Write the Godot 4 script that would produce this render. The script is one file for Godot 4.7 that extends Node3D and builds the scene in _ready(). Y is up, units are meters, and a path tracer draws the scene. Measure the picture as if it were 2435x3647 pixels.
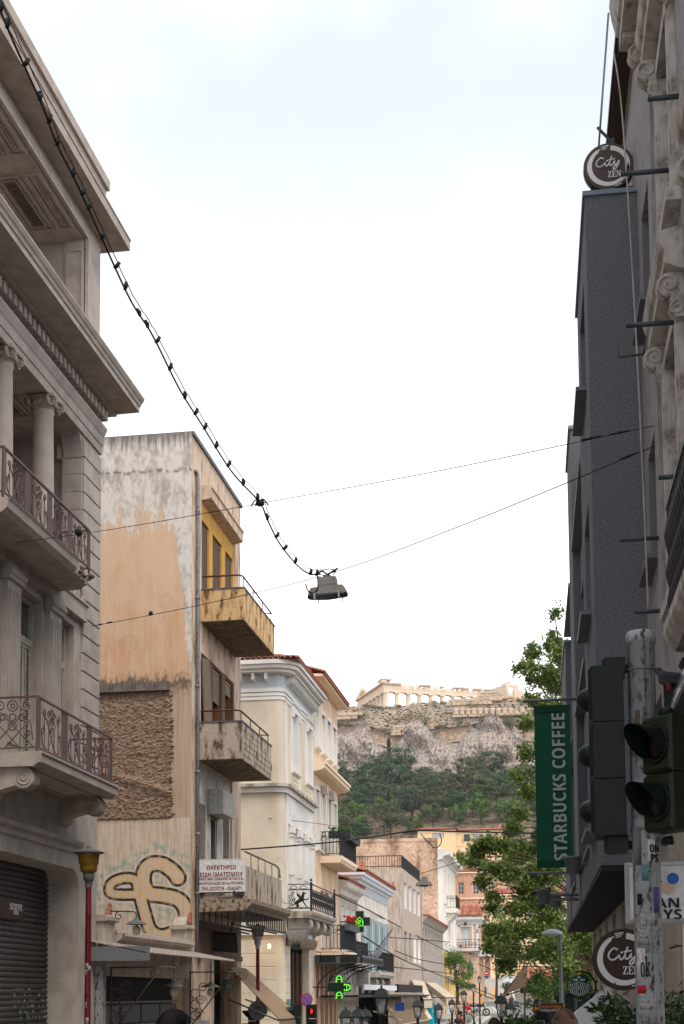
extends Node3D
# A street in an old town under an overcast sky, with a rock and ruins at its end.
# Frames: a building on the left has local x = distance down the street, y = height, z = towards the street.

var M := {}
var T := {}
var rng := RandomNumberGenerator.new()
var taken := {}
var off := {}
const XL := -10.3   # the plane of the facades on the left

func V(x, y, z) -> Vector3:
	return Vector3(x, y, z)

func S(smooth := false) -> SurfaceTool:
	var st := SurfaceTool.new()
	st.begin(Mesh.PRIMITIVE_TRIANGLES)
	st.set_smooth_group(0 if smooth else -1)
	return st

func numbered(nm: String) -> String:
	if not taken.has(nm):
		taken[nm] = 0
		return nm
	taken[nm] += 1
	return "%s_%03d" % [nm, taken[nm]]

func meta(o, label := "", category := "", group := "", kind := ""):
	if label: o.set_meta("label", label)
	if category: o.set_meta("category", category)
	if group: o.set_meta("group", group)
	if kind: o.set_meta("kind", kind)
	return o

func thing(nm: String, label: String, category: String, at := Vector3.ZERO, turn := 0.0, group := "", offset := Vector3.ZERO) -> Node3D:
	var o := Node3D.new()
	o.name = numbered(nm)
	add_child(o)
	o.position = at
	o.rotation.y = turn
	off[o] = offset
	meta(o, label, category, group)
	return o

func mesh_of(st: SurfaceTool, m: Material) -> ArrayMesh:
	st.generate_normals()
	var me := st.commit()
	if me.get_surface_count() > 0:
		me.surface_set_material(0, m)
	return me

func put(nm: String, me: Mesh, parent: Node, tr := Transform3D.IDENTITY) -> MeshInstance3D:
	var mi := MeshInstance3D.new()
	mi.mesh = me
	mi.transform = tr
	if parent == self:
		mi.name = numbered(nm)
		add_child(mi)
	else:
		mi.name = nm
		parent.add_child(mi, true)
		mi.position -= off.get(parent, Vector3.ZERO)
	return mi

func part(nm: String, st: SurfaceTool, m: Material, parent: Node, label := "") -> MeshInstance3D:
	var mi := put(nm, mesh_of(st, m), parent)
	if label: mi.set_meta("label", label)
	return mi

func single(nm: String, st: SurfaceTool, m: Material, label: String, category: String, group := "", at := Vector3.ZERO, turn := 0.0) -> MeshInstance3D:
	var mi := part(nm, st, m, self)
	mi.position = at
	mi.rotation.y = turn
	meta(mi, label, category, group)
	return mi

func struct(nm: String, st: SurfaceTool, m: Material) -> MeshInstance3D:
	var mi := part(nm, st, m, self)
	mi.set_meta("kind", "structure")
	return mi

func again(o: Node3D, at: Vector3, turn: float, label: String) -> Node3D:
	var c: Node3D = o.duplicate()
	var nm := String(o.name)
	var cut := nm.rfind("_")
	if cut > 0 and nm.substr(cut + 1).is_valid_int(): nm = nm.substr(0, cut)
	c.name = numbered(nm)
	add_child(c)
	c.position = at
	c.rotation.y = turn
	if label: c.set_meta("label", label)
	return c

func q(st: SurfaceTool, a: Vector3, b: Vector3, c: Vector3, d: Vector3):
	for p in [a, c, b, a, d, c]:
		st.add_vertex(p)

func t3(st: SurfaceTool, a: Vector3, b: Vector3, c: Vector3):
	st.add_vertex(a); st.add_vertex(c); st.add_vertex(b)

func bx(st: SurfaceTool, x0, x1, y0, y1, z0, z1):
	var a := V(x0, y0, z0); var b := V(x1, y0, z0); var c := V(x1, y1, z0); var d := V(x0, y1, z0)
	var e := V(x0, y0, z1); var f := V(x1, y0, z1); var g := V(x1, y1, z1); var h := V(x0, y1, z1)
	q(st, e, f, g, h); q(st, b, a, d, c); q(st, a, e, h, d); q(st, f, b, c, g); q(st, h, g, c, d); q(st, a, b, f, e)

func bev(st: SurfaceTool, x0, x1, y0, y1, z0, z1, r):   # a box whose front edges (z1) are bevelled
	bx(st, x0, x1, y0, y1, z0, z1 - r)
	var e := V(x0, y0, z1 - r); var f := V(x1, y0, z1 - r); var g := V(x1, y1, z1 - r); var h := V(x0, y1, z1 - r)
	var e2 := V(x0 + r, y0 + r, z1); var f2 := V(x1 - r, y0 + r, z1); var g2 := V(x1 - r, y1 - r, z1); var h2 := V(x0 + r, y1 - r, z1)
	q(st, e2, f2, g2, h2); q(st, e, f, f2, e2); q(st, f, g, g2, f2); q(st, g, h, h2, g2); q(st, h, e, e2, h2)

func bxt(st: SurfaceTool, tr: Transform3D, s: Vector3):
	var p := []
	for k in 8:
		p.append(tr * V(s.x * (0.5 if k & 1 else -0.5), s.y * (0.5 if k & 2 else -0.5), s.z * (0.5 if k & 4 else -0.5)))
	for f in [[4, 5, 7, 6], [1, 0, 2, 3], [0, 4, 6, 2], [5, 1, 3, 7], [6, 7, 3, 2], [0, 1, 5, 4]]:
		q(st, p[f[0]], p[f[1]], p[f[2]], p[f[3]])

func bar(st: SurfaceTool, a: Vector3, b: Vector3, w: float, h := 0.0):
	if h == 0.0: h = w
	var d := (b - a)
	if d.length() < 1e-5: return
	var up := Vector3.UP if absf(d.normalized().y) < 0.95 else Vector3.BACK
	var x := d.normalized()
	var z := x.cross(up).normalized()
	var y := z.cross(x)
	bxt(st, Transform3D(Basis(x, y, z), (a + b) / 2), V(d.length(), h, w))

func tube(st: SurfaceTool, pts: Array, r, seg := 6, r2 := -1.0):
	var rings := []
	var n := pts.size()
	var side := Vector3.ZERO
	for i in n:
		var d: Vector3 = (pts[mini(i + 1, n - 1)] - pts[maxi(i - 1, 0)]).normalized()
		if side == Vector3.ZERO:
			side = d.cross(Vector3.UP if absf(d.y) < 0.9 else Vector3.RIGHT).normalized()
		else:
			side = (side - d * side.dot(d)).normalized()
		var u := d.cross(side)
		var rr: float = r if r2 < 0 else lerpf(r, r2, float(i) / (n - 1))
		var ring := []
		for k in seg:
			var a := TAU * k / seg
			ring.append(pts[i] + (side * cos(a) + u * sin(a)) * rr)
		rings.append(ring)
	for i in n - 1:
		for k in seg:
			var k2 := (k + 1) % seg
			q(st, rings[i][k], rings[i + 1][k], rings[i + 1][k2], rings[i][k2])
	for k in range(1, seg - 1):
		t3(st, rings[0][0], rings[0][k], rings[0][k + 1])
		t3(st, rings[n - 1][0], rings[n - 1][k + 1], rings[n - 1][k])

func lathe(st: SurfaceTool, prof: Array, seg := 12, at := Vector3.ZERO, a0 := 0.0, sweep := TAU):
	for i in prof.size() - 1:
		for k in seg:
			var a := a0 + sweep * k / seg
			var b := a0 + sweep * (k + 1) / seg
			var p: Vector2 = prof[i]
			var s: Vector2 = prof[i + 1]
			var p1 := at + V(p.x * cos(a), p.y, -p.x * sin(a)); var p2 := at + V(p.x * cos(b), p.y, -p.x * sin(b))
			var s1 := at + V(s.x * cos(a), s.y, -s.x * sin(a)); var s2 := at + V(s.x * cos(b), s.y, -s.x * sin(b))
			if p.x < 1e-4: t3(st, p1, s2, s1)
			elif s.x < 1e-4: t3(st, p1, p2, s1)
			else: q(st, p1, p2, s2, s1)

func ball(st: SurfaceTool, c: Vector3, r: Vector3, seg := 8, rows := 6):
	for i in rows:
		var a := PI * i / rows - PI / 2
		var b := PI * (i + 1) / rows - PI / 2
		for k in seg:
			var s := TAU * k / seg
			var e := TAU * (k + 1) / seg
			var p := [V(cos(a) * cos(s), sin(a), -cos(a) * sin(s)), V(cos(a) * cos(e), sin(a), -cos(a) * sin(e)), V(cos(b) * cos(e), sin(b), -cos(b) * sin(e)), V(cos(b) * cos(s), sin(b), -cos(b) * sin(s))]
			if i == 0: t3(st, c + p[0] * r, c + p[2] * r, c + p[3] * r)
			elif i == rows - 1: t3(st, c + p[0] * r, c + p[1] * r, c + p[2] * r)
			else: q(st, c + p[0] * r, c + p[1] * r, c + p[2] * r, c + p[3] * r)

func prism(st: SurfaceTool, poly: Array, z0: float, z1: float, tr := Transform3D.IDENTITY):
	var pp := PackedVector2Array(poly)
	if Geometry2D.is_polygon_clockwise(pp): pp.reverse()
	var ix := Geometry2D.triangulate_polygon(pp)
	for i in range(0, ix.size(), 3):
		var a := pp[ix[i]]; var b := pp[ix[i + 1]]; var c := pp[ix[i + 2]]
		if (b - a).cross(c - a) < 0:
			var w := b; b = c; c = w
		t3(st, tr * V(a.x, a.y, z1), tr * V(b.x, b.y, z1), tr * V(c.x, c.y, z1))
		t3(st, tr * V(a.x, a.y, z0), tr * V(c.x, c.y, z0), tr * V(b.x, b.y, z0))
	for i in pp.size():
		var a := pp[i]; var b := pp[(i + 1) % pp.size()]
		q(st, tr * V(a.x, a.y, z0), tr * V(b.x, b.y, z0), tr * V(b.x, b.y, z1), tr * V(a.x, a.y, z1))

func along(st: SurfaceTool, prof: Array, x0: float, x1: float):
	prism(st, prof, -x1, -x0, Transform3D(Basis(V(0, 0, 1), V(0, 1, 0), V(-1, 0, 0)), Vector3.ZERO))

func wall(st: SurfaceTool, x0, x1, y0, y1, z1, th, holes := []):
	var xs := [x0, x1]; var ys := [y0, y1]
	for h in holes:
		for k in [0, 1]:
			if h[k] > x0 and h[k] < x1 and not xs.has(h[k]): xs.append(h[k])
			if h[k + 2] > y0 and h[k + 2] < y1 and not ys.has(h[k + 2]): ys.append(h[k + 2])
	xs.sort(); ys.sort()
	var z0 = z1 - th
	var solid := func(i, j):
		if i < 0 or j < 0 or i >= xs.size() - 1 or j >= ys.size() - 1: return false
		var c := Vector2((xs[i] + xs[i + 1]) / 2.0, (ys[j] + ys[j + 1]) / 2.0)
		for h in holes:
			if c.x > h[0] and c.x < h[1] and c.y > h[2] and c.y < h[3]: return false
		return true
	for i in xs.size() - 1:
		for j in ys.size() - 1:
			if not solid.call(i, j): continue
			var a = xs[i]; var b = xs[i + 1]; var c = ys[j]; var d = ys[j + 1]
			q(st, V(a, c, z1), V(b, c, z1), V(b, d, z1), V(a, d, z1))
			q(st, V(b, c, z0), V(a, c, z0), V(a, d, z0), V(b, d, z0))
			if not solid.call(i - 1, j): q(st, V(a, c, z0), V(a, c, z1), V(a, d, z1), V(a, d, z0))
			if not solid.call(i + 1, j): q(st, V(b, c, z1), V(b, c, z0), V(b, d, z0), V(b, d, z1))
			if not solid.call(i, j - 1): q(st, V(a, c, z0), V(b, c, z0), V(b, c, z1), V(a, c, z1))
			if not solid.call(i, j + 1): q(st, V(a, d, z1), V(b, d, z1), V(b, d, z0), V(a, d, z0))

func spiral(c: Vector3, r0: float, r1: float, a0: float, a1: float, n := 14, ux := Vector3.RIGHT, uy := Vector3.UP) -> Array:
	var out := []
	for i in n + 1:
		var t := float(i) / n
		var a := lerpf(a0, a1, t)
		var r := lerpf(r0, r1, t)
		out.append(c + ux * cos(a) * r + uy * sin(a) * r)
	return out

func smooth(pts: Array, per := 5) -> Array:
	var out := []
	var n := pts.size()
	for i in n - 1:
		for k in per:
			var t := float(k) / per
			out.append(pts[i].cubic_interpolate(pts[i + 1], pts[maxi(i - 1, 0)], pts[mini(i + 2, n - 1)], t))
	out.append(pts[n - 1])
	return out

func ring_outline(c: Vector2, r: float, n := 24, a0 := 0.0, a1 := TAU) -> Array:
	var out := []
	for i in n:
		var a := lerpf(a0, a1, float(i) / (n if a1 - a0 > 6.28 else n - 1))
		out.append(c + Vector2(cos(a), sin(a)) * r)
	return out

func words(nm: String, what: String, height: float, m: Material, parent: Node, at: Vector3, font := "Droid Sans", bold := true, width := 0.0, depth := 0.006, align := HORIZONTAL_ALIGNMENT_CENTER) -> MeshInstance3D:
	var f := SystemFont.new()
	f.font_names = PackedStringArray([font])
	if bold: f.font_weight = 700
	var tm := TextMesh.new()
	tm.text = what
	tm.font = f
	tm.font_size = 64
	tm.pixel_size = height / 46.0
	tm.depth = depth
	tm.curve_step = 2.0
	tm.horizontal_alignment = align
	tm.material = m
	var mi := put(nm, tm, parent)
	mi.position += at
	if width > 0.0:
		var w := tm.get_aabb().size.x
		if w > 0.01: mi.scale = V(width / w, 1, 1)
	return mi

func noise_tex(nm: String, freq: float, oct: int, lo: Color, hi: Color, normal := 0.0, type := FastNoiseLite.TYPE_SIMPLEX_SMOOTH, size := 512, stops := []):
	var n := FastNoiseLite.new()
	n.seed = nm.hash() % 1000
	n.noise_type = type
	n.frequency = freq
	n.fractal_octaves = oct
	n.fractal_gain = 0.55
	var t := NoiseTexture2D.new()
	t.width = size; t.height = size
	t.seamless = true
	t.noise = n
	if normal > 0.0:
		t.as_normal_map = true
		t.bump_strength = normal
	else:
		var g := Gradient.new()
		if stops.is_empty():
			g.offsets = PackedFloat32Array([0.25, 0.75]); g.colors = PackedColorArray([lo, hi])
		else:
			var o := PackedFloat32Array(); var c := PackedColorArray()
			for s in stops:
				o.append(s[0]); c.append(s[1])
			g.offsets = o; g.colors = c
		t.color_ramp = g
	T[nm] = t

func mat(nm: String, c: Color, rough := 0.9, tex := "", scale := Vector3.ONE, bump := "", bscale := 1.0, metal := 0.0) -> StandardMaterial3D:
	var m := StandardMaterial3D.new()
	m.resource_name = nm
	m.albedo_color = c.linear_to_srgb()
	m.roughness = rough
	m.metallic = metal
	if metal < 0.5: m.metallic_specular = 0.35
	if tex or bump:
		m.uv1_triplanar = true
		m.uv1_world_triplanar = true
		m.uv1_scale = scale
		if tex: m.albedo_texture = T[tex]
		if bump:
			m.normal_enabled = true
			m.normal_texture = T[bump]
			m.normal_scale = bscale
	m.cull_mode = BaseMaterial3D.CULL_DISABLED
	M[nm] = m
	return m

func grey(x: float) -> Color:
	return Color(x, x, x)

func body(st: SurfaceTool, bones: Array, cell: float, blend := 0.03):
	var lo := V(1e9, 1e9, 1e9); var hi := -lo
	for b in bones:
		var r: float = maxf(b[2], b[3]) + cell * 2
		for k in [0, 1]:
			lo = lo.min(b[k] - V(r, r, r)); hi = hi.max(b[k] + V(r, r, r))
	var n := Vector3i(((hi - lo) / cell).ceil()) + Vector3i.ONE
	var f := PackedFloat32Array(); f.resize(n.x * n.y * n.z); f.fill(1.0)
	var near := PackedFloat32Array(); near.resize(f.size()); near.fill(9.0)
	var who := PackedByteArray(); who.resize(f.size())
	for bi in bones.size():
		var b: Array = bones[bi]
		var ba: Vector3 = b[0]; var d: Vector3 = b[1] - ba
		var dd := maxf(d.length_squared(), 1e-8)
		var r: float = maxf(b[2], b[3]) + cell * 2.5 + blend
		var i0 := Vector3i(((ba.min(b[1]) - V(r, r, r) - lo) / cell).floor()).clamp(Vector3i.ZERO, n - Vector3i.ONE)
		var i1 := Vector3i(((ba.max(b[1]) + V(r, r, r) - lo) / cell).ceil()).clamp(Vector3i.ZERO, n - Vector3i.ONE)
		for z in range(i0.z, i1.z + 1):
			for y in range(i0.y, i1.y + 1):
				for x in range(i0.x, i1.x + 1):
					var p := lo + V(x, y, z) * cell
					var t := clampf((p - ba).dot(d) / dd, 0, 1)
					var s: float = (p - ba - d * t).length() - lerpf(b[2], b[3], t)
					var at := (z * n.y + y) * n.x + x
					if s < near[at]:
						near[at] = s; who[at] = bi
					var o := f[at]
					var h := maxf(blend - absf(o - s), 0.0) / blend
					f[at] = minf(o, s) - h * h * blend * 0.25
	var vert := {}
	var step := [1, n.x, n.x * n.y]
	for z in n.z - 1:
		for y in n.y - 1:
			for x in n.x - 1:
				var at := (z * n.y + y) * n.x + x
				var sum := Vector3.ZERO; var cnt := 0
				var c := []
				var neg := 0
				for k in 8:
					var w := f[at + (k & 1) + ((k >> 1) & 1) * step[1] + (k >> 2) * step[2]]
					c.append(w)
					if w < 0: neg += 1
				if neg == 0 or neg == 8: continue
				for e in [[0, 1], [2, 3], [4, 5], [6, 7], [0, 2], [1, 3], [4, 6], [5, 7], [0, 4], [1, 5], [2, 6], [3, 7]]:
					var u: float = c[e[0]]; var w: float = c[e[1]]
					if (u < 0) != (w < 0):
						var t := u / (u - w)
						var p0 := V(e[0] & 1, (e[0] >> 1) & 1, e[0] >> 2); var p1 := V(e[1] & 1, (e[1] >> 1) & 1, e[1] >> 2)
						sum += p0.lerp(p1, t); cnt += 1
				vert[at] = [lo + (V(x, y, z) + sum / cnt) * cell, bones[who[at]][4]]
	for at in vert:
		var x: int = at % n.x; var y: int = (at / n.x) % n.y; var z: int = at / step[2]
		var a0 := f[at]
		for ax in 3:
			if f[at + step[ax]] < 0 == (a0 < 0): continue
			var u: int = step[(ax + 1) % 3]; var w: int = step[(ax + 2) % 3]
			var ids := [at, at - u, at - u - w, at - w]
			if not (vert.has(ids[1]) and vert.has(ids[2]) and vert.has(ids[3])): continue
			if a0 >= 0: ids.reverse()
			for k in [0, 2, 1, 0, 3, 2]:
				st.set_color(vert[ids[k]][1])
				st.add_vertex(vert[ids[k]][0])

const GD := [[-60, 0], [0, 0], [20, 0], [40, -1.3], [66, -1.3], [85, -0.9], [100, -0.5], [115, -0.35], [139, -0.05], [150, 0.4], [165, 1.05], [176, 1.6], [187, 2.6], [215, 4.2], [240, 5.9], [262, 8], [290, 20], [330, 33], [345, 40], [400, 58], [430, 70], [445, 72], [700, 60], [1100, 0]]
var hill_noise := FastNoiseLite.new()

func gy(x: float, d: float) -> float:
	var y := 0.0
	for i in GD.size() - 1:
		if d <= GD[i + 1][0]:
			y = lerpf(GD[i][1], GD[i + 1][1], clampf((d - GD[i][0]) / float(GD[i + 1][0] - GD[i][0]), 0, 1))
			break
	var k := smoothstep(262, 300, d)
	return y + k * (hill_noise.get_noise_2d(x * 1.5, d * 1.5) * 3.0)

func strip(st: SurfaceTool, x0: float, x1: float, d0: float, d1: float, dy: float, thick := 0.0, step := 3.0, x0b := NAN, x1b := NAN):
	if is_nan(x0b): x0b = x0
	if is_nan(x1b): x1b = x1
	var n := int(ceil((d1 - d0) / step))
	for i in n:
		var a := lerpf(d0, d1, float(i) / n); var b := lerpf(d0, d1, float(i + 1) / n)
		var s := float(i) / n; var e := float(i + 1) / n
		var xa0 := lerpf(x0, x0b, s); var xa1 := lerpf(x1, x1b, s); var xb0 := lerpf(x0, x0b, e); var xb1 := lerpf(x1, x1b, e)
		var ya := gy(0, a) + dy; var yb := gy(0, b) + dy
		q(st, V(xa0, ya, -a), V(xa1, ya, -a), V(xb1, yb, -b), V(xb0, yb, -b))
		if thick > 0:
			q(st, V(xa1, ya - thick, -a), V(xb1, yb - thick, -b), V(xb1, yb, -b), V(xa1, ya, -a))
			q(st, V(xb0, yb - thick, -b), V(xa0, ya - thick, -a), V(xa0, ya, -a), V(xb0, yb, -b))
			if i == 0: q(st, V(xa0, ya - thick, -a), V(xa1, ya - thick, -a), V(xa1, ya, -a), V(xa0, ya, -a))

func setting():
	var cam := Camera3D.new()
	cam.name = "camera"
	add_child(cam)
	cam.position = V(0, 1.7, 0)
	cam.rotation = Vector3(deg_to_rad(5.0), deg_to_rad(8.8258), deg_to_rad(-0.42))
	cam.projection = Camera3D.PROJECTION_FRUSTUM
	cam.near = 0.1
	cam.far = 2500
	cam.size = 2 * 0.3647 * 0.1
	cam.frustum_offset = Vector2(0, 0.25696 * 0.1)
	cam.current = true
	var we := WorldEnvironment.new()
	we.name = "world_environment"
	var env := Environment.new()
	env.background_mode = Environment.BG_SKY
	var sky := Sky.new()
	sky.sky_material = overcast()
	env.sky = sky
	env.tonemap_mode = Environment.TONE_MAPPER_LINEAR
	env.tonemap_exposure = 1.72
	env.background_energy_multiplier = 1.0
	env.fog_enabled = true
	env.fog_density = 0.0001
	env.fog_light_color = Color(0.93, 0.95, 1.0)
	env.sdfgi_enabled = true
	env.ssao_enabled = true
	env.ssil_enabled = true
	we.environment = env
	add_child(we)
	var sun := DirectionalLight3D.new()
	sun.name = "sun"
	sun.light_energy = 0.5
	sun.light_color = Color(1.0, 0.955, 0.89)
	sun.light_angular_distance = 28
	sun.shadow_enabled = true
	add_child(sun)
	sun.look_at_from_position(Vector3.ZERO, V(-0.42, -1.0, -0.55))

func overcast() -> PanoramaSkyMaterial:
	var w := 512
	var h := 256
	var n := FastNoiseLite.new()
	n.seed = 11; n.frequency = 1.6; n.fractal_octaves = 5
	var im := Image.create(w, h, false, Image.FORMAT_RGBF)
	for j in h:
		var el := PI / 2 - PI * (j + 0.5) / h
		for i in w:
			var az := TAU * (i + 0.5) / w
			var d := V(cos(el) * cos(az), sin(el), cos(el) * sin(az))
			var p := d / maxf(absf(d.y) * 0.8 + 0.35, 0.3)
			var c := clampf(0.5 + n.get_noise_3d(p.x * 1.3, p.y, p.z * 1.3) * 0.9, 0, 1)
			var up := clampf(sin(el), 0, 1)
			var white := lerpf(1.5, 1.05, smoothstep(0.05, 0.5, up))
			var blue := Color(0.50, 0.54, 0.58)
			var cloud := Color(1.02, 1.03, 1.05) * white
			var k := 1.0 - smoothstep(0.16, 0.60, up) * (1.0 - smoothstep(0.45, 1.0, c) * 0.35)
			var col := blue.lerp(cloud, k)
			if el < 0: col = Color(0.5, 0.48, 0.46)
			im.set_pixel(i, j, col)
	var m := PanoramaSkyMaterial.new()
	m.panorama = ImageTexture.create_from_image(im)
	m.energy_multiplier = 1.0
	return m

func materials():
	noise_tex("mottle", 0.012, 5, Color(0.90, 0.895, 0.89), Color(1, 1, 1))
	noise_tex("dirty", 0.008, 6, Color(0.45, 0.42, 0.40), Color(1, 1, 1), 0.0, FastNoiseLite.TYPE_SIMPLEX_SMOOTH, 512, [[0.15, Color(0.66, 0.63, 0.60)], [0.40, Color(0.90, 0.885, 0.87)], [0.75, Color(1, 1, 1)]])
	noise_tex("streak", 0.03, 4, Color(0.84, 0.825, 0.81), Color(1, 1, 1))
	noise_tex("rust", 0.02, 5, Color.BLACK, Color.WHITE, 0.0, FastNoiseLite.TYPE_SIMPLEX_SMOOTH, 512, [[0.22, Color(0.30, 0.17, 0.10)], [0.29, Color(0.62, 0.5, 0.42)], [0.34, Color(1, 1, 1)]])
	noise_tex("grain_n", 0.09, 3, Color.BLACK, Color.WHITE, 2.0)
	noise_tex("stucco_n", 0.05, 3, Color.BLACK, Color.WHITE, 6.0)
	noise_tex("rough_n", 0.02, 6, Color.BLACK, Color.WHITE, 10.0)
	noise_tex("rock", 0.02, 6, Color.BLACK, Color.WHITE, 0.0, FastNoiseLite.TYPE_SIMPLEX_SMOOTH, 512, [[0.2, Color(0.40, 0.36, 0.33)], [0.45, Color(0.78, 0.72, 0.68)], [0.6, Color(0.9, 0.86, 0.83)], [0.85, Color(1, 0.97, 0.93)]])
	noise_tex("masonry", 0.035, 3, Color.BLACK, Color.WHITE, 0.0, FastNoiseLite.TYPE_CELLULAR, 512, [[0.05, Color(0.30, 0.27, 0.24)], [0.16, Color(0.72, 0.66, 0.60)], [0.5, Color(0.92, 0.85, 0.77)], [0.9, Color(1, 0.96, 0.9)]])
	noise_tex("wear", 0.01, 5, Color.BLACK, Color.WHITE, 0.0, FastNoiseLite.TYPE_SIMPLEX_SMOOTH, 512, [[0.27, Color(0.55, 0.51, 0.47)], [0.36, Color(0.84, 0.82, 0.79)], [0.55, Color(1, 1, 1)]])
	mat("b1", Color(0.43, 0.375, 0.345), 0.9, "mottle", V(0.25, 0.2, 0.25), "grain_n", 0.2)
	mat("b1_dark", Color(0.12, 0.09, 0.085), 0.9, "mottle", V(0.5, 0.5, 0.5))
	mat("b1_stone", Color(0.42, 0.36, 0.325), 0.9, "mottle", V(0.3, 0.25, 0.3), "grain_n", 0.25)
	mat("b1_wood", Color(0.44, 0.41, 0.36), 0.7, "mottle", V(1, 1, 1))
	mat("iron_mauve", Color(0.12, 0.075, 0.08), 0.6)
	mat("iron_black", Color(0.022, 0.022, 0.025), 0.55)
	mat("iron_grey", Color(0.10, 0.11, 0.125), 0.5)
	mat("ochre", Color(0.60, 0.39, 0.245), 0.95, "dirty", V(0.35, 0.12, 0.35), "grain_n", 0.3)
	mat("ochre_pale", Color(0.64, 0.50, 0.40), 0.95, "dirty", V(0.5, 0.15, 0.5), "grain_n", 0.3)
	mat("yellow", Color(0.60, 0.335, 0.085), 0.9, "mottle", V(0.7, 0.2, 0.7))
	mat("yellow_dirt", Color(0.60, 0.40, 0.21), 0.95, "wear", V(0.5, 0.2, 0.5), "grain_n", 0.5)
	mat("concrete_dirt", Color(0.44, 0.37, 0.31), 0.95, "wear", V(0.45, 0.18, 0.45), "grain_n", 0.6)
	mat("soffit_brown", Color(0.20, 0.145, 0.10), 0.95, "dirty", V(0.6, 0.6, 0.6))
	mat("white_wall", Color(0.55, 0.53, 0.51), 0.9, "dirty", V(0.5, 0.2, 0.5))
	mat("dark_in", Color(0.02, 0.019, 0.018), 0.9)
	mat("brown_in", Color(0.16, 0.11, 0.075), 0.85, "streak", V(1.2, 0.2, 1.2))
	mat("roll_brown", Color(0.17, 0.115, 0.09), 0.7)
	mat("wood_orange", Color(0.28, 0.12, 0.04), 0.6)
	mat("cream", Color(0.70, 0.625, 0.51), 0.92, "mottle", V(0.06, 0.03, 0.06), "grain_n", 0.15)
	mat("trim_white", Color(0.75, 0.735, 0.72), 0.85, "mottle", V(0.05, 0.05, 0.05))
	mat("trim_stained", Color(0.50, 0.46, 0.41), 0.9, "dirty", V(0.5, 0.2, 0.5))
	mat("frieze_blue", Color(0.49, 0.525, 0.57), 0.85)
	mat("pane_grey", Color(0.52, 0.53, 0.56), 0.4)
	mat("glass", Color(0.06, 0.08, 0.09), 0.06)
	M.glass.metallic_specular = 0.7
	mat("tile", Color(0.40, 0.14, 0.085), 0.85, "dirty", V(2, 2, 2))
	mat("tile2", Color(0.48, 0.20, 0.13), 0.85, "mottle", V(2, 2, 2))
	mat("tile3", Color(0.30, 0.115, 0.08), 0.85)
	mat("peach", Color(0.76, 0.56, 0.40), 0.9, "mottle", V(0.2, 0.1, 0.2))
	mat("peach_trim", Color(0.78, 0.62, 0.46), 0.9)
	mat("shutter_dark", Color(0.045, 0.05, 0.062), 0.6)
	mat("shutter_blue", Color(0.30, 0.43, 0.50), 0.6)
	mat("offwhite", Color(0.74, 0.68, 0.62), 0.9, "mottle", V(0.2, 0.1, 0.2))
	mat("bluish_white", Color(0.70, 0.73, 0.78), 0.85)
	mat("b7", Color(0.56, 0.47, 0.40), 0.92, "streak", V(0.35, 0.05, 0.35))
	mat("b8", Color(0.64, 0.44, 0.33), 0.95, "dirty", V(0.12, 0.06, 0.12), "stucco_n", 0.6)
	mat("b9", Color(0.47, 0.42, 0.38), 0.92, "streak", V(0.3, 0.06, 0.3))
	mat("b10", Color(0.78, 0.74, 0.68), 0.9)
	mat("b10_yellow", Color(0.72, 0.52, 0.24), 0.9)
	mat("salmon", Color(0.72, 0.48, 0.34), 0.9, "mottle", V(0.2, 0.1, 0.2))
	mat("salmon_deep", Color(0.60, 0.36, 0.26), 0.9, "mottle", V(0.2, 0.1, 0.2))
	mat("house_yellow", Color(0.82, 0.58, 0.34), 0.9)
	mat("beige_far", Color(0.56, 0.42, 0.31), 0.9, "dirty", V(0.1, 0.1, 0.1))
	mat("window_blue", Color(0.05, 0.075, 0.11), 0.25)
	mat("maroon", Color(0.10, 0.03, 0.028), 0.6)
	mat("tower", Color(0.185, 0.192, 0.225), 0.95, "streak", V(1, 1, 1), "stucco_n", 0.5)
	M.tower.uv1_scale = V(1.6, 1.6, 1.6)
	mat("tower_cap", Color(0.20, 0.25, 0.30), 0.45)
	mat("r_grey", Color(0.38, 0.37, 0.39), 0.9, "streak", V(0.6, 0.12, 0.6), "grain_n", 0.3)
	mat("r_trim", Color(0.56, 0.53, 0.51), 0.9, "dirty", V(0.9, 0.6, 0.9), "grain_n", 0.4)
	mat("r_stone", Color(0.40, 0.36, 0.32), 0.8, "mottle", V(0.3, 0.3, 0.3))
	mat("brown_wood", Color(0.07, 0.038, 0.026), 0.8)
	mat("steel_dark", Color(0.07, 0.085, 0.10), 0.5, "", V(1, 1, 1), "", 1.0, 0.4)
	mat("steel_grey", Color(0.16, 0.165, 0.175), 0.5)
	mat("pole_paint", Color(0.44, 0.475, 0.51), 0.7, "rust", V(2.2, 0.9, 2.2), "grain_n", 0.3)
	mat("signal_green", Color(0.008, 0.016, 0.013), 0.5, "mottle", V(2, 1, 2))
	mat("signal_olive", Color(0.022, 0.032, 0.015), 0.55, "mottle", V(2, 1, 2))
	mat("black", Color(0.012, 0.012, 0.013), 0.6)
	mat("lens_red", Color(0.006, 0.002, 0.002), 0.3)
	mat("lens_dark", Color(0.010, 0.014, 0.012), 0.3)
	mat("banner_green", Color(0.008, 0.085, 0.045), 0.8)
	mat("sign_green", Color(0.0, 0.09, 0.045), 0.5)
	mat("letter_grey", Color(0.45, 0.46, 0.48), 0.8)
	mat("sign_brown", Color(0.085, 0.062, 0.053), 0.55)
	mat("sign_dark_brown", Color(0.05, 0.03, 0.023), 0.55)
	mat("paper", Color(0.74, 0.74, 0.77), 0.75, "mottle", V(1, 1, 1))
	mat("white", Color(0.78, 0.78, 0.80), 0.7)
	mat("letter_red", Color(0.19, 0.012, 0.014), 0.6)
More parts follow.
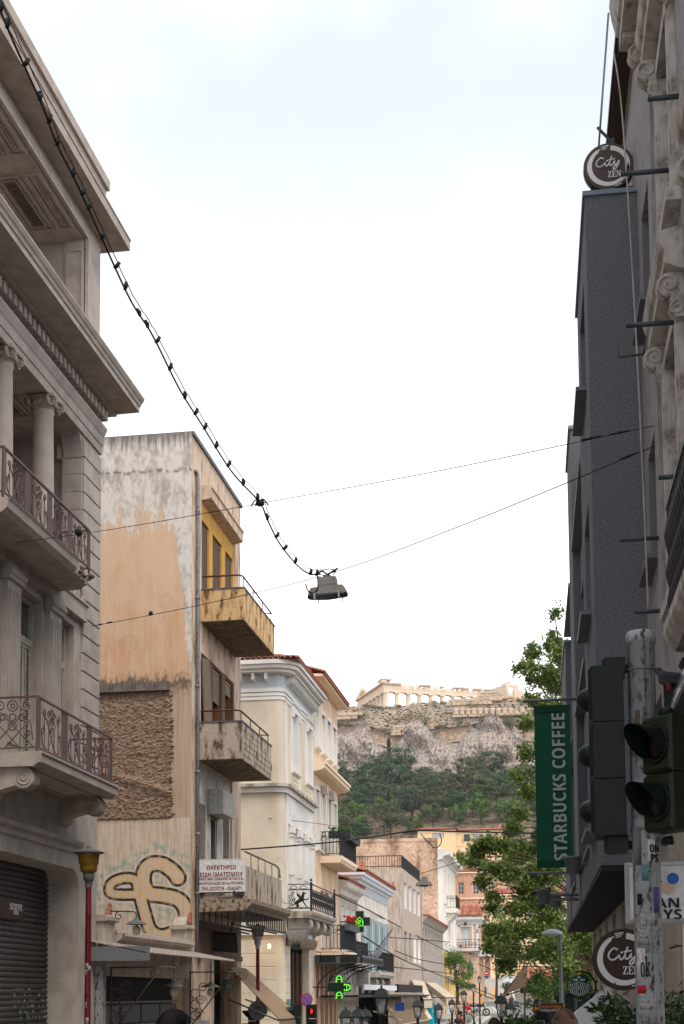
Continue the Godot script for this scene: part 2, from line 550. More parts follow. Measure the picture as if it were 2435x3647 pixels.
	mat("letter_black", Color(0.015, 0.015, 0.017), 0.6)
	mat("post_red", Color(0.15, 0.012, 0.020), 0.5, "wear", V(2, 1, 2))
	mat("lamp_amber", Color(0.19, 0.105, 0.015), 0.35)
	mat("lamp_cream", Color(0.50, 0.44, 0.33), 0.4)
	mat("lamp_hat", Color(0.10, 0.11, 0.11), 0.5)
	mat("lamp_alu", Color(0.27, 0.26, 0.25), 0.6, "mottle", V(3, 3, 3))
	mat("cable", Color(0.016, 0.016, 0.018), 0.7)
	mat("awning_tan", Color(0.33, 0.235, 0.155), 0.9, "streak", V(0.8, 0.8, 0.8))
	mat("awning_beige", Color(0.60, 0.50, 0.40), 0.9, "mottle", V(0.5, 0.5, 0.5))
	mat("umbrella_brown", Color(0.16, 0.11, 0.07), 0.9)
	mat("blue_sign", Color(0.012, 0.035, 0.19), 0.5)
	mat("blue_round", Color(0.03, 0.15, 0.52), 0.5)
	mat("red_round", Color(0.46, 0.02, 0.03), 0.5)
	mat("brown_sign", Color(0.12, 0.035, 0.015), 0.5)
	mat("sign_yellow", Color(0.72, 0.36, 0.02), 0.6)
	mat("roof_iron", Color(0.34, 0.30, 0.27), 0.7, "rust", V(1.5, 1.5, 1.5))
	mat("zinc", Color(0.13, 0.13, 0.14), 0.6, "dirty", V(1, 1, 1))
	mat("pipe", Color(0.24, 0.24, 0.25), 0.6, "rust", V(1.5, 0.4, 1.5))
	mat("earth", Color(0.22, 0.19, 0.14), 0.95, "rock", V(0.05, 0.05, 0.05))
	mat("asphalt", Color(0.17, 0.167, 0.17), 0.9, "mottle", V(0.3, 0.3, 0.3))
	mat("paving", Color(0.42, 0.395, 0.37), 0.9, "mottle", V(0.3, 0.3, 0.3))
	mat("kerb", Color(0.52, 0.49, 0.46), 0.9)
	mat("tactile", Color(0.55, 0.33, 0.17), 0.9)
	mat("cliff", Color(0.49, 0.465, 0.455), 0.95, "rock", V(0.10, 0.07, 0.10), "rough_n", 1.0)
	mat("fort", Color(0.62, 0.54, 0.47), 0.95, "masonry", V(0.045, 0.07, 0.045), "rough_n", 0.8)
	mat("marble", Color(0.78, 0.62, 0.48), 0.85, "mottle", V(0.2, 0.2, 0.2))
	mat("marble_new", Color(0.85, 0.77, 0.68), 0.85)
	mat("leaf", Color(1, 1, 1), 0.6)
	mat("bark", Color(0.13, 0.10, 0.075), 0.95, "rock", V(1.5, 0.5, 1.5), "rough_n", 0.5)
	for k in ["leaf"]:
		M[k].vertex_color_use_as_albedo = true
		M[k].backlight_enabled = true
		M[k].backlight = Color(0.35, 0.4, 0.1)
	mat("cloth", Color(1, 1, 1), 0.85)
	M.cloth.vertex_color_use_as_albedo = true
	mat("pine", Color(1, 1, 1), 0.85)
	M.pine.vertex_color_use_as_albedo = true
	mat("led", Color(0.01, 0.05, 0.02), 0.4)
	M.led.emission_enabled = true
	M.led.emission = Color(0.1, 1.0, 0.35)
	M.led.emission_energy_multiplier = 1.2
	mat("led_yellow", Color(0.05, 0.05, 0.02), 0.4)
	M.led_yellow.emission_enabled = true
	M.led_yellow.emission = Color(0.75, 1.0, 0.1)
	M.led_yellow.emission_energy_multiplier = 1.2
	mat("led_red", Color(0.2, 0.0, 0.0), 0.4)
	M.led_red.emission_enabled = true
	M.led_red.emission = Color(1.0, 0.1, 0.12)
	M.led_red.emission_energy_multiplier = 1.3
	mat("bulb", Color(0.8, 0.6, 0.3), 0.4)
	M.bulb.emission_enabled = true
	M.bulb.emission = Color(1.0, 0.75, 0.4)
	M.bulb.emission_energy_multiplier = 3.0

func ground():
	hill_noise.seed = 5
	hill_noise.frequency = 0.02
	var st := S(true)
	var ds := []
	for i in range(-60, 262, 8): ds.append(i)
	for i in range(262, 446, 5): ds.append(i)
	ds.append_array([450, 560, 700, 1100, 1800])
	var xs := [-900, -400, -220]
	for i in range(-160, 121, 8): xs.append(i)
	xs.append_array([200, 400, 900])
	for i in ds.size() - 1:
		for j in xs.size() - 1:
			q(st, V(xs[j], gy(xs[j], ds[i]) - 0.02, -ds[i]), V(xs[j + 1], gy(xs[j + 1], ds[i]) - 0.02, -ds[i]), V(xs[j + 1], gy(xs[j + 1], ds[i + 1]) - 0.02, -ds[i + 1]), V(xs[j], gy(xs[j], ds[i + 1]) - 0.02, -ds[i + 1]))
	struct("ground", st, M.earth)
	st = S()
	strip(st, -8.3, 0.3, -30, 150, 0.0)
	strip(st, -9.6, 1.0, 150, 161.5, 0.0, 0, 2)
	strip(st, -5.6, -1.6, 161.5, 262, 0.0, 0, 3, -6.6, -2.6)
	struct("road", st, M.asphalt)
	st = S()
	strip(st, -10.3, -8.3, 20, 145, 0.12, 0.3)
	strip(st, 0.3, 1.75, -30, 145, 0.12, 0.3)
	strip(st, -10.3, -6.2, 100, 122, 0.125, 0.3, 3, -10.3, -6.4)
	strip(st, -10.4, -5.9, 131, 148, 0.125, 0.3, 2, -10.4, -7.4)
	struct("pavement", st, M.paving)
	st = S()
	strip(st, -10.8, -5.6, 162.3, 186, 0.12, 0.4, 2, -12.6, -6.6)
	strip(st, -12.6, -7.4, 186, 262, 0.12, 0.4, 3)
	struct("pavement", st, M.paving)
	st = S()
	strip(st, -10.9, -5.5, 161.7, 162.25, 0.125, 0.4, 1)
	strip(st, -5.55, -5.2, 161.7, 186, 0.126, 0.4, 2, -6.5, -6.2)
	strip(st, -6.15, -5.85, 100, 122, 0.13, 0.3, 3, -6.35, -6.05)
	strip(st, -5.85, -5.55, 131, 148, 0.13, 0.3, 2, -7.35, -7.05)
	struct("kerb", st, M.kerb)
	st = S()
	strip(st, -9.6, -6.4, 163.6, 164.4, 0.128)
	strip(st, -8.4, -7.7, 165, 185, 0.128, 0, 2, -9.3, -8.6)
	strip(st, -6.3, -5.75, 164.5, 172, 0.128)
	meta(part("tactile_paving", st, M.tactile, self), "", "", "", "structure")

func scroll_panel(st: SurfaceTool, o: Vector3, ux: Vector3, w: float, h: float, r := 0.014):
	var uy := Vector3.UP
	var p := func(a, b): return o + ux * (a * w) + uy * (b * h)
	tube(st, smooth([p.call(0.06, 0.42), p.call(0.1, 0.12), p.call(0.32, 0.05), p.call(0.5, 0.3), p.call(0.7, 0.62), p.call(0.86, 0.72)], 4), r, 4)
	tube(st, smooth([p.call(0.94, 0.42), p.call(0.9, 0.12), p.call(0.68, 0.05), p.call(0.5, 0.3), p.call(0.3, 0.62), p.call(0.14, 0.72)], 4), r, 4)
	for s in [-1, 1]:
		var c = p.call(0.5 + 0.38 * s, 0.40)
		tube(st, spiral(c, 0.085 * w, 0.02 * w, PI / 2, PI / 2 + s * TAU * 1.4, 14, ux, uy), r * 0.9, 4)
		c = p.call(0.5 + 0.34 * s, 0.76)
		tube(st, spiral(c, 0.085 * w, 0.02 * w, -PI / 2, -PI / 2 - s * TAU * 1.3, 12, ux, uy), r * 0.9, 4)
	for e in [[0.5, 0.84, 0.07], [0.38, 0.78, 0.065], [0.62, 0.78, 0.065], [0.44, 0.63, 0.065], [0.56, 0.63, 0.065], [0.5, 0.48, 0.06], [0.5, 0.70, 0.05]]:
		tube(st, spiral(p.call(e[0], e[1]), e[2] * w, e[2] * w * 0.5, 0, TAU * 1.3, 12, ux, uy), r * 0.8, 4)

func lattice_panel(st: SurfaceTool, o: Vector3, ux: Vector3, w: float, h: float, r := 0.014):
	var uy := Vector3.UP
	var p := func(a, b): return o + ux * (a * w) + uy * (b * h)
	for s in [-1, 1]:
		for k in [0.0, 0.32]:
			tube(st, [p.call(0.5 + s * (0.5 - k), 0.0), p.call(0.5 - s * (0.42), 0.85 - k * 0.9)], r * 0.8, 4)
		tube(st, smooth([p.call(0.5 + s * 0.48, 0.15), p.call(0.5 + s * 0.42, 0.5), p.call(0.5 + s * 0.28, 0.52), p.call(0.5 + s * 0.3, 0.66)], 4), r * 0.8, 4)
		tube(st, spiral(p.call(0.5 + s * 0.3, 0.85), 0.13 * w, 0.03 * w, 0, s * TAU * 1.4, 16, ux, uy), r, 4)
		tube(st, spiral(p.call(0.5 + s * 0.22, 0.62), 0.1 * w, 0.03 * w, PI, PI - s * TAU * 1.2, 14, ux, uy), r, 4)
		tube(st, spiral(p.call(0.5 + s * 0.36, 0.30), 0.08 * w, 0.02 * w, 0, s * TAU * 1.2, 12, ux, uy), r, 4)
	for e in [[0.5, 0.85, 0.12], [0.5, 0.85, 0.05], [0.5, 0.62, 0.08], [0.5, 0.44, 0.09]]:
		tube(st, ring3(p.call(e[0], e[1]), e[2] * w, ux, uy), r, 4)

func ring3(c: Vector3, r: float, ux: Vector3, uy: Vector3, n := 14) -> Array:
	return spiral(c, r, r, 0, TAU, n, ux, uy)

func iron_rail(b, x0: float, x1: float, y0: float, y1: float, z: float, m, panels: int, ends := true, motif := true):
	var st := S()
	bar(st, V(x0, y1, z), V(x1, y1, z), 0.05, 0.035)
	bar(st, V(x0, y0 + 0.10, z), V(x1, y0 + 0.10, z), 0.035, 0.025)
	if ends:
		for x in [x0, x1]:
			bar(st, V(x, y1, 0), V(x, y1, z), 0.05, 0.035)
			bar(st, V(x, y0 + 0.1, 0), V(x, y0 + 0.1, z), 0.035, 0.025)
	var rail := part("railing", st, m, b)
	var one := S()
	bx(one, -0.011, 0.011, 0, y1 - y0 - 0.1, -0.011, 0.011)
	var me := mesh_of(one, m)
	var pw := (x1 - x0) / panels
	for k in panels:
		var a := x0 + pw * k
		for i in [0.02, 0.055, 0.09, 0.91, 0.945, 0.98]:
			put("railing_bar", me, rail, Transform3D(Basis(), V(a + pw * i, y0 + 0.1, z)))
		for i in [0.25, 0.4, 0.6, 0.75]:
			var sh := Transform3D(Basis.from_scale(V(0.7, 0.55 if i > 0.3 and i < 0.7 else 0.7, 0.7)), V(a + pw * i, y0 + 0.1, z))
			put("railing_bar", me, rail, sh)
		if motif:
			var sc := S(true)
			scroll_panel(sc, V(a + pw * 0.1, y0 + 0.1, z), Vector3.RIGHT, pw * 0.8, y1 - y0 - 0.12, 0.012)
			part("scrollwork", sc, m, rail)
	var po := S()
	for x in [x0, x1]: bx(po, x - 0.022, x + 0.022, y0, y1 + 0.02, z - 0.022, z + 0.022)
	part("railing_post", po, m, rail)
	return rail

func louvres(parent, x0: float, x1: float, y0: float, y1: float, z: float, m, mslat, step := 0.05, nm := "shutter"):
	var st := S()
	var f := 0.055
	wall(st, x0, x1, y0, y1, z, 0.04, [[x0 + f, x1 - f, y0 + f * 1.6, (y0 + y1) / 2 - f * 0.6], [x0 + f, x1 - f, (y0 + y1) / 2 + f * 0.6, y1 - f]])
	var sh := part(nm, st, m, parent)
	var one := S()
	bxt(one, Transform3D(Basis(Vector3.RIGHT, 0.65), Vector3.ZERO), V(x1 - x0 - f * 2, 0.008, 0.042))
	var me := mesh_of(one, mslat)
	for half in [[y0 + f * 1.6, (y0 + y1) / 2 - f * 0.6], [(y0 + y1) / 2 + f * 0.6, y1 - f]]:
		var n := int((half[1] - half[0]) / step)
		for i in n:
			put("slat", me, sh, Transform3D(Basis(), V((x0 + x1) / 2, half[0] + step * (i + 0.5), z - 0.02)))
	return sh

func roller(parent, x0: float, x1: float, y0: float, y1: float, z: float, step: float, m, nm := "roller_shutter", tilt := 0.0):
	var st := S()
	bx(st, x0, x1, y0, y1, z - 0.03, z - 0.02)
	var sh := part(nm, st, m, parent)
	var one := S(true)
	var pr := []
	for i in 7:
		var a := PI * i / 6.0
		pr.append(Vector2(sin(a) * step * 0.34, -cos(a) * step * 0.46))
	along(one, pr, -(x1 - x0) / 2, (x1 - x0) / 2)
	var me := mesh_of(one, m)
	for i in int((y1 - y0) / step):
		put("slat", me, sh, Transform3D(Basis(), V((x0 + x1) / 2, y0 + step * (i + 0.5), z - 0.02)))
	return sh

func console_scroll(b, x: float, wd: float, y1: float, h: float, p: float, m, nm := "console"):
	var st := S()
	var o := []
	var r := h * 0.46
	for i in 12:
		var a := PI * 0.5 - PI * 1.25 * i / 11.0
		o.append(Vector2(p - r + cos(a) * r, y1 - r + sin(a) * r))
	o.append_array([Vector2(p * 0.45, y1 - h * 0.86), Vector2(p * 0.2, y1 - h), Vector2(p * 0.12, y1 - h * 1.35), Vector2(0, y1 - h * 1.45), Vector2(0, y1)])
	along(st, o, x - wd / 2, x + wd / 2)
	var c := part(nm, st, m, b)
	var v := S(true)
	for s in [-1, 1]:
		var zc := p - r
		tube(v, spiral(V(x + s * wd * 0.5, y1 - r, zc), r * 0.85, r * 0.12, PI / 2, PI / 2 - TAU * 1.8, 22, V(0, 0, 1), Vector3.UP), r * 0.11, 5)
	for k in 5:
		var xx := x - wd * 0.4 + wd * 0.2 * k
		tube(v, spiral(V(xx, y1 - r, p - r), r * 1.02, r * 1.02, PI * 0.5, -PI * 0.75, 8, V(0, 0, 1), Vector3.UP), wd * 0.05, 4)
	part("volute", v, m, c)
	return c

func column(b, x: float, z: float, y0: float, y1: float, r: float):
	var st := S(true)
	lathe(st, [Vector2(r * 1.3, y0), Vector2(r * 1.3, y0 + 0.08), Vector2(r * 1.15, y0 + 0.14), Vector2(r * 1.05, y0 + 0.2), Vector2(r, y0 + 0.3), Vector2(r * 0.97, y0 + (y1 - y0) * 0.5), Vector2(r * 0.86, y1 - 0.34), Vector2(r * 0.96, y1 - 0.31), Vector2(r * 0.86, y1 - 0.27)], 20, V(x, 0, z))
	var c := part("column", st, M.b1, b)
	var k := S(true)
	lathe(k, [Vector2(r * 0.86, y1 - 0.28), Vector2(r * 1.15, y1 - 0.14), Vector2(r * 1.25, y1 - 0.08)], 16, V(x, 0, z))
	for s in [-1, 1]:
		for w in [-1, 1]:
			tube(k, spiral(V(x + s * r * 1.15, y1 - 0.15, z + w * r * 0.9), 0.11, 0.02, PI / 2, PI / 2 - s * TAU * 1.5, 14), 0.026, 5)
			tube(k, spiral(V(x + w * r * 0.9, y1 - 0.15, z + s * r * 1.15), 0.11, 0.02, PI / 2, PI / 2 - s * TAU * 1.5, 14, V(0, 0, 1)), 0.026, 5)
		for w in [-0.35, 0.0, 0.35]:
			ball(k, V(x + s * r * 1.12, y1 - 0.17, z + w * r), V(0.045, 0.05, 0.045), 6, 4)
			ball(k, V(x + w * r, y1 - 0.17, z + s * r * 1.12), V(0.045, 0.05, 0.045), 6, 4)
	bx(k, x - r * 1.3, x + r * 1.3, y1 - 0.06, y1, z - r * 1.3, z + r * 1.3)
	part("capital", k, M.b1_stone, c)

func coffer(b, x0, x1, z0, z1, y, lamps := 0):
	var st := S()
	for e in [[0.0, 0.05], [0.13, 0.03]]:
		var o = e[0]; var w = e[1]
		bx(st, x0 + o, x1 - o, y - 0.05, y + 0.01, z0 + o, z0 + o + w)
		bx(st, x0 + o, x1 - o, y - 0.05, y + 0.01, z1 - o - w, z1 - o)
		bx(st, x0 + o, x0 + o + w, y - 0.05, y + 0.01, z0 + o + w, z1 - o - w)
		bx(st, x1 - o - w, x1 - o, y - 0.05, y + 0.01, z0 + o + w, z1 - o - w)
	var c := part("coffer", st, M.b1, b)
	if lamps > 0:
		st = S()
		bx(st, x0 + 0.18, x1 - 0.18, y - 0.012, y, z0 + 0.18, z1 - 0.18)
		part("panel", st, M.b1_dark, c)
		for k in lamps:
			var l := S(true)
			lathe(l, [Vector2(0.055, -0.02), Vector2(0.07, -0.02), Vector2(0.07, 0.0)], 10, V(lerpf(x0, x1, (k + 0.5) / lamps), y - 0.013, (z0 + z1) / 2))
			part("downlight", l, M.steel_grey, c)

func mansion():
	var b := thing("neoclassical_building", "tall grey-beige neoclassical building with columns, loggias and mauve iron balconies", "building", V(XL, 0, -30.3), PI / 2, "", V(30.3, 0, 0))
	var st := S()
	wall(st, -14, 30.3, -0.4, 6.0, 0.0, 0.72, [[22.5, 29.12, -0.5, 4.45]])
	for k in 5:   # rounded upper corner of the opening
		var a := PI / 2 * k / 5.0; var a2 := PI / 2 * (k + 1) / 5.0
		prism(st, [Vector2(29.12, 4.45), Vector2(28.72 + sin(a) * 0.4, 4.05 + cos(a) * 0.4), Vector2(28.72 + sin(a2) * 0.4, 4.05 + cos(a2) * 0.4)], -0.68, -0.002)
	wall(st, -14, 29.16, 6.0, 10.42, -0.02, 0.5, [[20.4, 21.9, 6.1, 9.75], [23.1, 24.5, 6.1, 9.75], [25.48, 26.82, 6.1, 9.75], [27.72, 28.72, 6.1, 9.75]])
	bx(st, 29.16, 30.3, 6.0, 14.28, -0.5, -0.02)
	bx(st, -14, 30.3, 14.28, 15.0, -0.62, 0.0)     # architrave
	bx(st, 14, 30.3, 10.16, 10.45, -1.9, -0.02)   # loggia floor
	bx(st, 14, 30.3, 14.30, 15.4, -1.9, -0.62)     # ceiling
	bx(st, -14, 30.3, 10.42, 14.3, -2.1, -1.75)
	bx(st, 29.4, 30.3, 10.42, 14.3, -2.0, -0.5)
	wall(st, -14, 30.3, 15.5, 19.4, -0.03, 0.5, [[15, 29.25, 15.4, 18.85]])
	bx(st, 14, 30.3, 18.85, 19.4, -2.2, -0.53)
	bx(st, 14, 30.3, 15.4, 18.85, -2.4, -2.1)
	bx(st, 29.3, 30.3, 15.5, 18.85, -2.1, -0.53)
	bx(st, -14, 30.3, 19.4, 20.5, -6, 0.02)
	bx(st, 30.0, 30.3, -0.4, 20.5, -12, -0.72)
	part("wall", st, M.b1, b)
	st = S()
	along(st, [Vector2(-0.02, 4.78), Vector2(0.05, 4.80), Vector2(0.07, 4.86), Vector2(0.04, 4.88), Vector2(0.05, 4.94), Vector2(0.11, 4.97), Vector2(0.13, 5.05), Vector2(-0.02, 5.05)], 14, 29.16)
	part("moulding", st, M.b1, b)
	st = S()
	along(st, [Vector2(-0.03, 14.22), Vector2(0.03, 14.22), Vector2(0.03, 14.42), Vector2(0.055, 14.42), Vector2(0.055, 14.62), Vector2(0.09, 14.66), Vector2(0.15, 14.78), Vector2(0.15, 14.84), Vector2(-0.03, 14.84)], 14, 30.36)
	part("architrave", st, M.b1, b)
	st = S()
	along(st, [Vector2(-0.03, 15.22), Vector2(0.30, 15.22), Vector2(0.30, 15.27), Vector2(0.85, 15.28), Vector2(0.85, 15.40), Vector2(0.88, 15.41), Vector2(0.90, 15.48), Vector2(0.93, 15.50), Vector2(0.97, 15.57), Vector2(0.97, 15.60), Vector2(-0.6, 15.64)], 14, 30.6)
	part("cornice", st, M.b1_stone, b)
	st = S()
	bev(st, -0.075, 0.075, 14.98, 15.20, -0.05, 0.20, 0.015)
	var dent := mesh_of(st, M.b1)
	for k in 38:
		put("dentil", dent, b, Transform3D(Basis(), V(20.95 + k * 0.25, 0, 0)))
	st = S()
	bx(st, 14, 30.75, 19.33, 19.56, -0.5, 0.55)
	bx(st, 14, 30.76, 19.56, 19.60, -0.5, 0.57)
	bx(st, 14, 30.3, 19.60, 20.62, -0.5, 0.10)
	bx(st, 14, 30.36, 20.62, 20.86, -0.5, 0.17)
	part("eaves", st, M.b1_stone, b)
	st = S()
	for e in [[0.0, 0.07, 0.05], [0.10, 0.05, 0.035], [0.19, 0.05, 0.02]]:
		var o = e[0]; var w = e[1]; var p = e[2]
		bx(st, 29.25 + o, 29.25 + o + w, 15.6, 18.85 + o + w, -0.05, p)
		bx(st, 15, 29.25 + o, 18.85 + o, 18.85 + o + w, -0.05, p)
	bx(st, 29.215, 29.25, 15.9, 18.6, -0.47, -0.44); bx(st, 29.215, 29.25, 15.9, 18.6, -0.12, -0.09); bx(st, 29.215, 29.25, 18.57, 18.6, -0.44, -0.12)
	part("opening_frame", st, M.b1, b)
	for k in 3:
		coffer(b, 20.2 + k * 3.0 if k < 2 else 26.6, 22.9 + k * 3.0 if k < 2 else 28.7, -1.15, -0.55, 18.85, 3 if k < 2 else 2)
		coffer(b, 20.2 + k * 3.0 if k < 2 else 26.6, 22.9 + k * 3.0 if k < 2 else 28.7, -0.44, -0.10, 18.85)
	for k in 3:
		coffer(b, 21.6 + k * 2.3, 23.5 + k * 2.3, -1.6, -0.8, 14.30, 1)
	st = S(true)
	tube(st, [V(14, 16.05, 0.7), V(22.6, 16.05, 0.7), V(23.0, 15.95, 0.68), V(23.15, 15.65, 0.66)], 0.018, 5)
	tube(st, [V(22.6, 15.72, 0.8), V(29.4, 15.72, 0.8)], 0.014, 4)
	for k in 12: tube(st, [V(21.2 + k * 0.16, 15.6, 0.7), V(21.2 + k * 0.16, 16.04, 0.7)], 0.01, 4)
	part("terrace_rail", st, M.iron_mauve, b)
	st = S()
	bev(st, 29.17, 30.32, 0.012, 0.393, -0.3, 0.03, 0.014)
	var block := mesh_of(st, M.b1)
	for k in 20:
		put("stone_block", block, b, Transform3D(Basis(), V(0, 6.03 + k * 0.405, 0)))
	st = S()
	bev(st, -0.49, -0.02, 0.012, 0.393, -0.3, 0.02, 0.014)
	var side := mesh_of(st, M.b1)
	for k in 8:
		put("stone_block", side, b, Transform3D(Basis(V(0, 0, 1), Vector3.UP, V(-1, 0, 0)), V(29.17, 10.48 + k * 0.405, 0)))
	st = S()    # curved bracket over the pier
	prism(st, [Vector2(0.02, 13.72), Vector2(-0.48, 13.72), Vector2(-0.48, 14.3), Vector2(-0.62, 14.3), Vector2(-0.62, 13.7), Vector2(-0.6, 13.72)], -29.3, -29.16, Transform3D(Basis(V(0, 0, 1), Vector3.UP, V(-1, 0, 0)), Vector3.ZERO))
	var arc := [Vector2(29.16, 13.7)]
	for k in 7: arc.append(Vector2(28.72 + 0.44 * cos(PI / 2 * k / 6.0), 14.3 - 0.58 + 0.58 * sin(PI / 2 * k / 6.0)))
	arc.append(Vector2(29.16, 14.3))
	prism(st, arc, -0.47, -0.03)
	part("bracket", st, M.b1, b)
	for x in [20.65, 22.85, 25.07, 27.3]: column(b, x, -0.22, 10.45, 14.26, 0.235)
	for x in [23.6, 25.9, 28.0]:
		st = S()
		wall(st, x - 0.72, x + 0.72, 10.46, 13.5, -1.68, 0.1, [[x - 0.6, x + 0.6, 10.4, 13.35]])
		var w := part("window", st, M.b1_wood, b)
		louvres(w, x - 0.6, x - 0.01, 10.5, 12.75, -1.70, M.b1_wood, M.b1_wood, 0.07)
		louvres(w, x + 0.01, x + 0.6, 10.5, 12.75, -1.70, M.b1_wood, M.b1_wood, 0.07)
		st = S()
		bx(st, x - 0.6, x + 0.6, 12.8, 13.35, -1.76, -1.74)
		part("pane", st, M.glass, w)
	for x in [22.7, 25.07, 27.3]:
		st = S()
		bx(st, x - 0.33, x + 0.33, 6.16, 9.62, -0.1, 0.10)
		for i in 6: bx(st, x - 0.27 + i * 0.09, x - 0.21 + i * 0.09, 6.5, 9.45, 0.10, 0.135)
		var p := part("pilaster", st, M.b1, b)
		st = S()
		along(st, [Vector2(0.10, 9.62), Vector2(0.16, 9.64), Vector2(0.17, 9.70), Vector2(0.21, 9.74), Vector2(0.21, 9.82), Vector2(0.17, 9.84), Vector2(0.17, 9.93), Vector2(0.0, 9.93), Vector2(0, 9.62)], x - 0.38, x + 0.38)
		part("capital", st, M.b1, p)
	for e in [[23.1, 24.5, 2], [25.48, 26.82, 3], [27.72, 28.72, 2]]:
		var x0: float = e[0]; var x1: float = e[1]
		st = S()
		wall(st, x0, x1, 6.1, 9.75, -0.2, 0.1, [[x0 + 0.1, x1 - 0.1, 6.2, 8.78], [x0 + 0.1, x1 - 0.1, 8.92, 9.65]])
		var w := part("window", st, M.b1_wood, b)
		st = S()
		bx(st, x0 + 0.1, x1 - 0.1, 8.92, 9.65, -0.30, -0.285)
		part("pane", st, M.glass, w)
		st = S()
		bx(st, x0 + 0.1, x1 - 0.1, 6.2, 8.78, -0.36, -0.34)
		part("shade", st, M.dark_in, w)
		var n: int = e[2]
		for k in n:
			var a := lerpf(x0 + 0.1, x1 - 0.1, float(k) / n); var c := lerpf(x0 + 0.1, x1 - 0.1, float(k + 1) / n)
			louvres(w, a + 0.005, c - 0.005, 6.22, 8.78, -0.22, M.b1_wood, M.b1_wood, 0.052)
	st = S()
	along(st, [Vector2(-0.03, 9.93), Vector2(0.13, 9.93), Vector2(0.13, 10.26), Vector2(0.17, 10.28), Vector2(0.17, 10.33), Vector2(0.03, 10.33), Vector2(-0.03, 10.33)], 14, 29.16)
	part("lintel", st, M.b1_stone, b)
	var r1 := S(true)
	tube(r1, ring3(V(0, 10.53, 0.02), 0.13, Vector3.RIGHT, Vector3.UP, 18), 0.028, 5)
	var ring := mesh_of(r1, M.b1_stone)
	st = S()
	bx(st, -0.02, 0.02, 10.38, 10.69, 0.0, 0.045)
	var rod := mesh_of(st, M.b1_stone)
	for k in 14:
		put("frieze_ring", ring, b, Transform3D(Basis(), V(23.0 + k * 0.46, 0, 0)))
		for s in [0.17, 0.23, 0.29]:
			put("frieze_bar", rod, b, Transform3D(Basis(), V(23.0 + k * 0.46 + s, 0, 0)))
	st = S()
	along(st, [Vector2(0.0, 5.90), Vector2(0.90, 5.90), Vector2(0.98, 5.96), Vector2(1.05, 5.97), Vector2(1.05, 6.12), Vector2(1.08, 6.13), Vector2(1.08, 6.17), Vector2(0, 6.17)], 24.08, 28.55)
	var bal := part("balcony", st, M.b1_stone, b)
	off[bal] = Vector3.ZERO
	for x in [24.35, 28.15]: console_scroll(b, x, 0.34, 5.90, 0.42, 0.86, M.b1_stone)
	st = S()
	bx(st, 24.7, 27.8, 5.86, 5.90, 0.1, 0.16); bx(st, 24.7, 27.8, 5.86, 5.90, 0.72, 0.78)
	bx(st, 24.7, 24.76, 5.86, 5.90, 0.16, 0.72); bx(st, 27.74, 27.8, 5.86, 5.90, 0.16, 0.72)
	part("soffit_moulding", st, M.b1_stone, b)
	iron_rail(b, 24.18, 28.46, 6.16, 7.20, 0.93, M.iron_mauve, 3)
	st = S(true)
	lattice_panel(st, V(24.18, 6.26, 0.86), V(0, 0, -1), 0.82, 0.92)
	scroll_panel(st, V(28.46, 6.26, 0.86), V(0, 0, -1), 0.82, 0.92)
	part("scrollwork", st, M.iron_mauve, b)
	st = S()
	along(st, [Vector2(0.0, 10.14), Vector2(0.80, 10.17), Vector2(0.90, 10.26), Vector2(0.92, 10.38), Vector2(0.95, 10.42), Vector2(0, 10.42)], 22.7, 26.3)
	var rag := [Vector2(26.3, 0.0), Vector2(26.3, 0.92)]
	for k in 9: rag.append(Vector2(26.4 + k * 0.12, 0.86 + 0.05 * sin(k * 2.3) - (0.0 if k < 6 else (k - 5) * 0.07)))
	rag.append_array([Vector2(27.42, 0.5), Vector2(27.45, 0.0)])
	prism(st, rag, -10.36, -10.15, Transform3D(Basis(V(1, 0, 0), V(0, 0, 1), V(0, -1, 0)), Vector3.ZERO))
	part("balcony", st, M.b1_stone, b)
	st = S(true)
	for k in 16:
		rng.seed = 40 + k
		ball(st, V(26.35 + rng.randf() * 0.75, 10.22 + rng.randf() * 0.12, 0.74 + rng.randf() * 0.2), V(0.09, 0.05, 0.07) * (0.6 + rng.randf() * 0.7), 5, 4)
	part("crumbled_edge", st, M.soffit_brown, b, "dark crumbled broken edge of the upper balcony")
	iron_rail(b, 22.75, 27.3, 10.46, 11.36, 0.80, M.iron_mauve, 4)
	roller(b, 22.4, 29.1, -0.3, 4.5, -0.69, 0.115, M.steel_shop)
	var sg := thing("shop_sign", "dark maroon shop board with white lettering on the grey roller shutter", "sign", V(XL - 0.60, 3.29, -27.0), PI / 2)
	st = S()
	bx(st, -1.9, 0.42, 0, 0.40, -0.02, 0.02)
	part("board", st, M.shop_maroon, sg)
	words("lettering", "SERVE", 0.125, M.letter_cream, sg, V(0.03, 0.24, 0.022), "Droid Serif", true, 0.66)
	words("lettering", "hens", 0.10, M.letter_cream, sg, V(0.03, 0.14, 0.022), "Droid Serif", false, 0.26)
	words("lettering", "OY   ΥΦΑΣΜΑΤΑ", 0.045, M.letter_dim, sg, V(0.08, 0.025, 0.022), "Droid Serif", false, 0.55)
	var tg := thing("graffiti_tags", "worn white and green paint tags low on the grey roller shutter", "graffiti", V(XL - 0.63, 1.25, -28.0), PI / 2)
	rng.seed = 9
	st = S()
	for k in 70:
		var x := -0.9 + rng.randf() * 1.95
		var y := int(rng.randf() * 6) * 0.115 + 0.02
		bxt(st, Transform3D(Basis(Vector3.BACK, rng.randf_range(-0.5, 0.5)), V(x, y + 0.03, 0.0)), V(rng.randf_range(0.015, 0.05), rng.randf_range(0.02, 0.06), 0.004))
	part("paint_strokes", st, M.paint_white, tg)
	st = S(true)
	ball(st, V(-0.15, 0.06, 0.0), V(0.08, 0.09, 0.006), 10, 6)
	part("paint_blot", st, M.paint_green, tg)

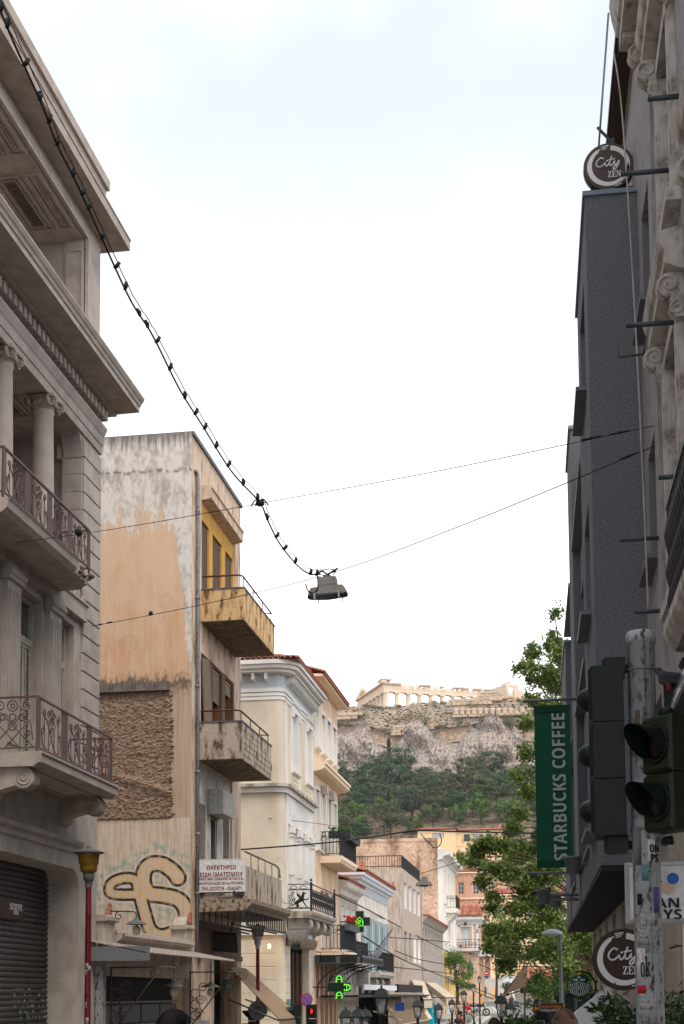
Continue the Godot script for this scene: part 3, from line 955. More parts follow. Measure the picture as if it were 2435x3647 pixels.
func pigeon(nm_label: String, at: Vector3, turn: float, dark := true):
	var p := thing("pigeon", nm_label, "bird", at, turn)
	var st := S(true)
	var c := Color(0.05, 0.05, 0.06) if dark else Color(0.32, 0.30, 0.29)
	var w := Color(0.07, 0.07, 0.08) if dark else Color(0.62, 0.60, 0.58)
	body(st, [[V(-0.10, 0.10, 0), V(0.04, 0.12, 0), 0.05, 0.065, w], [V(0.04, 0.12, 0), V(0.10, 0.19, 0), 0.055, 0.03, c], [V(0.10, 0.205, 0), V(0.115, 0.21, 0), 0.028, 0.024, c], [V(0.115, 0.207, 0), V(0.155, 0.20, 0), 0.012, 0.006, Color(0.08, 0.07, 0.06)], [V(-0.10, 0.10, 0), V(-0.24, 0.06, 0), 0.035, 0.014, c], [V(0.0, 0.06, 0.025), V(0.01, 0.0, 0.025), 0.012, 0.009, Color(0.3, 0.08, 0.06)], [V(0.0, 0.06, -0.025), V(0.01, 0.0, -0.025), 0.012, 0.009, Color(0.3, 0.08, 0.06)], [V(0.03, 0.14, 0.05), V(-0.14, 0.10, 0.045), 0.03, 0.012, c], [V(0.03, 0.14, -0.05), V(-0.14, 0.10, -0.045), 0.03, 0.012, c]], 0.011, 0.02)
	part("body", st, M.cloth, p)

func plaster_art() -> ImageTexture:
	var w := 420
	var h := 900
	var n := FastNoiseLite.new(); n.seed = 3; n.frequency = 0.012; n.fractal_octaves = 5
	var f := FastNoiseLite.new(); f.seed = 8; f.frequency = 0.05; f.fractal_octaves = 4
	var im := Image.create(w, h, false, Image.FORMAT_RGB8)
	for j in h:
		var y := 18.1 - 14.0 * j / h      # metres
		for i in w:
			var x := 3.4 * (1.0 - float(i) / w)  # metres back from the corner
			var a := n.get_noise_2d(i, j); var c := f.get_noise_2d(i, j); var s := f.get_noise_2d(i * 1.2, j * 0.10)
			var warm := Color(0.62, 0.435, 0.305).lerp(Color(0.57, 0.345, 0.205), clampf((14.5 - y) / 4.5 + a * 0.9, 0, 1))
			warm = warm.lerp(Color(0.66, 0.51, 0.40), clampf(s * 1.4 + c * 0.5, 0, 1) * 0.5)
			var white := Color(0.66, 0.61, 0.57).lerp(Color(0.40, 0.36, 0.33), clampf(0.32 + a * 1.3 + c * 0.8, 0, 1))
			var edge := 15.55 + s * 0.9 + c * 0.55 + a * 0.4
			edge = minf(edge, 15.55 + s * 0.9 + c * 0.55 + a * 0.4)
			if x < 0.55: edge -= (0.55 - x) * 9.0 + c
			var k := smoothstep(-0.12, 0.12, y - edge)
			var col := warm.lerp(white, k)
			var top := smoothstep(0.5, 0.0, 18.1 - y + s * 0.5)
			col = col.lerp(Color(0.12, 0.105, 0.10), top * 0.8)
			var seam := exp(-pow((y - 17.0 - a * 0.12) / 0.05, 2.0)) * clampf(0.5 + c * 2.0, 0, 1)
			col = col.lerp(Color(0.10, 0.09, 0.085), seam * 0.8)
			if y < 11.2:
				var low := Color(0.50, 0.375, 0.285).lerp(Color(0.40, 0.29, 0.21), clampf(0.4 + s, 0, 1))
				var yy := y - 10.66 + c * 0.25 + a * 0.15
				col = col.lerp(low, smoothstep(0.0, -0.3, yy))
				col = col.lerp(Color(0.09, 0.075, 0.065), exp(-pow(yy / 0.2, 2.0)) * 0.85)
			for e in [[0.75, 13.1, 0.22], [1.9, 11.9, 0.26]]:
				var d := Vector2(x - e[0], y - e[1]).length()
				col = col.lerp(Color(0.50, 0.33, 0.20), exp(-pow((d - e[2]) / 0.03, 2.0)) * 0.45)
				if d < e[2]: col = col.lerp(Color(0.45, 0.31, 0.2), 0.25)
			im.set_pixel(i, j, col.linear_to_srgb())
	return ImageTexture.create_from_image(im)

func graffiti_art() -> ImageTexture:
	var w := 390
	var h := 418
	var n := FastNoiseLite.new(); n.seed = 21; n.frequency = 0.03; n.fractal_octaves = 4
	var im := Image.create(w, h, false, Image.FORMAT_RGB8)
	var S1 := PackedVector2Array(); var S2 := PackedVector2Array(); var S3 := PackedVector2Array()
	for p in smooth([V(348, 207, 0), V(331, 184, 0), V(294, 159, 0), V(254, 159, 0), V(233, 186, 0), V(233, 228, 0), V(253, 258, 0), V(294, 265, 0), V(345, 278, 0), V(372, 309, 0), V(375, 348, 0), V(351, 387, 0), V(311, 403, 0)], 4): S1.append(Vector2(p.x, p.y))
	for p in smooth([V(205, 260, 0), V(157, 260, 0), V(120, 253, 0), V(118, 228, 0), V(140, 210, 0), V(178, 203, 0), V(205, 214, 0), V(212, 246, 0)], 4): S2.append(Vector2(p.x, p.y))
	for p in smooth([V(222, 271, 0), V(236, 324, 0), V(253, 377, 0), V(276, 398, 0), V(311, 403, 0)], 4): S3.append(Vector2(p.x, p.y))
	var dist := func(q2: Vector2, line: PackedVector2Array) -> float:
		var best := 1e9
		for i in line.size() - 1:
			var c := Geometry2D.get_closest_point_to_segment(q2, line[i], line[i + 1])
			best = minf(best, c.distance_squared_to(q2))
		return sqrt(best)
	var lines := [[S1, 22.0], [S2, 14.0], [S3, 18.0]]
	for j in h:
		for i in w:
			var p := Vector2(i, j)
			var a := n.get_noise_2d(i, j); var s := n.get_noise_2d(i * 3.0, j * 0.18)
			var base := Color(0.62, 0.51, 0.42).lerp(Color(0.46, 0.36, 0.28), clampf(0.4 + s * 1.1 + a * 0.4, 0, 1))
			var d := 1e9
			for l in lines: d = minf(d, dist.call(p, l[0]) - l[1])
			var mint := clampf(1.0 - absf(d - 30.0) / 26.0, 0, 1) * clampf(a * 2.4 + 0.25, 0, 1)
			var col := base.lerp(Color(0.20, 0.36, 0.31), mint * 0.85)
			col = col.lerp(Color(0.68, 0.60, 0.54), clampf(1.0 - absf(d - 12.0) / 3.0, 0, 1) * 0.6)
			if d < 8.0 and d > -1.0: col = Color(0.04, 0.035, 0.035).lerp(base, clampf(a * 0.9, 0, 0.4))
			elif d <= -1.0:
				col = Color(0.62, 0.44, 0.30).lerp(base, clampf(0.35 + s * 0.9, 0, 1))
				col = col.lerp(Color(0.62, 0.42, 0.05), clampf(1.0 - absf(d + 5.0) / 3.0, 0, 1) * 0.7)
			im.set_pixel(i, j, col.linear_to_srgb())
	return ImageTexture.create_from_image(im)

func picture(nm: String, t: Texture2D, bump := "") -> StandardMaterial3D:
	var m := StandardMaterial3D.new()
	m.resource_name = nm
	m.albedo_texture = t
	m.roughness = 0.95
	m.metallic_specular = 0.3
	m.cull_mode = BaseMaterial3D.CULL_DISABLED
	M[nm] = m
	return m

func uvq(st: SurfaceTool, a: Vector3, b: Vector3, c: Vector3, d: Vector3):
	var p := [a, b, c, d]; var u := [Vector2(0, 1), Vector2(1, 1), Vector2(1, 0), Vector2(0, 0)]
	for k in [0, 2, 1, 0, 3, 2]:
		st.set_uv(u[k]); st.add_vertex(p[k])

func ochre_house():
	var b := thing("ochre_building", "weathered ochre apartment house with peeling party wall and three box balconies", "building", V(XL, 0, -38.5), PI / 2, "", V(38.5, 0, 0))
	var st := S()
	wall(st, 38.5, 44.75, -1.5, 18.0, 0.0, 0.35, [[39.62, 43.92, 13.6, 16.86], [39.55, 43.85, 9.5, 11.82], [39.4, 43.5, 4.6, 8.5], [39.2, 43.9, -1.6, 3.1]])
	bx(st, 44.4, 44.75, -1.5, 18.0, -10, -0.35)
	part("wall", st, M.ochre_pale, b)
	st = S()
	bx(st, 38.5, 44.8, 18.0, 18.12, -12, 0.06)
	part("coping", st, M.zinc, b)
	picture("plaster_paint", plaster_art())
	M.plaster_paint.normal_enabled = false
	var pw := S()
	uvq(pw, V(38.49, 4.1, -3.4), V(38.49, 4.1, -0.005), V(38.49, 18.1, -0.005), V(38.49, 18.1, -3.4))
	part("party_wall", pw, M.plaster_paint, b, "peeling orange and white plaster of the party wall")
	st = S()
	bx(st, 38.5, 38.85, -1.5, 18.0, -12, -0.35)
	part("wall", st, M.ochre, b)
	st = S()
	var led := S()
	bx(led, 38.30, 38.48, 10.45, 10.70, -3.4, -0.62)
	part("ledge", led, M.concrete_dark, b, "dark stone ledge across the party wall")
	var rub := S()
	var rn := FastNoiseLite.new(); rn.seed = 4; rn.frequency = 1.3; rn.fractal_octaves = 5; rn.fractal_gain = 0.6
	var nu := 76; var nv := 100
	var P := func(i, j):
		var z := lerpf(-3.4, -0.56 + rn.get_noise_1d(j * 0.35) * 0.16, float(i) / nu)
		var y := lerpf(6.75, 10.48, float(j) / nv)
		var d: float = 0.04 + absf(rn.get_noise_2d(z * 3.0, y * 3.4)) * 0.07 + rn.get_noise_2d(z * 9, y * 9) * 0.035
		var crack := exp(-pow((y - (7.95 + (z + 2.0) * -0.32 + rn.get_noise_1d(z * 2) * 0.1)) / 0.12, 2.0))
		if i == 0 or i == nu or j == 0 or j == nv: d = 0.0
		return V(38.48 - d - crack * 0.06, y, z)
	for i in nu:
		for j in nv:
			q(rub, P.call(i, j), P.call(i + 1, j), P.call(i + 1, j + 1), P.call(i, j + 1))
	part("rubble_patch", rub, M.rubble, b, "rough brown rubble patch on the party wall")
	picture("spray_paint", graffiti_art())
	var gr := S()
	uvq(gr, V(38.47, 3.3, -3.4), V(38.47, 3.3, -0.02), V(38.47, 6.78, -0.02), V(38.47, 6.78, -3.4))
	part("graffiti", gr, M.spray_paint, b, "sprayed orange letters with black outline and green haze")
	st = S(true)
	tube(st, smooth([V(38.62, 16.95, -0.12), V(38.72, 17.0, 0.02), V(38.86, 16.9, 0.07), V(38.88, 16.4, 0.08)], 4) + [V(38.88, 2.9, 0.08)], 0.055, 8)
	for y in [15.8, 13.2, 10.6, 8.1, 6.3, 4.6]: lathe(st, [Vector2(0.056, y), Vector2(0.072, y + 0.01), Vector2(0.072, y + 0.08), Vector2(0.056, y + 0.09)], 8, V(38.88, 0, 0.08))
	part("drain_pipe", st, M.pipe, b)
	st = S()
	wall(st, 39.62, 43.92, 13.6, 16.86, -0.03, 0.1, [[39.66, 40.62, 13.6, 15.9], [41.06, 42.24, 13.6, 15.9], [42.7, 43.74, 13.6, 15.9]])
	part("recess", st, M.yellow, b)
	st = S()
	along(st, [Vector2(-0.1, 16.42), Vector2(0.26, 16.48), Vector2(0.30, 16.50), Vector2(0.30, 16.78), Vector2(0.34, 16.79), Vector2(0.34, 16.86), Vector2(-0.1, 16.92)], 39.58, 43.8)
	part("hood", st, M.ochre_pale, b)
	var k := 0
	for e in [[39.66, 40.62], [41.06, 42.24], [42.7, 43.74]]:
		roller(b, e[0], e[1], 13.6, 15.86, -0.09, 0.062, M.roll_brown, "blind")
		st = S()
		bx(st, e[0], e[1], 11.66, 11.76, -0.2, -0.09)
		bx(st, e[0], e[0] + 0.05, 9.5, 11.66, -0.3, -0.10); bx(st, e[1] - 0.05, e[1], 9.5, 11.66, -0.3, -0.10)
		var w := part("window", st, M.wood_orange, b)
		st = S()
		bx(st, e[0], e[1], 9.5, 11.8, -0.34, -0.30)
		part("pane", st, M.dark_in, w)
		if k > 0: roller(b, e[0], e[1], 10.75 if k == 1 else 11.3, 11.66, -0.10, 0.062, M.roll_pale, "blind")
		k += 1
	st = S()
	wall(st, 39.55, 43.85, 9.5, 11.82, -0.03, 0.1, [[39.66, 40.62, 9.5, 11.76], [41.06, 42.24, 9.5, 11.76], [42.7, 43.74, 9.5, 11.76]])
	part("recess", st, M.brown_in, b)
	st = S()
	bxt(st, Transform3D(Basis(V(0, 0, 1), 0.13), V(40.05, 10.55, 0.05)), V(0.86, 2.3, 0.03))
	var loose := part("blind", st, M.roll_brown, b, "loose crooked brown blind hanging out of its window")
	st = S()
	bx(st, -0.42, 0.42, -0.006, 0.02, 0.015, 0.03)
	var lm := mesh_of(st, M.roll_pale)
	for i in 36: put("slat", lm, loose, Transform3D(Basis(V(0, 0, 1), 0.13), Transform3D(Basis(V(0, 0, 1), 0.13), V(40.05, 10.55, 0.05)) * V(0, -1.12 + i * 0.063, 0)))
	for e in [[12.72, 13.68, 39.56, 44.0, 1.30, "yellow_dirt", 0.42], [8.56, 9.66, 39.38, 43.6, 1.27, "concrete_dirt", 0.36]]:
		var y0: float = e[0]; var y1: float = e[1]; var x0: float = e[2]; var x1: float = e[3]; var z: float = e[4]
		st = S()
		bx(st, x0 + 0.02, x1 - 0.02, y0, y0 + 0.16, -0.1, z - 0.012)
		var bal := part("balcony", st, M.soffit_brown, b)
		st = S()
		wall(st, x0, x1, y0 + 0.02, y1, z, 0.1)
		bx(st, x0, x0 + 0.1, y0 + 0.02, y1, 0.0, z - 0.1)
		bx(st, x1 - 0.1, x1, y0 + 0.02, y1, 0.0, z - 0.1)
		part("parapet", st, M[e[5]], bal)
		st = S()
		bx(st, x0 - 0.02, x1 + 0.02, y1, y1 + 0.045, z - 0.12, z + 0.025)
		bx(st, x0 - 0.02, x0 + 0.12, y1, y1 + 0.045, 0, z - 0.12)
		part("coping", st, M.zinc, bal)
		st = S(true)
		var zr: float = z - 0.08
		var yr: float = y1 + e[6]
		tube(st, [V(x0 + 0.05, yr, 0.02), V(x0 + 0.05, yr, zr - 0.12), V(x0 + 0.17, yr, zr), V(x1 - 0.1, yr, zr)], 0.028, 6)
		tube(st, [V(x1 - 0.1, yr, zr), V(x1 - 0.35, yr - 0.03, zr - 0.25)], 0.02, 5)
		for i in 4:
			var x := lerpf(x0 + 0.25, x1 - 0.15, i / 3.0)
			tube(st, [V(x, y1, zr), V(x, yr, zr)], 0.016, 5)
		part("handrail", st, M.rail_red, bal)
		st = S(true)
		rng.seed = int(y0)
		for i in 26: ball(st, V(lerpf(x0, x1, rng.randf()), y0 + 0.02, z - 0.02), V(0.11, 0.03, 0.02) * rng.randf_range(0.5, 1.2), 5, 3)
		part("chipped_edge", st, M[e[5]], bal)
	st = S()
	bev(st, 0.01, 0.38, 0.01, 0.17, 0.0, 0.016, 0.005)
	var bm := mesh_of(st, M.concrete_dirt)
	rng.seed = 77
	for j in 5:
		for i in 10:
			if rng.randf() < 0.22: continue
			put("brick", bm, b, Transform3D(Basis(), V(39.45 + i * 0.4 + (0.2 if j % 2 else 0.0), 8.72 + j * 0.18, 1.268)))
	st = S()
	wall(st, 39.4, 43.5, 4.4, 8.6, -0.05, 0.15, [[39.5, 40.3, 4.5, 7.35], [40.95, 41.75, 4.4, 7.2], [42.5, 43.3, 4.5, 7.35]])
	part("recess", st, M.white_wall, b)
	for x in [39.9, 42.9]:
		st = S()
		bx(st, x - 0.4, x + 0.4, 4.5, 7.35, -0.24, -0.22)
		var w := part("window", st, M.dark_in, b)
		st = S()
		for i in 20:
			var y := 4.5 + i * 0.15
			for s in [-1, 1]:
				for c in 4:
					var xx: float = x - 0.4 + c * 0.2
					if s > 0: bar(st, V(xx, y, -0.06), V(xx + 0.2, y + 0.15, -0.06), 0.016)
					else: bar(st, V(xx + 0.2, y, -0.055), V(xx, y + 0.15, -0.055), 0.016)
		part("grille", st, M.grille_tan, w)
	st = S()
	bx(st, 40.95, 41.75, 4.4, 7.2, -0.24, -0.2)
	var dr := part("door", st, M.dark_in, b)
	st = S()
	bx(st, 40.95, 41.05, 4.4, 7.2, -0.2, -0.08); bx(st, 41.6, 41.75, 4.4, 7.2, -0.2, -0.08); bx(st, 41.05, 41.6, 7.05, 7.2, -0.2, -0.1)
	part("frame", st, M.steel_grey, dr)
	st = S()
	bev(st, 40.6, 42.0, 7.15, 7.9, -0.04, 0.42, 0.02)
	bx(st, 40.75, 41.85, 7.25, 7.8, 0.42, 0.425)
	var ac := single("air_conditioner", st, M.ac_white, "white air conditioner box over the balcony door of the ochre house", "air conditioner", "", V(XL, 0, 0), PI / 2)
	ac.position = V(XL, 0, 0)
	st = S()
	along(st, [Vector2(0, 4.10), Vector2(1.5, 4.14), Vector2(1.55, 4.24), Vector2(1.6, 4.26), Vector2(1.68, 4.34), Vector2(1.68, 4.46), Vector2(0, 4.48)], 38.9, 44.75)
	var lb := part("balcony", st, M.ledge_dirty, b)
	st = S()
	wall(st, 39.0, 44.3, 4.48, 5.42, 1.45, 0.1)
	bx(st, 39.0, 39.1, 4.48, 5.42, 0, 1.35)
	part("parapet", st, M.concrete_dirt, lb)
	st = S(true)
	tube(st, [V(39.2, 5.85, 1.4), V(43.6, 5.85, 1.4), V(44.1, 5.78, 1.4), V(44.25, 5.5, 1.4)], 0.04, 6)
	for i in 5: tube(st, [V(40 + i, 5.42, 1.4), V(40 + i, 5.85, 1.4)], 0.02, 5)
	part("handrail", st, M.trim_stained, lb)
	st = S()
	for z in [0.3, 0.75, 1.2, 1.5]: bar(st, V(39.1, 3.72, z), V(44.6, 3.72, z), 0.05)
	for i in 20: bar(st, V(39.15 + i * 0.285, 3.72, 1.5), V(39.15 + i * 0.285, 4.12, 1.5), 0.035)
	for i in 8: bar(st, V(39.12, 3.72, 0.2 + i * 0.18), V(39.12, 4.1, 0.2 + i * 0.18), 0.035)
	part("canopy_frame", st, M.iron_black, b)
	st = S()
	wall(st, 39.0, 44.7, 2.95, 3.9, 0.02, 0.12)
	bx(st, 39.1, 44.65, 2.82, 2.98, 0.02, 0.08)
	part("shop_lintel", st, M.brown_in, b)
	st = S()
	bx(st, 39.5, 40.5, -1.4, 2.82, -0.3, 0.03); bev(st, 40.5, 40.9, -1.4, 2.82, -0.3, 0.07, 0.02)
	part("pillar", st, M.ochre_pale, b)
	st = S()
	bev(st, 44.0, 44.6, -1.4, 2.84, -0.3, 0.05, 0.02)
	part("pillar", st, M.ochre_pale, b)
	st = S()
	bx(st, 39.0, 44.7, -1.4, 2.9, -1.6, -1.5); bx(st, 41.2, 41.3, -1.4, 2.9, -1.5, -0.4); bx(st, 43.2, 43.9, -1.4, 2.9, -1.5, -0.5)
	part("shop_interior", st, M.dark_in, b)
	st = S()
	wall(st, 41.4, 43.0, -1.4, 2.1, -0.5, 0.06, [[41.6, 42.1, 0.2, 1.6], [42.3, 42.8, 0.2, 1.6]])
	var sd := part("door", st, M.maroon, b)
	st = S()
	bx(st, 41.6, 42.8, 0.2, 1.6, -0.54, -0.53)
	part("pane", st, M.brown_in, sd)
	var s := thing("shop_sign", "white sign board with dark red Greek lettering on the lowest balcony of the ochre house", "sign", V(-10.22, 4.67, -38.94), 0.0)
	st = S()
	bev(st, 0, 1.39, 0, 0.94, -0.03, 0.03, 0.008)
	part("board", st, M.paper, s)
	st = S()
	wall(st, 0, 1.39, 0, 0.94, 0.036, 0.012, [[0.018, 1.372, 0.018, 0.922]])
	part("frame", st, M.trim_white, s)
	words("lettering", "ΠΛΕΚΤΗΡΙΟ", 0.125, M.letter_red, s, V(0.695, 0.70, 0.032), "Droid Sans", true, 0.86)
	words("lettering", "ΕΙΔΗ ΙΜΑΤΙΣΜΟΥ", 0.125, M.letter_red, s, V(0.685, 0.495, 0.032), "Droid Sans", true, 1.25)
	words("lettering", "ΑΦΟΙ ΜΑΝΩΛΑΚΑΚΗ & ΣΙΑ Ο.Ε.", 0.08, M.letter_red, s, V(0.69, 0.375, 0.032), "Droid Sans", true, 1.30)
	words("lettering", "ΜΗΤΡΟΠΟΛΕΩΣ 78 1ος ΟΡΟΦΟΣ", 0.075, M.letter_red, s, V(0.69, 0.245, 0.032), "Droid Sans", true, 1.30)
	words("lettering", "ΤΗΛ.3223219 - 3242471", 0.10, M.letter_red, s, V(0.70, 0.095, 0.032), "Droid Sans", true, 1.18)
	pigeon("pale grey pigeon on the ledge under the white sign board, left of a darker one", V(-9.3, 4.47, -38.98), 0.1, false)
	pigeon("darker pigeon pecking on the ledge under the white sign board", V(-9.05, 4.47, -38.96), 3.5, true)
	st = S()
	bxt(st, Transform3D(Basis(V(1, 0, 0), 0.35) * Basis(V(0, 1, 0), -0.25), V(0, 0, 0)), V(0.82, 0.60, 0.07))
	var tv := thing("display_screen", "dark tilted screen hung under the balcony of the ochre house", "screen", V(-9.93, 3.32, -41.0), 0.0)
	part("casing", st, M.black, tv)
	st = S()
	bxt(st, Transform3D(Basis(V(1, 0, 0), 0.35) * Basis(V(0, 1, 0), -0.25), V(0, 0, 0)) * Transform3D(Basis(), V(0, 0, 0.04)), V(0.74, 0.52, 0.01))
	part("screen_glass", st, M.screen_dim, tv)
	st = S()
	bar(st, V(0.2, 0.3, 0), V(0.2, 0.62, -0.1), 0.04)
	part("bracket", st, M.black, tv)
	for e in [[-8.66, 3.55, -40.0, "black floodlight hanging at the corner of the canopy frame", 0.2], [-9.15, 2.0, -38.2, "black floodlight below the scroll bracket of the low shop roof", 0.5], [-8.55, 3.3, -45.2, "black floodlight at the far end of the ochre house ledge", -0.4]]:
		var fl := thing("floodlight", e[3], "floodlight", V(e[0], e[1], e[2]), e[4])
		st = S()
		bxt(st, Transform3D(Basis(V(1, 0, 0), 0.5), Vector3.ZERO), V(0.24, 0.19, 0.13))
		part("housing", st, M.black, fl)
		st = S()
		bxt(st, Transform3D(Basis(V(1, 0, 0), 0.5), V(0, -0.03, 0.068)), V(0.2, 0.15, 0.01))
		part("lens", st, M.glass, fl)
		st = S()
		bar(st, V(-0.13, 0, 0), V(-0.13, 0.16, 0), 0.02); bar(st, V(0.13, 0, 0), V(0.13, 0.16, 0), 0.02); bar(st, V(-0.13, 0.16, 0), V(0.13, 0.16, 0), 0.02)
		part("bracket", st, M.black, fl)

func low_shop():
	var b := thing("low_shop", "low shop with a toothed tile cornice in the gap beside the ochre house", "building", V(XL, 0, -30.45), PI / 2, "", V(30.45, 0, 0))
	var st := S()
	wall(st, 30.45, 38.3, 2.2, 3.2, 0.0, 0.3)
	along(st, [Vector2(0, 2.9), Vector2(0.06, 2.92), Vector2(0.10, 3.0), Vector2(0.2, 3.06), Vector2(0.24, 3.16), Vector2(0, 3.16)], 31.5, 37.9)
	bev(st, 37.5, 38.2, 2.6, 3.66, -0.3, 0.12, 0.03); bev(st, 37.4, 38.3, 3.55, 3.67, -0.32, 0.18, 0.03)
	bev(st, 30.5, 31.3, 2.4, 3.5, -0.3, 0.12, 0.03); bev(st, 30.46, 31.4, 3.42, 3.56, -0.32, 0.2, 0.03)
	prism(st, [Vector2(37.5, 3.67), Vector2(38.2, 3.67), Vector2(38.15, 3.9), Vector2(37.9, 3.92), Vector2(37.75, 3.72)], -0.3, 0.05)
	part("wall", st, M.shop_plaster, b)
	st = S(true)
	lathe(st, [Vector2(0.075, -0.3), Vector2(0.085, 0.3)], 8, V(0, 0, 0), 0, PI)
	var tm := mesh_of(st, M.tile_white)
	for k in 40:
		put("roof_tile", tm, b, Transform3D(Basis(V(1, 0, 0), V(0, 0.25, -0.97), V(0, 0.97, 0.25)), V(31.6 + k * 0.158, 3.27, 0.0)))
	st = S()
	along(st, [Vector2(-0.3, 3.17), Vector2(0.26, 3.17), Vector2(0.26, 3.22), Vector2(-0.3, 3.32)], 31.5, 37.95)
	part("cornice", st, M.tile_white, b)
	st = S(true)
	for e in [[30.9, 3.56], [38.0, 3.75]]:
		for k in 3: ball(st, V(e[0] + 0.05 * k, e[1] + 0.12 * k, 0.08), V(0.16, 0.14, 0.08) * (1.0 - 0.2 * k), 7, 5)
	part("acroterion", st, M.tile3, b)
	st = S()
	for k in 26:
		var x := 29.9 + k * 0.33
		prism(st, [Vector2(x, 0.0), Vector2(x + 0.33, 0.0), Vector2(x + 0.33, 0.02), Vector2(x + 0.2, 0.02), Vector2(x + 0.165, 0.05), Vector2(x + 0.13, 0.02), Vector2(x, 0.02)], 0.0, 1.32, Transform3D(Basis(V(1, 0, 0), V(0, 0.97, 0.2), V(0, -0.2, 0.97)), V(0, 2.93, 0.0)))
	var rf := part("canopy_roof", st, M.roof_iron, b)
	st = S()
	bx(st, 29.9, 30.0, 2.5, 2.82, 0.0, 1.34)
	part("fascia", st, M.steel_grey, rf)
	for x in [31.2, 38.2]:
		st = S(true)
		tube(st, [V(x, 2.38, 0.05), V(x, 2.38, 1.5)], 0.018, 5)
		tube(st, [V(x, 0.85, 0.05), V(x, 2.3, 1.2)], 0.018, 5)
		tube(st, spiral(V(x, 2.30, 1.55), 0.16, 0.03, PI / 2, -TAU * 1.2, 18, V(0, 0, 1)), 0.018, 5)
		tube(st, spiral(V(x, 2.22, 1.1), 0.12, 0.03, PI / 2, TAU * 1.4, 16, V(0, 0, 1)), 0.015, 5)
		for k in 3: tube(st, spiral(V(x, 1.95 - k * 0.36, 0.42 - k * 0.06), 0.15, 0.04, 0, TAU * 1.5, 16, V(0, 0, 1)), 0.014, 5)
		for k in 3: tube(st, ring3(V(x, 1.78 - k * 0.3, 0.2), 0.13, V(0, 0, 1), Vector3.UP), 0.013, 5)
		tube(st, [V(x, 0.7, 0.06), V(x, 2.4, 0.06)], 0.022, 5)
		part("scroll_bracket", st, M.iron_rusty, b)
	st = S()
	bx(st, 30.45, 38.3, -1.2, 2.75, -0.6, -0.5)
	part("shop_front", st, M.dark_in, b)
	for k in 4:
		var x := 31.6 + k * 1.72
		st = S()
		bev(st, x, x + 1.6, 1.05, 1.52, -0.5, -0.38, 0.01)
		part("transom_panel", st, M.shop_grey, b)
		st = S()
		wall(st, x, x + 1.6, -1.2, 0.95, -0.4, 0.08, [[x + 0.08, x + 1.52, -1.1, 0.85]])
		var w := part("window", st, M.shop_dark_grey, b)
		st = S()
		bx(st, x + 0.08, x + 1.52, -1.1, 0.85, -0.46, -0.45)
		part("pane", st, M.glass, w)
	st = S()
	bx(st, 31.4, 38.4, 0.98, 1.03, -0.5, -0.34); bx(st, 31.4, 38.4, 1.55, 1.6, -0.5, -0.34)
	part("transom", st, M.steel_grey, b)
	roller(b, 36.9, 38.1, -1.2, 0.35, -0.3, 0.09, M.roll_red, "roller_shutter")
	st = S()
	bx(st, 30.2, 30.42, -0.6, 2.6, 0.02, 0.2)
	part("pipe_case", st, M.pipe, b)
	for e in [[-9.55, 3.35, -30.9, "small wall lantern on a scroll arm behind the near red lamp post", 0.0], [-9.4, 1.95, -33.5, "small white lantern hanging under the low shop roof, nearer one", 1.0], [-9.4, 1.95, -37.2, "small white lantern hanging under the low shop roof, farther one", 1.0]]:
		var l := thing("wall_lantern", e[3], "lantern", V(e[0], e[1], e[2]), 0.0)
		st = S(true)
		lathe(st, [Vector2(0.25, 0.0), Vector2(0.2, 0.05), Vector2(0.06, 0.10), Vector2(0.05, 0.15), Vector2(0, 0.16)], 12)
		part("lamp_shade", st, M.lamp_hat, l)
		st = S(true)
		ball(st, V(0, -0.13, 0), V(0.10, 0.12, 0.10), 10, 7)
		part("globe", st, M.lamp_cream, l)
		st = S(true)
		if e[4] == 0.0:
			tube(st, smooth([V(0, 0.15, 0), V(-0.03, 0.27, 0), V(-0.15, 0.3, 0), V(-0.5, 0.31, 0), V(-0.72, 0.31, 0)], 4), 0.015, 5)
			tube(st, spiral(V(-0.42, 0.2, 0), 0.1, 0.02, PI / 2, PI / 2 + TAU * 1.2, 14), 0.012, 5)
		else: tube(st, [V(0, 0.15, 0), V(0, 0.7, 0)], 0.012, 5)
		part("arm", st, M.iron_black, l)
	var sb := thing("menu_board", "narrow tilted white board with dark lettering at the ochre house corner", "sign", V(-9.98, 0.15, -38.75), 0.0)
	st = S()
	bxt(st, Transform3D(Basis(V(0, 0, 1), -0.06), V(0.0, 0.42, 0.0)), V(0.30, 0.92, 0.03))
	part("board", st, M.paper, sb)
	for k in 3: words("lettering", ["ΥΛΙΚΑ", "ΤΕΧΝΗ", "ΧΑΛΚΟΣ"][k], 0.10, M.letter_black, sb, V(0.01, 0.58 - k * 0.22, 0.02), "Droid Serif", false, 0.22)
	var aw := thing("awning", "long tan canvas awning sloping down at the street corner by the ochre house", "awning", V(-10.2, 0, -42.5), PI / 2)
	st = S()
	var a := V(0.3, 2.6, 0.0); var c := V(2.5, 2.62, 0.0)
	for i in 8:
		var s0 := i / 8.0; var s1 := (i + 1) / 8.0
		var p0 := a.lerp(c, s0); var p1 := a.lerp(c, s1)
		var e0 := V(lerpf(-1.2, 2.5, s0), 1.02 - 0.02 * (i % 2), 1.85); var e1 := V(lerpf(-1.2, 2.5, s1), 1.02 - 0.02 * ((i + 1) % 2), 1.85)
		q(st, e0, e1, p1, p0)
		q(st, e0 + V(0, -0.03, 0), p0 + V(0, -0.03, 0), p1 + V(0, -0.03, 0), e1 + V(0, -0.03, 0))
		q(st, e0 + V(0, -0.34, 0.02), e1 + V(0, -0.34 + 0.03 * sin(i * 2.0), 0.02), e1, e0)
	part("canvas", st, M.awning_tan, aw)
	st = S(true)
	tube(st, [V(-1.2, 0.99, 1.84), V(2.5, 0.99, 1.84)], 0.03, 6)
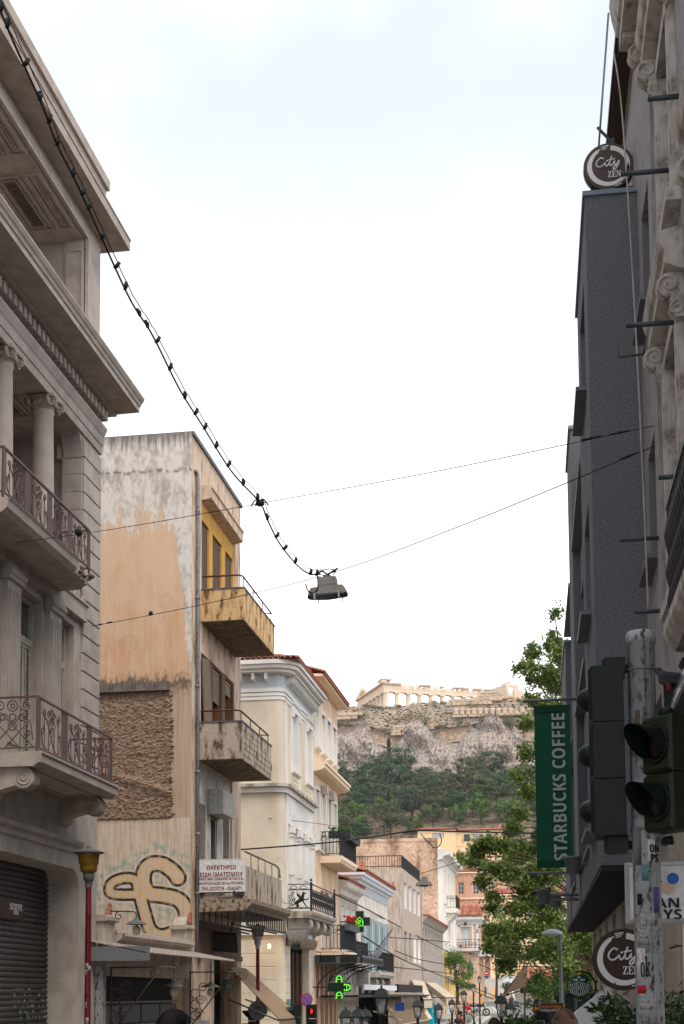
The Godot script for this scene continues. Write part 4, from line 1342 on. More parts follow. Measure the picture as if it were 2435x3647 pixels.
	tube(st, [V(0.2, 1.6, 0.0), V(-1.1, 0.98, 1.8)], 0.025, 5); tube(st, [V(2.4, 1.6, 0.0), V(2.4, 0.98, 1.8)], 0.025, 5)
	part("frame", st, M.steel_dark, aw)

func more_materials():
	mat("fort_grey", Color(0.42, 0.38, 0.35), 0.95)
	mat("soffit_dark", Color(0.03, 0.028, 0.03), 0.9)
	mat("lantern_roof", Color(0.035, 0.048, 0.047), 0.45)
	mat("lamp_green", Color(0.03, 0.085, 0.05), 0.5)
	mat("pane_clear", Color(0.8, 0.85, 0.85), 0.05)
	M.pane_clear.transparency = BaseMaterial3D.TRANSPARENCY_ALPHA
	M.pane_clear.albedo_color.a = 0.15
	mat("pane_car", Color(0.25, 0.28, 0.28), 0.08)
	mat("marble_old", Color(0.60, 0.47, 0.36), 0.9, "mottle", V(0.3, 0.3, 0.3))
	mat("marble_old2", Color(0.52, 0.42, 0.33), 0.9, "mottle", V(0.3, 0.3, 0.3))
	mat("fort_block", Color(0.60, 0.45, 0.31), 0.9, "mottle", V(0.3, 0.3, 0.3))
	mat("weed", Color(0.13, 0.14, 0.06), 0.9)
	mat("leaf_gloss", Color(1, 1, 1), 0.35)
	M.leaf_gloss.vertex_color_use_as_albedo = true
	mat("polished", Color(0.62, 0.64, 0.67), 0.12, "", V(1, 1, 1), "", 1.0, 0.9)
	mat("banner_hem", Color(0.006, 0.055, 0.03), 0.8)
	mat("steel_pale", Color(0.42, 0.43, 0.46), 0.5)
	mat("sand", Color(0.62, 0.45, 0.36), 0.8)
	mat("sticker_violet", Color(0.11, 0.09, 0.26), 0.7)
	mat("paper_torn", Color(0.40, 0.40, 0.42), 0.9, "wear", V(5, 5, 5))
	mat("teal_dark", Color(0.0, 0.12, 0.17), 0.85)
	mat("cross_face", Color(0.008, 0.028, 0.014), 0.4)
	mat("plate_teal", Color(0.10, 0.22, 0.26), 0.5)
	mat("steel_shop", Color(0.075, 0.068, 0.062), 0.5, "dirty", V(0.6, 0.3, 0.6))
	mat("shop_maroon", Color(0.05, 0.013, 0.012), 0.6)
	mat("letter_cream", Color(0.78, 0.75, 0.70), 0.6)
	mat("letter_dim", Color(0.12, 0.09, 0.08), 0.6)
	mat("paint_white", Color(0.40, 0.39, 0.38), 0.8, "wear", V(6, 6, 6))
	mat("paint_green", Color(0.04, 0.16, 0.05), 0.8)
	mat("concrete_dark", Color(0.19, 0.17, 0.155), 0.95, "dirty", V(1.5, 0.6, 1.5), "rough_n", 0.5)
	mat("rubble", Color(0.33, 0.235, 0.175), 0.97, "dirty", V(0.9, 0.9, 0.9), "rough_n", 1.0)
	mat("roll_pale", Color(0.27, 0.215, 0.165), 0.7)
	mat("rail_red", Color(0.10, 0.035, 0.028), 0.55)
	mat("grille_tan", Color(0.33, 0.28, 0.235), 0.6)
	mat("ac_white", Color(0.47, 0.46, 0.44), 0.6, "mottle", V(1, 1, 1))
	mat("ledge_dirty", Color(0.32, 0.26, 0.20), 0.95, "wear", V(1.0, 0.8, 1.0), "rough_n", 0.3)
	mat("screen_dim", Color(0.05, 0.05, 0.045), 0.25, "mottle", V(1.5, 1.5, 1.5))
	mat("shop_plaster", Color(0.47, 0.40, 0.34), 0.92, "mottle", V(0.4, 0.3, 0.4))
	mat("tile_white", Color(0.55, 0.50, 0.46), 0.8, "dirty", V(2, 2, 2))
	mat("iron_rusty", Color(0.11, 0.09, 0.075), 0.7, "rust", V(3, 3, 3))
	mat("shop_grey", Color(0.12, 0.118, 0.118), 0.6, "mottle", V(1, 1, 1))
	mat("shop_dark_grey", Color(0.03, 0.029, 0.028), 0.5)
	mat("roll_red", Color(0.30, 0.22, 0.21), 0.6)
	mat("flower_red", Color(0.45, 0.02, 0.02), 0.7)
	mat("plant_green", Color(0.05, 0.09, 0.025), 0.8)
	mat("flag_cloth", Color(0.26, 0.25, 0.31), 0.85)
	mat("teal", Color(0.0, 0.30, 0.36), 0.85)
	mat("lilac_white", Color(0.62, 0.60, 0.66), 0.85)
	mat("cloth_black", Color(0.02, 0.02, 0.024), 0.85)
	mat("lantern_green", Color(0.02, 0.035, 0.033), 0.45)
	mat("lantern_glass", Color(0.45, 0.45, 0.43), 0.25)
	mat("car_silver", Color(0.55, 0.55, 0.57), 0.25, "", V(1, 1, 1), "", 1.0, 0.3)
	mat("tyre", Color(0.02, 0.02, 0.02), 0.85)
	mat("planter", Color(0.055, 0.055, 0.065), 0.7)
	mat("tent_white", Color(0.62, 0.62, 0.65), 0.85)

func tile_roof(b, x0: float, x1: float, y0: float, z0: float, rise: float, depth: float, pitch := 0.2, nm := "roof", rows := 3):
	var st := S()
	q(st, V(x0, y0, z0), V(x1, y0, z0), V(x1, y0 + rise, z0 - depth), V(x0, y0 + rise, z0 - depth))
	q(st, V(x0, y0 - 0.06, z0), V(x0, y0 + rise - 0.06, z0 - depth), V(x1, y0 + rise - 0.06, z0 - depth), V(x1, y0 - 0.06, z0))
	q(st, V(x0, y0 - 0.06, z0), V(x1, y0 - 0.06, z0), V(x1, y0, z0), V(x0, y0, z0))
	var rf := part(nm, st, M.tile3, b)
	var ln := sqrt(rise * rise + depth * depth)
	var dir := V(0, rise, -depth) / ln
	var nrm := V(0, depth, rise) / ln
	var seg := ln / rows
	var one := []
	for k in 3:
		var t := S(true)
		for i in 5:
			var a := PI * i / 5.0; var c := PI * (i + 1) / 5.0
			var r := pitch * 0.42
			for e in [[r, 0.0]]:
				q(t, V(cos(a) * r, sin(a) * r, 0), V(cos(c) * r, sin(c) * r, 0), V(cos(c) * r * 0.82, sin(c) * r * 0.82 - 0.02, -seg * 1.08), V(cos(a) * r * 0.82, sin(a) * r * 0.82 - 0.02, -seg * 1.08))
			q(t, V(cos(a) * r, sin(a) * r, 0), V(cos(a) * r * 0.75, sin(a) * r * 0.75, 0.0), V(cos(c) * r * 0.75, sin(c) * r * 0.75, 0.0), V(cos(c) * r, sin(c) * r, 0))
		one.append(mesh_of(t, [M.tile, M.tile2, M.tile3][k]))
	var n := int((x1 - x0) / pitch)
	var basis := Basis(V(1, 0, 0), nrm, -dir)
	for j in rows:
		for i in n:
			put("roof_tile", one[rng.randi() % 3], rf, Transform3D(basis, V(x0 + pitch * (i + 0.5), y0, z0) + dir * (seg * j) + nrm * 0.02))
	return rf

func opening(b, x0: float, x1: float, y0: float, y1: float, z: float, frame, fill, mullions := 1, nm := "window", bars := 0):
	var st := S()
	wall(st, x0, x1, y0, y1, z, 0.06, [[x0 + 0.07, x1 - 0.07, y0 + 0.07, y1 - 0.07]])
	for k in mullions:
		var x := lerpf(x0, x1, (k + 1.0) / (mullions + 1))
		bx(st, x - 0.03, x + 0.03, y0 + 0.07, y1 - 0.07, z - 0.05, z - 0.005)
	for k in bars:
		var y := lerpf(y0, y1, (k + 1.0) / (bars + 1))
		bx(st, x0 + 0.07, x1 - 0.07, y - 0.025, y + 0.025, z - 0.05, z - 0.006)
	bx(st, x0 + 0.002, x0 + 0.03, y0 + 0.01, y1 - 0.03, z, -0.004); bx(st, x1 - 0.03, x1 - 0.002, y0 + 0.01, y1 - 0.03, z, -0.004)
	var w := part(nm, st, frame, b)
	st = S()
	bx(st, x0 + 0.07, x1 - 0.07, y0 + 0.07, y1 - 0.07, z - 0.055, z - 0.04)
	part("pane", st, fill, w)
	return w

func surround(b, x0, x1, y0, y1, m, w := 0.16, p := 0.07, sill := true, hood := true):
	var st := S()
	bx(st, x0 - w, x0, y0, y1 + w, -0.05, p); bx(st, x1, x1 + w, y0, y1 + w, -0.05, p)
	bx(st, x0, x1, y1, y1 + w, -0.05, p)
	if hood: along(st, [Vector2(-0.05, y1 + w), Vector2(p, y1 + w), Vector2(p + 0.07, y1 + w + 0.06), Vector2(p + 0.07, y1 + w + 0.12), Vector2(-0.05, y1 + w + 0.14)], x0 - w - 0.06, x1 + w + 0.06)
	if sill: along(st, [Vector2(-0.05, y0 - 0.14), Vector2(0.08, y0 - 0.12), Vector2(0.16, y0 - 0.06), Vector2(0.16, y0), Vector2(-0.05, y0)], x0 - w, x1 + w)
	return part("window_surround", st, m, b)

func iron_balcony(b, x0, x1, y0, y1, p, slab_m, iron_m, slab_h := 0.22, pitch := 0.14, dark_front := false):
	var st := S()
	along(st, [Vector2(0, y0 - slab_h), Vector2(p - 0.08, y0 - slab_h), Vector2(p - 0.03, y0 - slab_h * 0.6), Vector2(p, y0 - slab_h * 0.5), Vector2(p, y0), Vector2(0, y0)], x0, x1)
	var bal := part("balcony", st, slab_m, b)
	st = S()
	var z: float = p - 0.08
	bar(st, V(x0 + 0.05, y1, z), V(x1 - 0.05, y1, z), 0.045, 0.03); bar(st, V(x0 + 0.05, y0 + 0.1, z), V(x1 - 0.05, y0 + 0.1, z), 0.03)
	bar(st, V(x0 + 0.05, y1 - 0.2, z), V(x1 - 0.05, y1 - 0.2, z), 0.025)
	for x in [x0 + 0.05, x1 - 0.05]:
		bar(st, V(x, y1, 0), V(x, y1, z), 0.045, 0.03); bar(st, V(x, y0 + 0.1, 0), V(x, y0 + 0.1, z), 0.03); bar(st, V(x, y1 - 0.2, 0), V(x, y1 - 0.2, z), 0.025)
		bx(st, x - 0.025, x + 0.025, y0, y1 + 0.04, z - 0.025, z + 0.025)
	var r := part("railing", st, iron_m, bal)
	var one := S()
	bx(one, -0.012, 0.012, 0, y1 - y0 - 0.1, -0.012, 0.012)
	var me := mesh_of(one, iron_m)
	var n := int((x1 - x0) / pitch)
	for i in n: put("railing_bar", me, r, Transform3D(Basis(), V(x0 + 0.05 + pitch * (i + 0.5), y0 + 0.1, z)))
	var k := int(p / pitch)
	for i in k: put("railing_bar", me, r, Transform3D(Basis(), V(x0 + 0.05, y0 + 0.1, pitch * (i + 0.5))))
	st = S(true)
	var aw: float = p / 3.0
	for i in 3:
		var c := V(x0 + 0.05, y1 - 0.36, aw * (i + 0.45))
		tube(st, spiral(c, aw * 0.42, aw * 0.42, 0, PI, 8, V(0, 0, 1)), 0.012, 4)
		tube(st, ring3(V(x0 + 0.05, y1 - 0.1, aw * (i + 0.45)), 0.07, V(0, 0, 1), Vector3.UP, 10), 0.012, 4)
	part("arches", st, iron_m, r)
	if dark_front:
		st = S()
		for i in 28:
			var x := lerpf(x0 + 0.08, x1 - 0.12, i / 28.0)
			bx(st, x, x + (x1 - x0) / 28.0, y0 + 0.12, y1 - 0.03, z + 0.02 + 0.015 * (i % 2), z + 0.035 + 0.015 * (i % 2))
		part("privacy_screen", st, M.cloth_black, r)
	return bal

func cream_house():
	var b := thing("cream_building", "cream neoclassical corner house with white trim, red tile eaves and griffin balcony", "building", V(XL, 0, -51.9), PI / 2, "", V(51.9, 0, 0))
	var st := S()
	wall(st, 52.2, 58.2, 4.9, 14.2, 0.0, 0.4, [[53.6, 54.75, 10.5, 13.1], [56.7, 57.9, 10.5, 13.1], [53.65, 54.75, 5.0, 8.2], [55.15, 56.25, 5.0, 8.2], [56.65, 57.75, 5.0, 8.2]])
	wall(st, 52.2, 58.2, -1.5, 4.9, -0.04, 0.4, [[53.4, 57.4, -1.5, 3.6]])
	for k in 6:   # rounded corner
		var a := PI / 2 * k / 6.0; var c := PI / 2 * (k + 1) / 6.0
		q(st, V(52.2 - 0.3 * cos(a), -1.5, -0.3 + 0.3 * sin(a)), V(52.2 - 0.3 * cos(c), -1.5, -0.3 + 0.3 * sin(c)), V(52.2 - 0.3 * cos(c), 14.2, -0.3 + 0.3 * sin(c)), V(52.2 - 0.3 * cos(a), 14.2, -0.3 + 0.3 * sin(a)))
	bx(st, 51.9, 52.3, -1.5, 14.2, -14, -0.3)
	bx(st, 57.8, 58.2, -1.5, 14.2, -14, -0.4)
	part("wall", st, M.cream, b)
	var band := func(nm: String, y0: float, y1: float, p: float, m):
		var t := S()
		bx(t, 52.2, 58.2, y0, y1, -0.02, p)
		bx(t, 51.9 - p, 51.92, y0, y1, -14, -0.3)
		for k in 6:
			var a := PI / 2 * k / 6.0; var c := PI / 2 * (k + 1) / 6.0
			var r := 0.3 + p
			prism(t, [Vector2(52.2, -0.3), Vector2(52.2 - r * cos(a), -0.3 + r * sin(a)), Vector2(52.2 - r * cos(c), -0.3 + r * sin(c))], -y1, -y0, Transform3D(Basis(V(1, 0, 0), V(0, 0, 1), V(0, -1, 0)), Vector3.ZERO))
		return part(nm, t, m, b)
	band.call("frieze", 13.45, 14.0, 0.025, M.frieze_blue)
	band.call("moulding", 13.0, 13.12, 0.04, M.trim_white)
	band.call("moulding", 13.15, 13.27, 0.06, M.trim_white)
	band.call("moulding", 13.30, 13.45, 0.09, M.trim_white)
	band.call("moulding", 9.42, 9.62, 0.16, M.trim_white)
	band.call("moulding", 9.62, 9.74, 0.30, M.trim_stained)
	band.call("moulding", 4.0, 4.2, 0.12, M.trim_white)
	band.call("soffit", 14.0, 14.12, 0.42, M.trim_white)
	band.call("cornice", 14.12, 14.26, 0.58, M.trim_white)
	band.call("gutter", 14.26, 14.42, 0.68, M.trim_white)
	st = S()
	bx(st, -0.05, 0.05, 13.74, 13.99, 0.02, 0.36)
	bx(st, -0.06, 0.06, 13.68, 13.76, 0.02, 0.14)
	var mod := mesh_of(st, M.trim_white)
	for k in 15: put("modillion", mod, b, Transform3D(Basis(), V(52.45 + k * 0.4, 0, 0)))
	for k in 8: put("modillion", mod, b, Transform3D(Basis(V(0, 0, 1), Vector3.UP, V(-1, 0, 0)), V(51.9, 0, -0.6 - k * 0.5)))
	rng.seed = 5
	tile_roof(b, 51.3, 58.4, 14.45, 0.72, 0.42, 3.2, 0.22, "roof", 5)
	var sr := Node3D.new()
	st = S()
	q(st, V(51.25, 14.43, 0.7), V(51.25, 14.43, -8), V(53.4, 14.83, -8), V(53.4, 14.83, -1.4))
	var side := part("roof", st, M.tile3, b)
	var one := []
	for k in 3:
		var t := S(true)
		for i in 4:
			var a := PI * i / 4.0; var c := PI * (i + 1) / 4.0
			q(t, V(cos(a) * 0.1, sin(a) * 0.1, 0), V(cos(c) * 0.1, sin(c) * 0.1, 0), V(cos(c) * 0.08, sin(c) * 0.08 - 0.02, -0.5), V(cos(a) * 0.08, sin(a) * 0.08 - 0.02, -0.5))
			q(t, V(cos(a) * 0.1, sin(a) * 0.1, 0), V(cos(a) * 0.07, sin(a) * 0.07, 0), V(cos(c) * 0.07, sin(c) * 0.07, 0), V(cos(c) * 0.1, sin(c) * 0.1, 0))
		one.append(mesh_of(t, [M.tile, M.tile2, M.tile2][k]))
	var up := V(2.15, 0.4, 0).normalized()
	var bs := Basis(V(0, 0, 1), V(-up.y, up.x, 0), -up)
	for j in 5:
		for i in 34:
			if -0.55 + 0.9 * 0.4 - i * 0.22 > 0.6 - j * 0.45 + 0.5: continue
			var z := 0.55 - i * 0.22
			if z > 0.6 - j * 0.42: continue
			put("roof_tile", one[rng.randi() % 3], side, Transform3D(bs, V(51.25, 14.45, z) + up * (0.47 * j)))
	sr.free()
	for e in [[53.6, 54.75], [56.7, 57.9]]:
		opening(b, e[0], e[1], 10.5, 13.1, -0.14, M.trim_white, M.pane_grey, 1)
		surround(b, e[0], e[1], 10.5, 12.9, M.trim_white, 0.2, 0.08, true, true)
		st = S()
		bx(st, e[0] - 0.2, e[1] + 0.2, 9.75, 10.36, 0, 0.05)
		for k in 3: bx(st, e[0], e[1], 9.85 + k * 0.16, 9.96 + k * 0.16, 0.05, 0.07)
		part("apron", st, M.cream, b)
		st = S()
		for s in [e[0] - 0.2, e[1] + 0.02]: bx(st, s, s + 0.2, 12.62, 12.92, 0.08, 0.16)
		part("capital", st, M.trim_white, b)
	st = S()
	bx(st, 52.6, 58.15, 8.3, 9.4, 0.0, 0.06)
	for k in 7: bx(st, 52.9 + k * 0.8, 53.0 + k * 0.8, 8.7, 8.95, 0.06, 0.10)
	part("frieze", st, M.trim_white, b)
	for x in [53.3, 54.95, 56.45, 57.95]:
		st = S()
		bx(st, x - 0.2, x + 0.2, 4.95, 8.1, 0.0, 0.10)
		bx(st, x - 0.15, x + 0.15, 5.2, 6.3, 0.10, 0.12); bx(st, x - 0.15, x + 0.15, 6.5, 7.75, 0.10, 0.12)
		bx(st, x - 0.24, x + 0.24, 6.36, 6.44, 0.0, 0.14)
		bx(st, x - 0.24, x + 0.24, 7.85, 7.92, 0.0, 0.14); bx(st, x - 0.27, x + 0.27, 8.0, 8.3, 0.0, 0.17)
		part("pilaster", st, M.trim_white, b)
	for e in [[53.65, 54.75], [55.15, 56.25], [56.65, 57.75]]:
		opening(b, e[0], e[1], 5.0, 8.2, -0.12, M.trim_white, M.pane_grey, 1, "window", 2)
	st = S()
	bx(st, 52.3, 52.62, 5.0, 9.4, 0.0, 0.06)
	part("corner_strip", st, M.trim_white, b)
	for e in [[52.3, 52.5], [58.0, 58.19]]:
		st = S()
		bx(st, e[0], e[1], 9.8, 13.0, 0.0, 0.06)
		part("corner_strip", st, M.trim_white, b)
	st = S()
	along(st, [Vector2(0, 4.66), Vector2(0.85, 4.66), Vector2(0.9, 4.74), Vector2(0.98, 4.78), Vector2(1.02, 4.86), Vector2(1.02, 4.92), Vector2(0, 4.92)], 52.5, 58.25)
	var bal := part("balcony", st, M.trim_stained, b)
	for x in [52.95, 54.5, 56.1, 57.7]: console_scroll(b, x, 0.42, 4.66, 0.5, 0.9, M.trim_stained)
	st = S()
	var z := 0.94
	for y in [5.02, 5.74, 5.95]: bar(st, V(52.6, y, z), V(58.15, y, z), 0.035)
	for y in [5.02, 5.74, 5.95]: bar(st, V(52.6, y, 0.02), V(52.6, y, z), 0.035)
	for x in [52.6, 58.15]: bx(st, x - 0.04, x + 0.04, 4.92, 6.02, z - 0.04, z + 0.04)
	var r := part("railing", st, M.iron_black, bal)
	st = S(true)
	for x in [52.6, 58.15]:
		ball(st, V(x, 6.1, z), V(0.05, 0.06, 0.05), 7, 5)
		lathe(st, [Vector2(0.05, 4.95), Vector2(0.035, 5.2), Vector2(0.055, 5.5), Vector2(0.03, 5.8), Vector2(0.05, 6.02)], 8, V(x, 0, z))
	part("finial", st, M.iron_black, r)
	st = S(true)
	rng.seed = 15
	for k in 14:
		var x := 52.85 + k * 0.4
		tube(st, spiral(V(x, 5.25, z), 0.14, 0.03, 0, TAU * 1.3, 12), 0.018, 4)
		tube(st, spiral(V(x, 5.55, z), 0.14, 0.03, PI, PI - TAU * 1.3, 12), 0.018, 4)
		tube(st, smooth([V(x - 0.2, 5.05, z), V(x - 0.12, 5.4, z + 0.03), V(x + 0.12, 5.35, z + 0.03), V(x + 0.2, 5.72, z)], 3), 0.02, 4)
	part("scrollwork", st, M.iron_black, r)
	var ring := S(true)
	for zz in [0.25, 0.62]:
		tube(ring, smooth([V(52.6, 5.78, zz - 0.15), V(52.6, 5.91, zz), V(52.6, 5.78, zz + 0.15), V(52.6, 5.78, zz - 0.15)], 4), 0.012, 4)
	part("oval", ring, M.iron_black, r)
	var g := S(true)
	var gp := func(a, c): return V(52.58, 5.05 + c * 0.66, 0.05 + a * 0.85)
	var ic := Color(0.02, 0.02, 0.022)
	body(g, [[gp.call(0.36, 0.28), gp.call(0.62, 0.5), 0.065, 0.075, ic], [gp.call(0.62, 0.5), gp.call(0.70, 0.82), 0.07, 0.045, ic], [gp.call(0.70, 0.84), gp.call(0.80, 0.82), 0.045, 0.02, ic], [gp.call(0.69, 0.88), gp.call(0.67, 0.97), 0.02, 0.008, ic], [gp.call(0.64, 0.45), gp.call(0.78, 0.16), 0.035, 0.022, ic], [gp.call(0.78, 0.16), gp.call(0.86, 0.03), 0.022, 0.02, ic], [gp.call(0.66, 0.48), gp.call(0.86, 0.46), 0.035, 0.022, ic], [gp.call(0.86, 0.46), gp.call(0.94, 0.58), 0.022, 0.018, ic], [gp.call(0.36, 0.28), gp.call(0.46, 0.12), 0.06, 0.035, ic], [gp.call(0.46, 0.12), gp.call(0.34, 0.04), 0.032, 0.022, ic], [gp.call(0.34, 0.04), gp.call(0.48, 0.02), 0.022, 0.02, ic], [gp.call(0.60, 0.55), gp.call(0.44, 0.72), 0.05, 0.04, ic], [gp.call(0.44, 0.72), gp.call(0.38, 0.96), 0.035, 0.012, ic], [gp.call(0.50, 0.62), gp.call(0.52, 0.86), 0.03, 0.01, ic], [gp.call(0.34, 0.24), gp.call(0.20, 0.14), 0.025, 0.02, ic], [gp.call(0.20, 0.14), gp.call(0.10, 0.26), 0.02, 0.016, ic]], 0.02, 0.02)
	var gr := part("griffin", g, M.cloth, r, "cast iron griffin with raised wing in the balcony end panel")
	g = S(true)
	for e in [[0.12, 0.3, 0.12], [0.12, 0.62, 0.1], [0.26, 0.46, 0.07], [0.2, 0.84, 0.07]]:
		tube(g, spiral(gp.call(e[0], e[1]), e[2], 0.02, 0, TAU * 1.3, 12, V(0, 0, 1)), 0.015, 4)
	tube(g, [gp.call(0.0, 0.02), gp.call(0.98, 0.02)], 0.015, 4)
	part("tendrils", g, M.iron_black, gr)
	st = S()
	bev(st, -0.5, 0.5, 0.01, 0.49, -0.05, 0.03, 0.012)
	var blk := mesh_of(st, M.cream)
	for k in 10:
		put("stone_block", blk, b, Transform3D(Basis(), V(52.78, -1.2 + k * 0.5, -0.04)))
		put("stone_block", blk, b, Transform3D(Basis.from_scale(V(0.75, 1, 1)), V(57.8, -1.2 + k * 0.5, -0.04)))
	st = S()
	bev(st, -0.98, 0.98, 0.01, 0.49, -0.05, 0.02, 0.012)
	blk = mesh_of(st, M.cream)
	for k in 10: put("stone_block", blk, b, Transform3D(Basis(V(0, 0, 1), Vector3.UP, V(-1, 0, 0)), V(51.9, -1.2 + k * 0.5, -1.3)))
	st = S()
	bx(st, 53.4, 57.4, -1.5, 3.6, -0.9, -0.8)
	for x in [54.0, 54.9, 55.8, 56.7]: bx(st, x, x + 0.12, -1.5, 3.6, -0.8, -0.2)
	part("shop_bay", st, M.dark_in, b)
	st = S()
	for x in [53.7, 54.45, 55.35, 56.25]: bx(st, x, x + 0.18, -1.5, 3.4, -0.3, -0.15)
	part("door_post", st, M.brown_wood, b)
	st = S()
	along(st, [Vector2(-0.04, 3.6), Vector2(0.06, 3.62), Vector2(0.16, 3.72), Vector2(0.2, 3.85), Vector2(0.2, 4.0), Vector2(-0.04, 4.0)], 52.3, 58.2)
	part("shop_cornice", st, M.ledge_dirty, b)
	var ss := thing("street_name_sign", "blue enamel street name sign with white Greek lettering on the cream stone courses", "sign", V(-10.76, 1.22, -51.84), 0.0)
	st = S()
	bx(st, -0.42, 0.42, 0, 0.36, 0, 0.02)
	part("plate", st, M.blue_sign, ss)
	words("lettering", "ΟΔΟΣ", 0.085, M.white, ss, V(0, 0.245, 0.022), "Droid Serif", true, 0.32)
	words("lettering", "ΜΗΤΡΟΠΟΛΕΩΣ", 0.08, M.white, ss, V(0, 0.135, 0.022), "Droid Sans", true, 0.72)
	words("lettering", "METROPOLEOS", 0.08, M.white, ss, V(0, 0.03, 0.022), "Droid Sans", true, 0.72)
	var pl := thing("notice_plate", "narrow pale blue plate on the corner blocks of the cream house", "sign", V(-10.24, 1.25, -52.55), PI / 2)
	st = S()
	bx(st, -0.28, 0.28, -0.05, 0.33, 0, 0.02); bx(st, -0.28, 0.28, -0.32, -0.12, 0, 0.02)
	part("plate", st, M.plate_teal, pl)
	var star := S(true)
	var pts := []
	for k in 11:
		var a := PI / 2 + TAU * k / 10.0
		var rr := 0.5 if k % 2 == 0 else 0.2
		pts.append(V(cos(a) * rr, sin(a) * rr, 0))
	for k in 10: tube(star, [pts[k], pts[k + 1]], 0.02, 5)
	single("star_decoration", star, M.trim_stained, "pale wire star decoration beside the griffin balcony", "star decoration", "", V(-10.35, 5.0, -51.55), 0.0)
	var fb := thing("flower_box", "grey flower box hanging empty under the griffin balcony", "flower box", V(-9.75, 3.95, -52.0), 0.0)
	st = S()
	prism(st, [Vector2(-0.42, 0.3), Vector2(0.42, 0.3), Vector2(0.32, -0.15), Vector2(-0.32, -0.15)], -0.15, 0.15)
	part("trough", st, M.steel_grey, fb)
	var wb := S(true)
	ball(wb, V(0, 0, 0), V(0.07, 0.1, 0.07), 8, 6)
	single("light_bulb", wb, M.bulb, "small lit warm bulb deep in the shop at the cream house", "bulb", "", V(-10.75, 3.55, -51.4), 0.0)
	var bl := OmniLight3D.new()
	bl.light_energy = 0.12
	bl.light_color = Color(1, 0.75, 0.4)
	bl.light_size = 0.07
	bl.omni_range = 6
	bl.omni_attenuation = 2
	bl.shadow_enabled = true
	bl.name = "bulb_light"
	add_child(bl)
	bl.position = V(-10.75, 3.55, -51.25)
	var ic2 := S(true)
	rng.seed = 3
	for k in 26:
		var x := -10.5 + k * 0.045
		tube(ic2, [V(x, 4.05, -51.2), V(x + 0.01, 4.05 - rng.randf_range(0.15, 0.55), -51.2)], 0.006, 3)
	tube(ic2, [V(-10.55, 4.05, -51.2), V(-9.3, 4.1, -51.2)], 0.012, 4)
	single("icicle_lights", ic2, M.trim_stained, "unlit hanging icicle light string over the dark shop by the cream house", "light string")

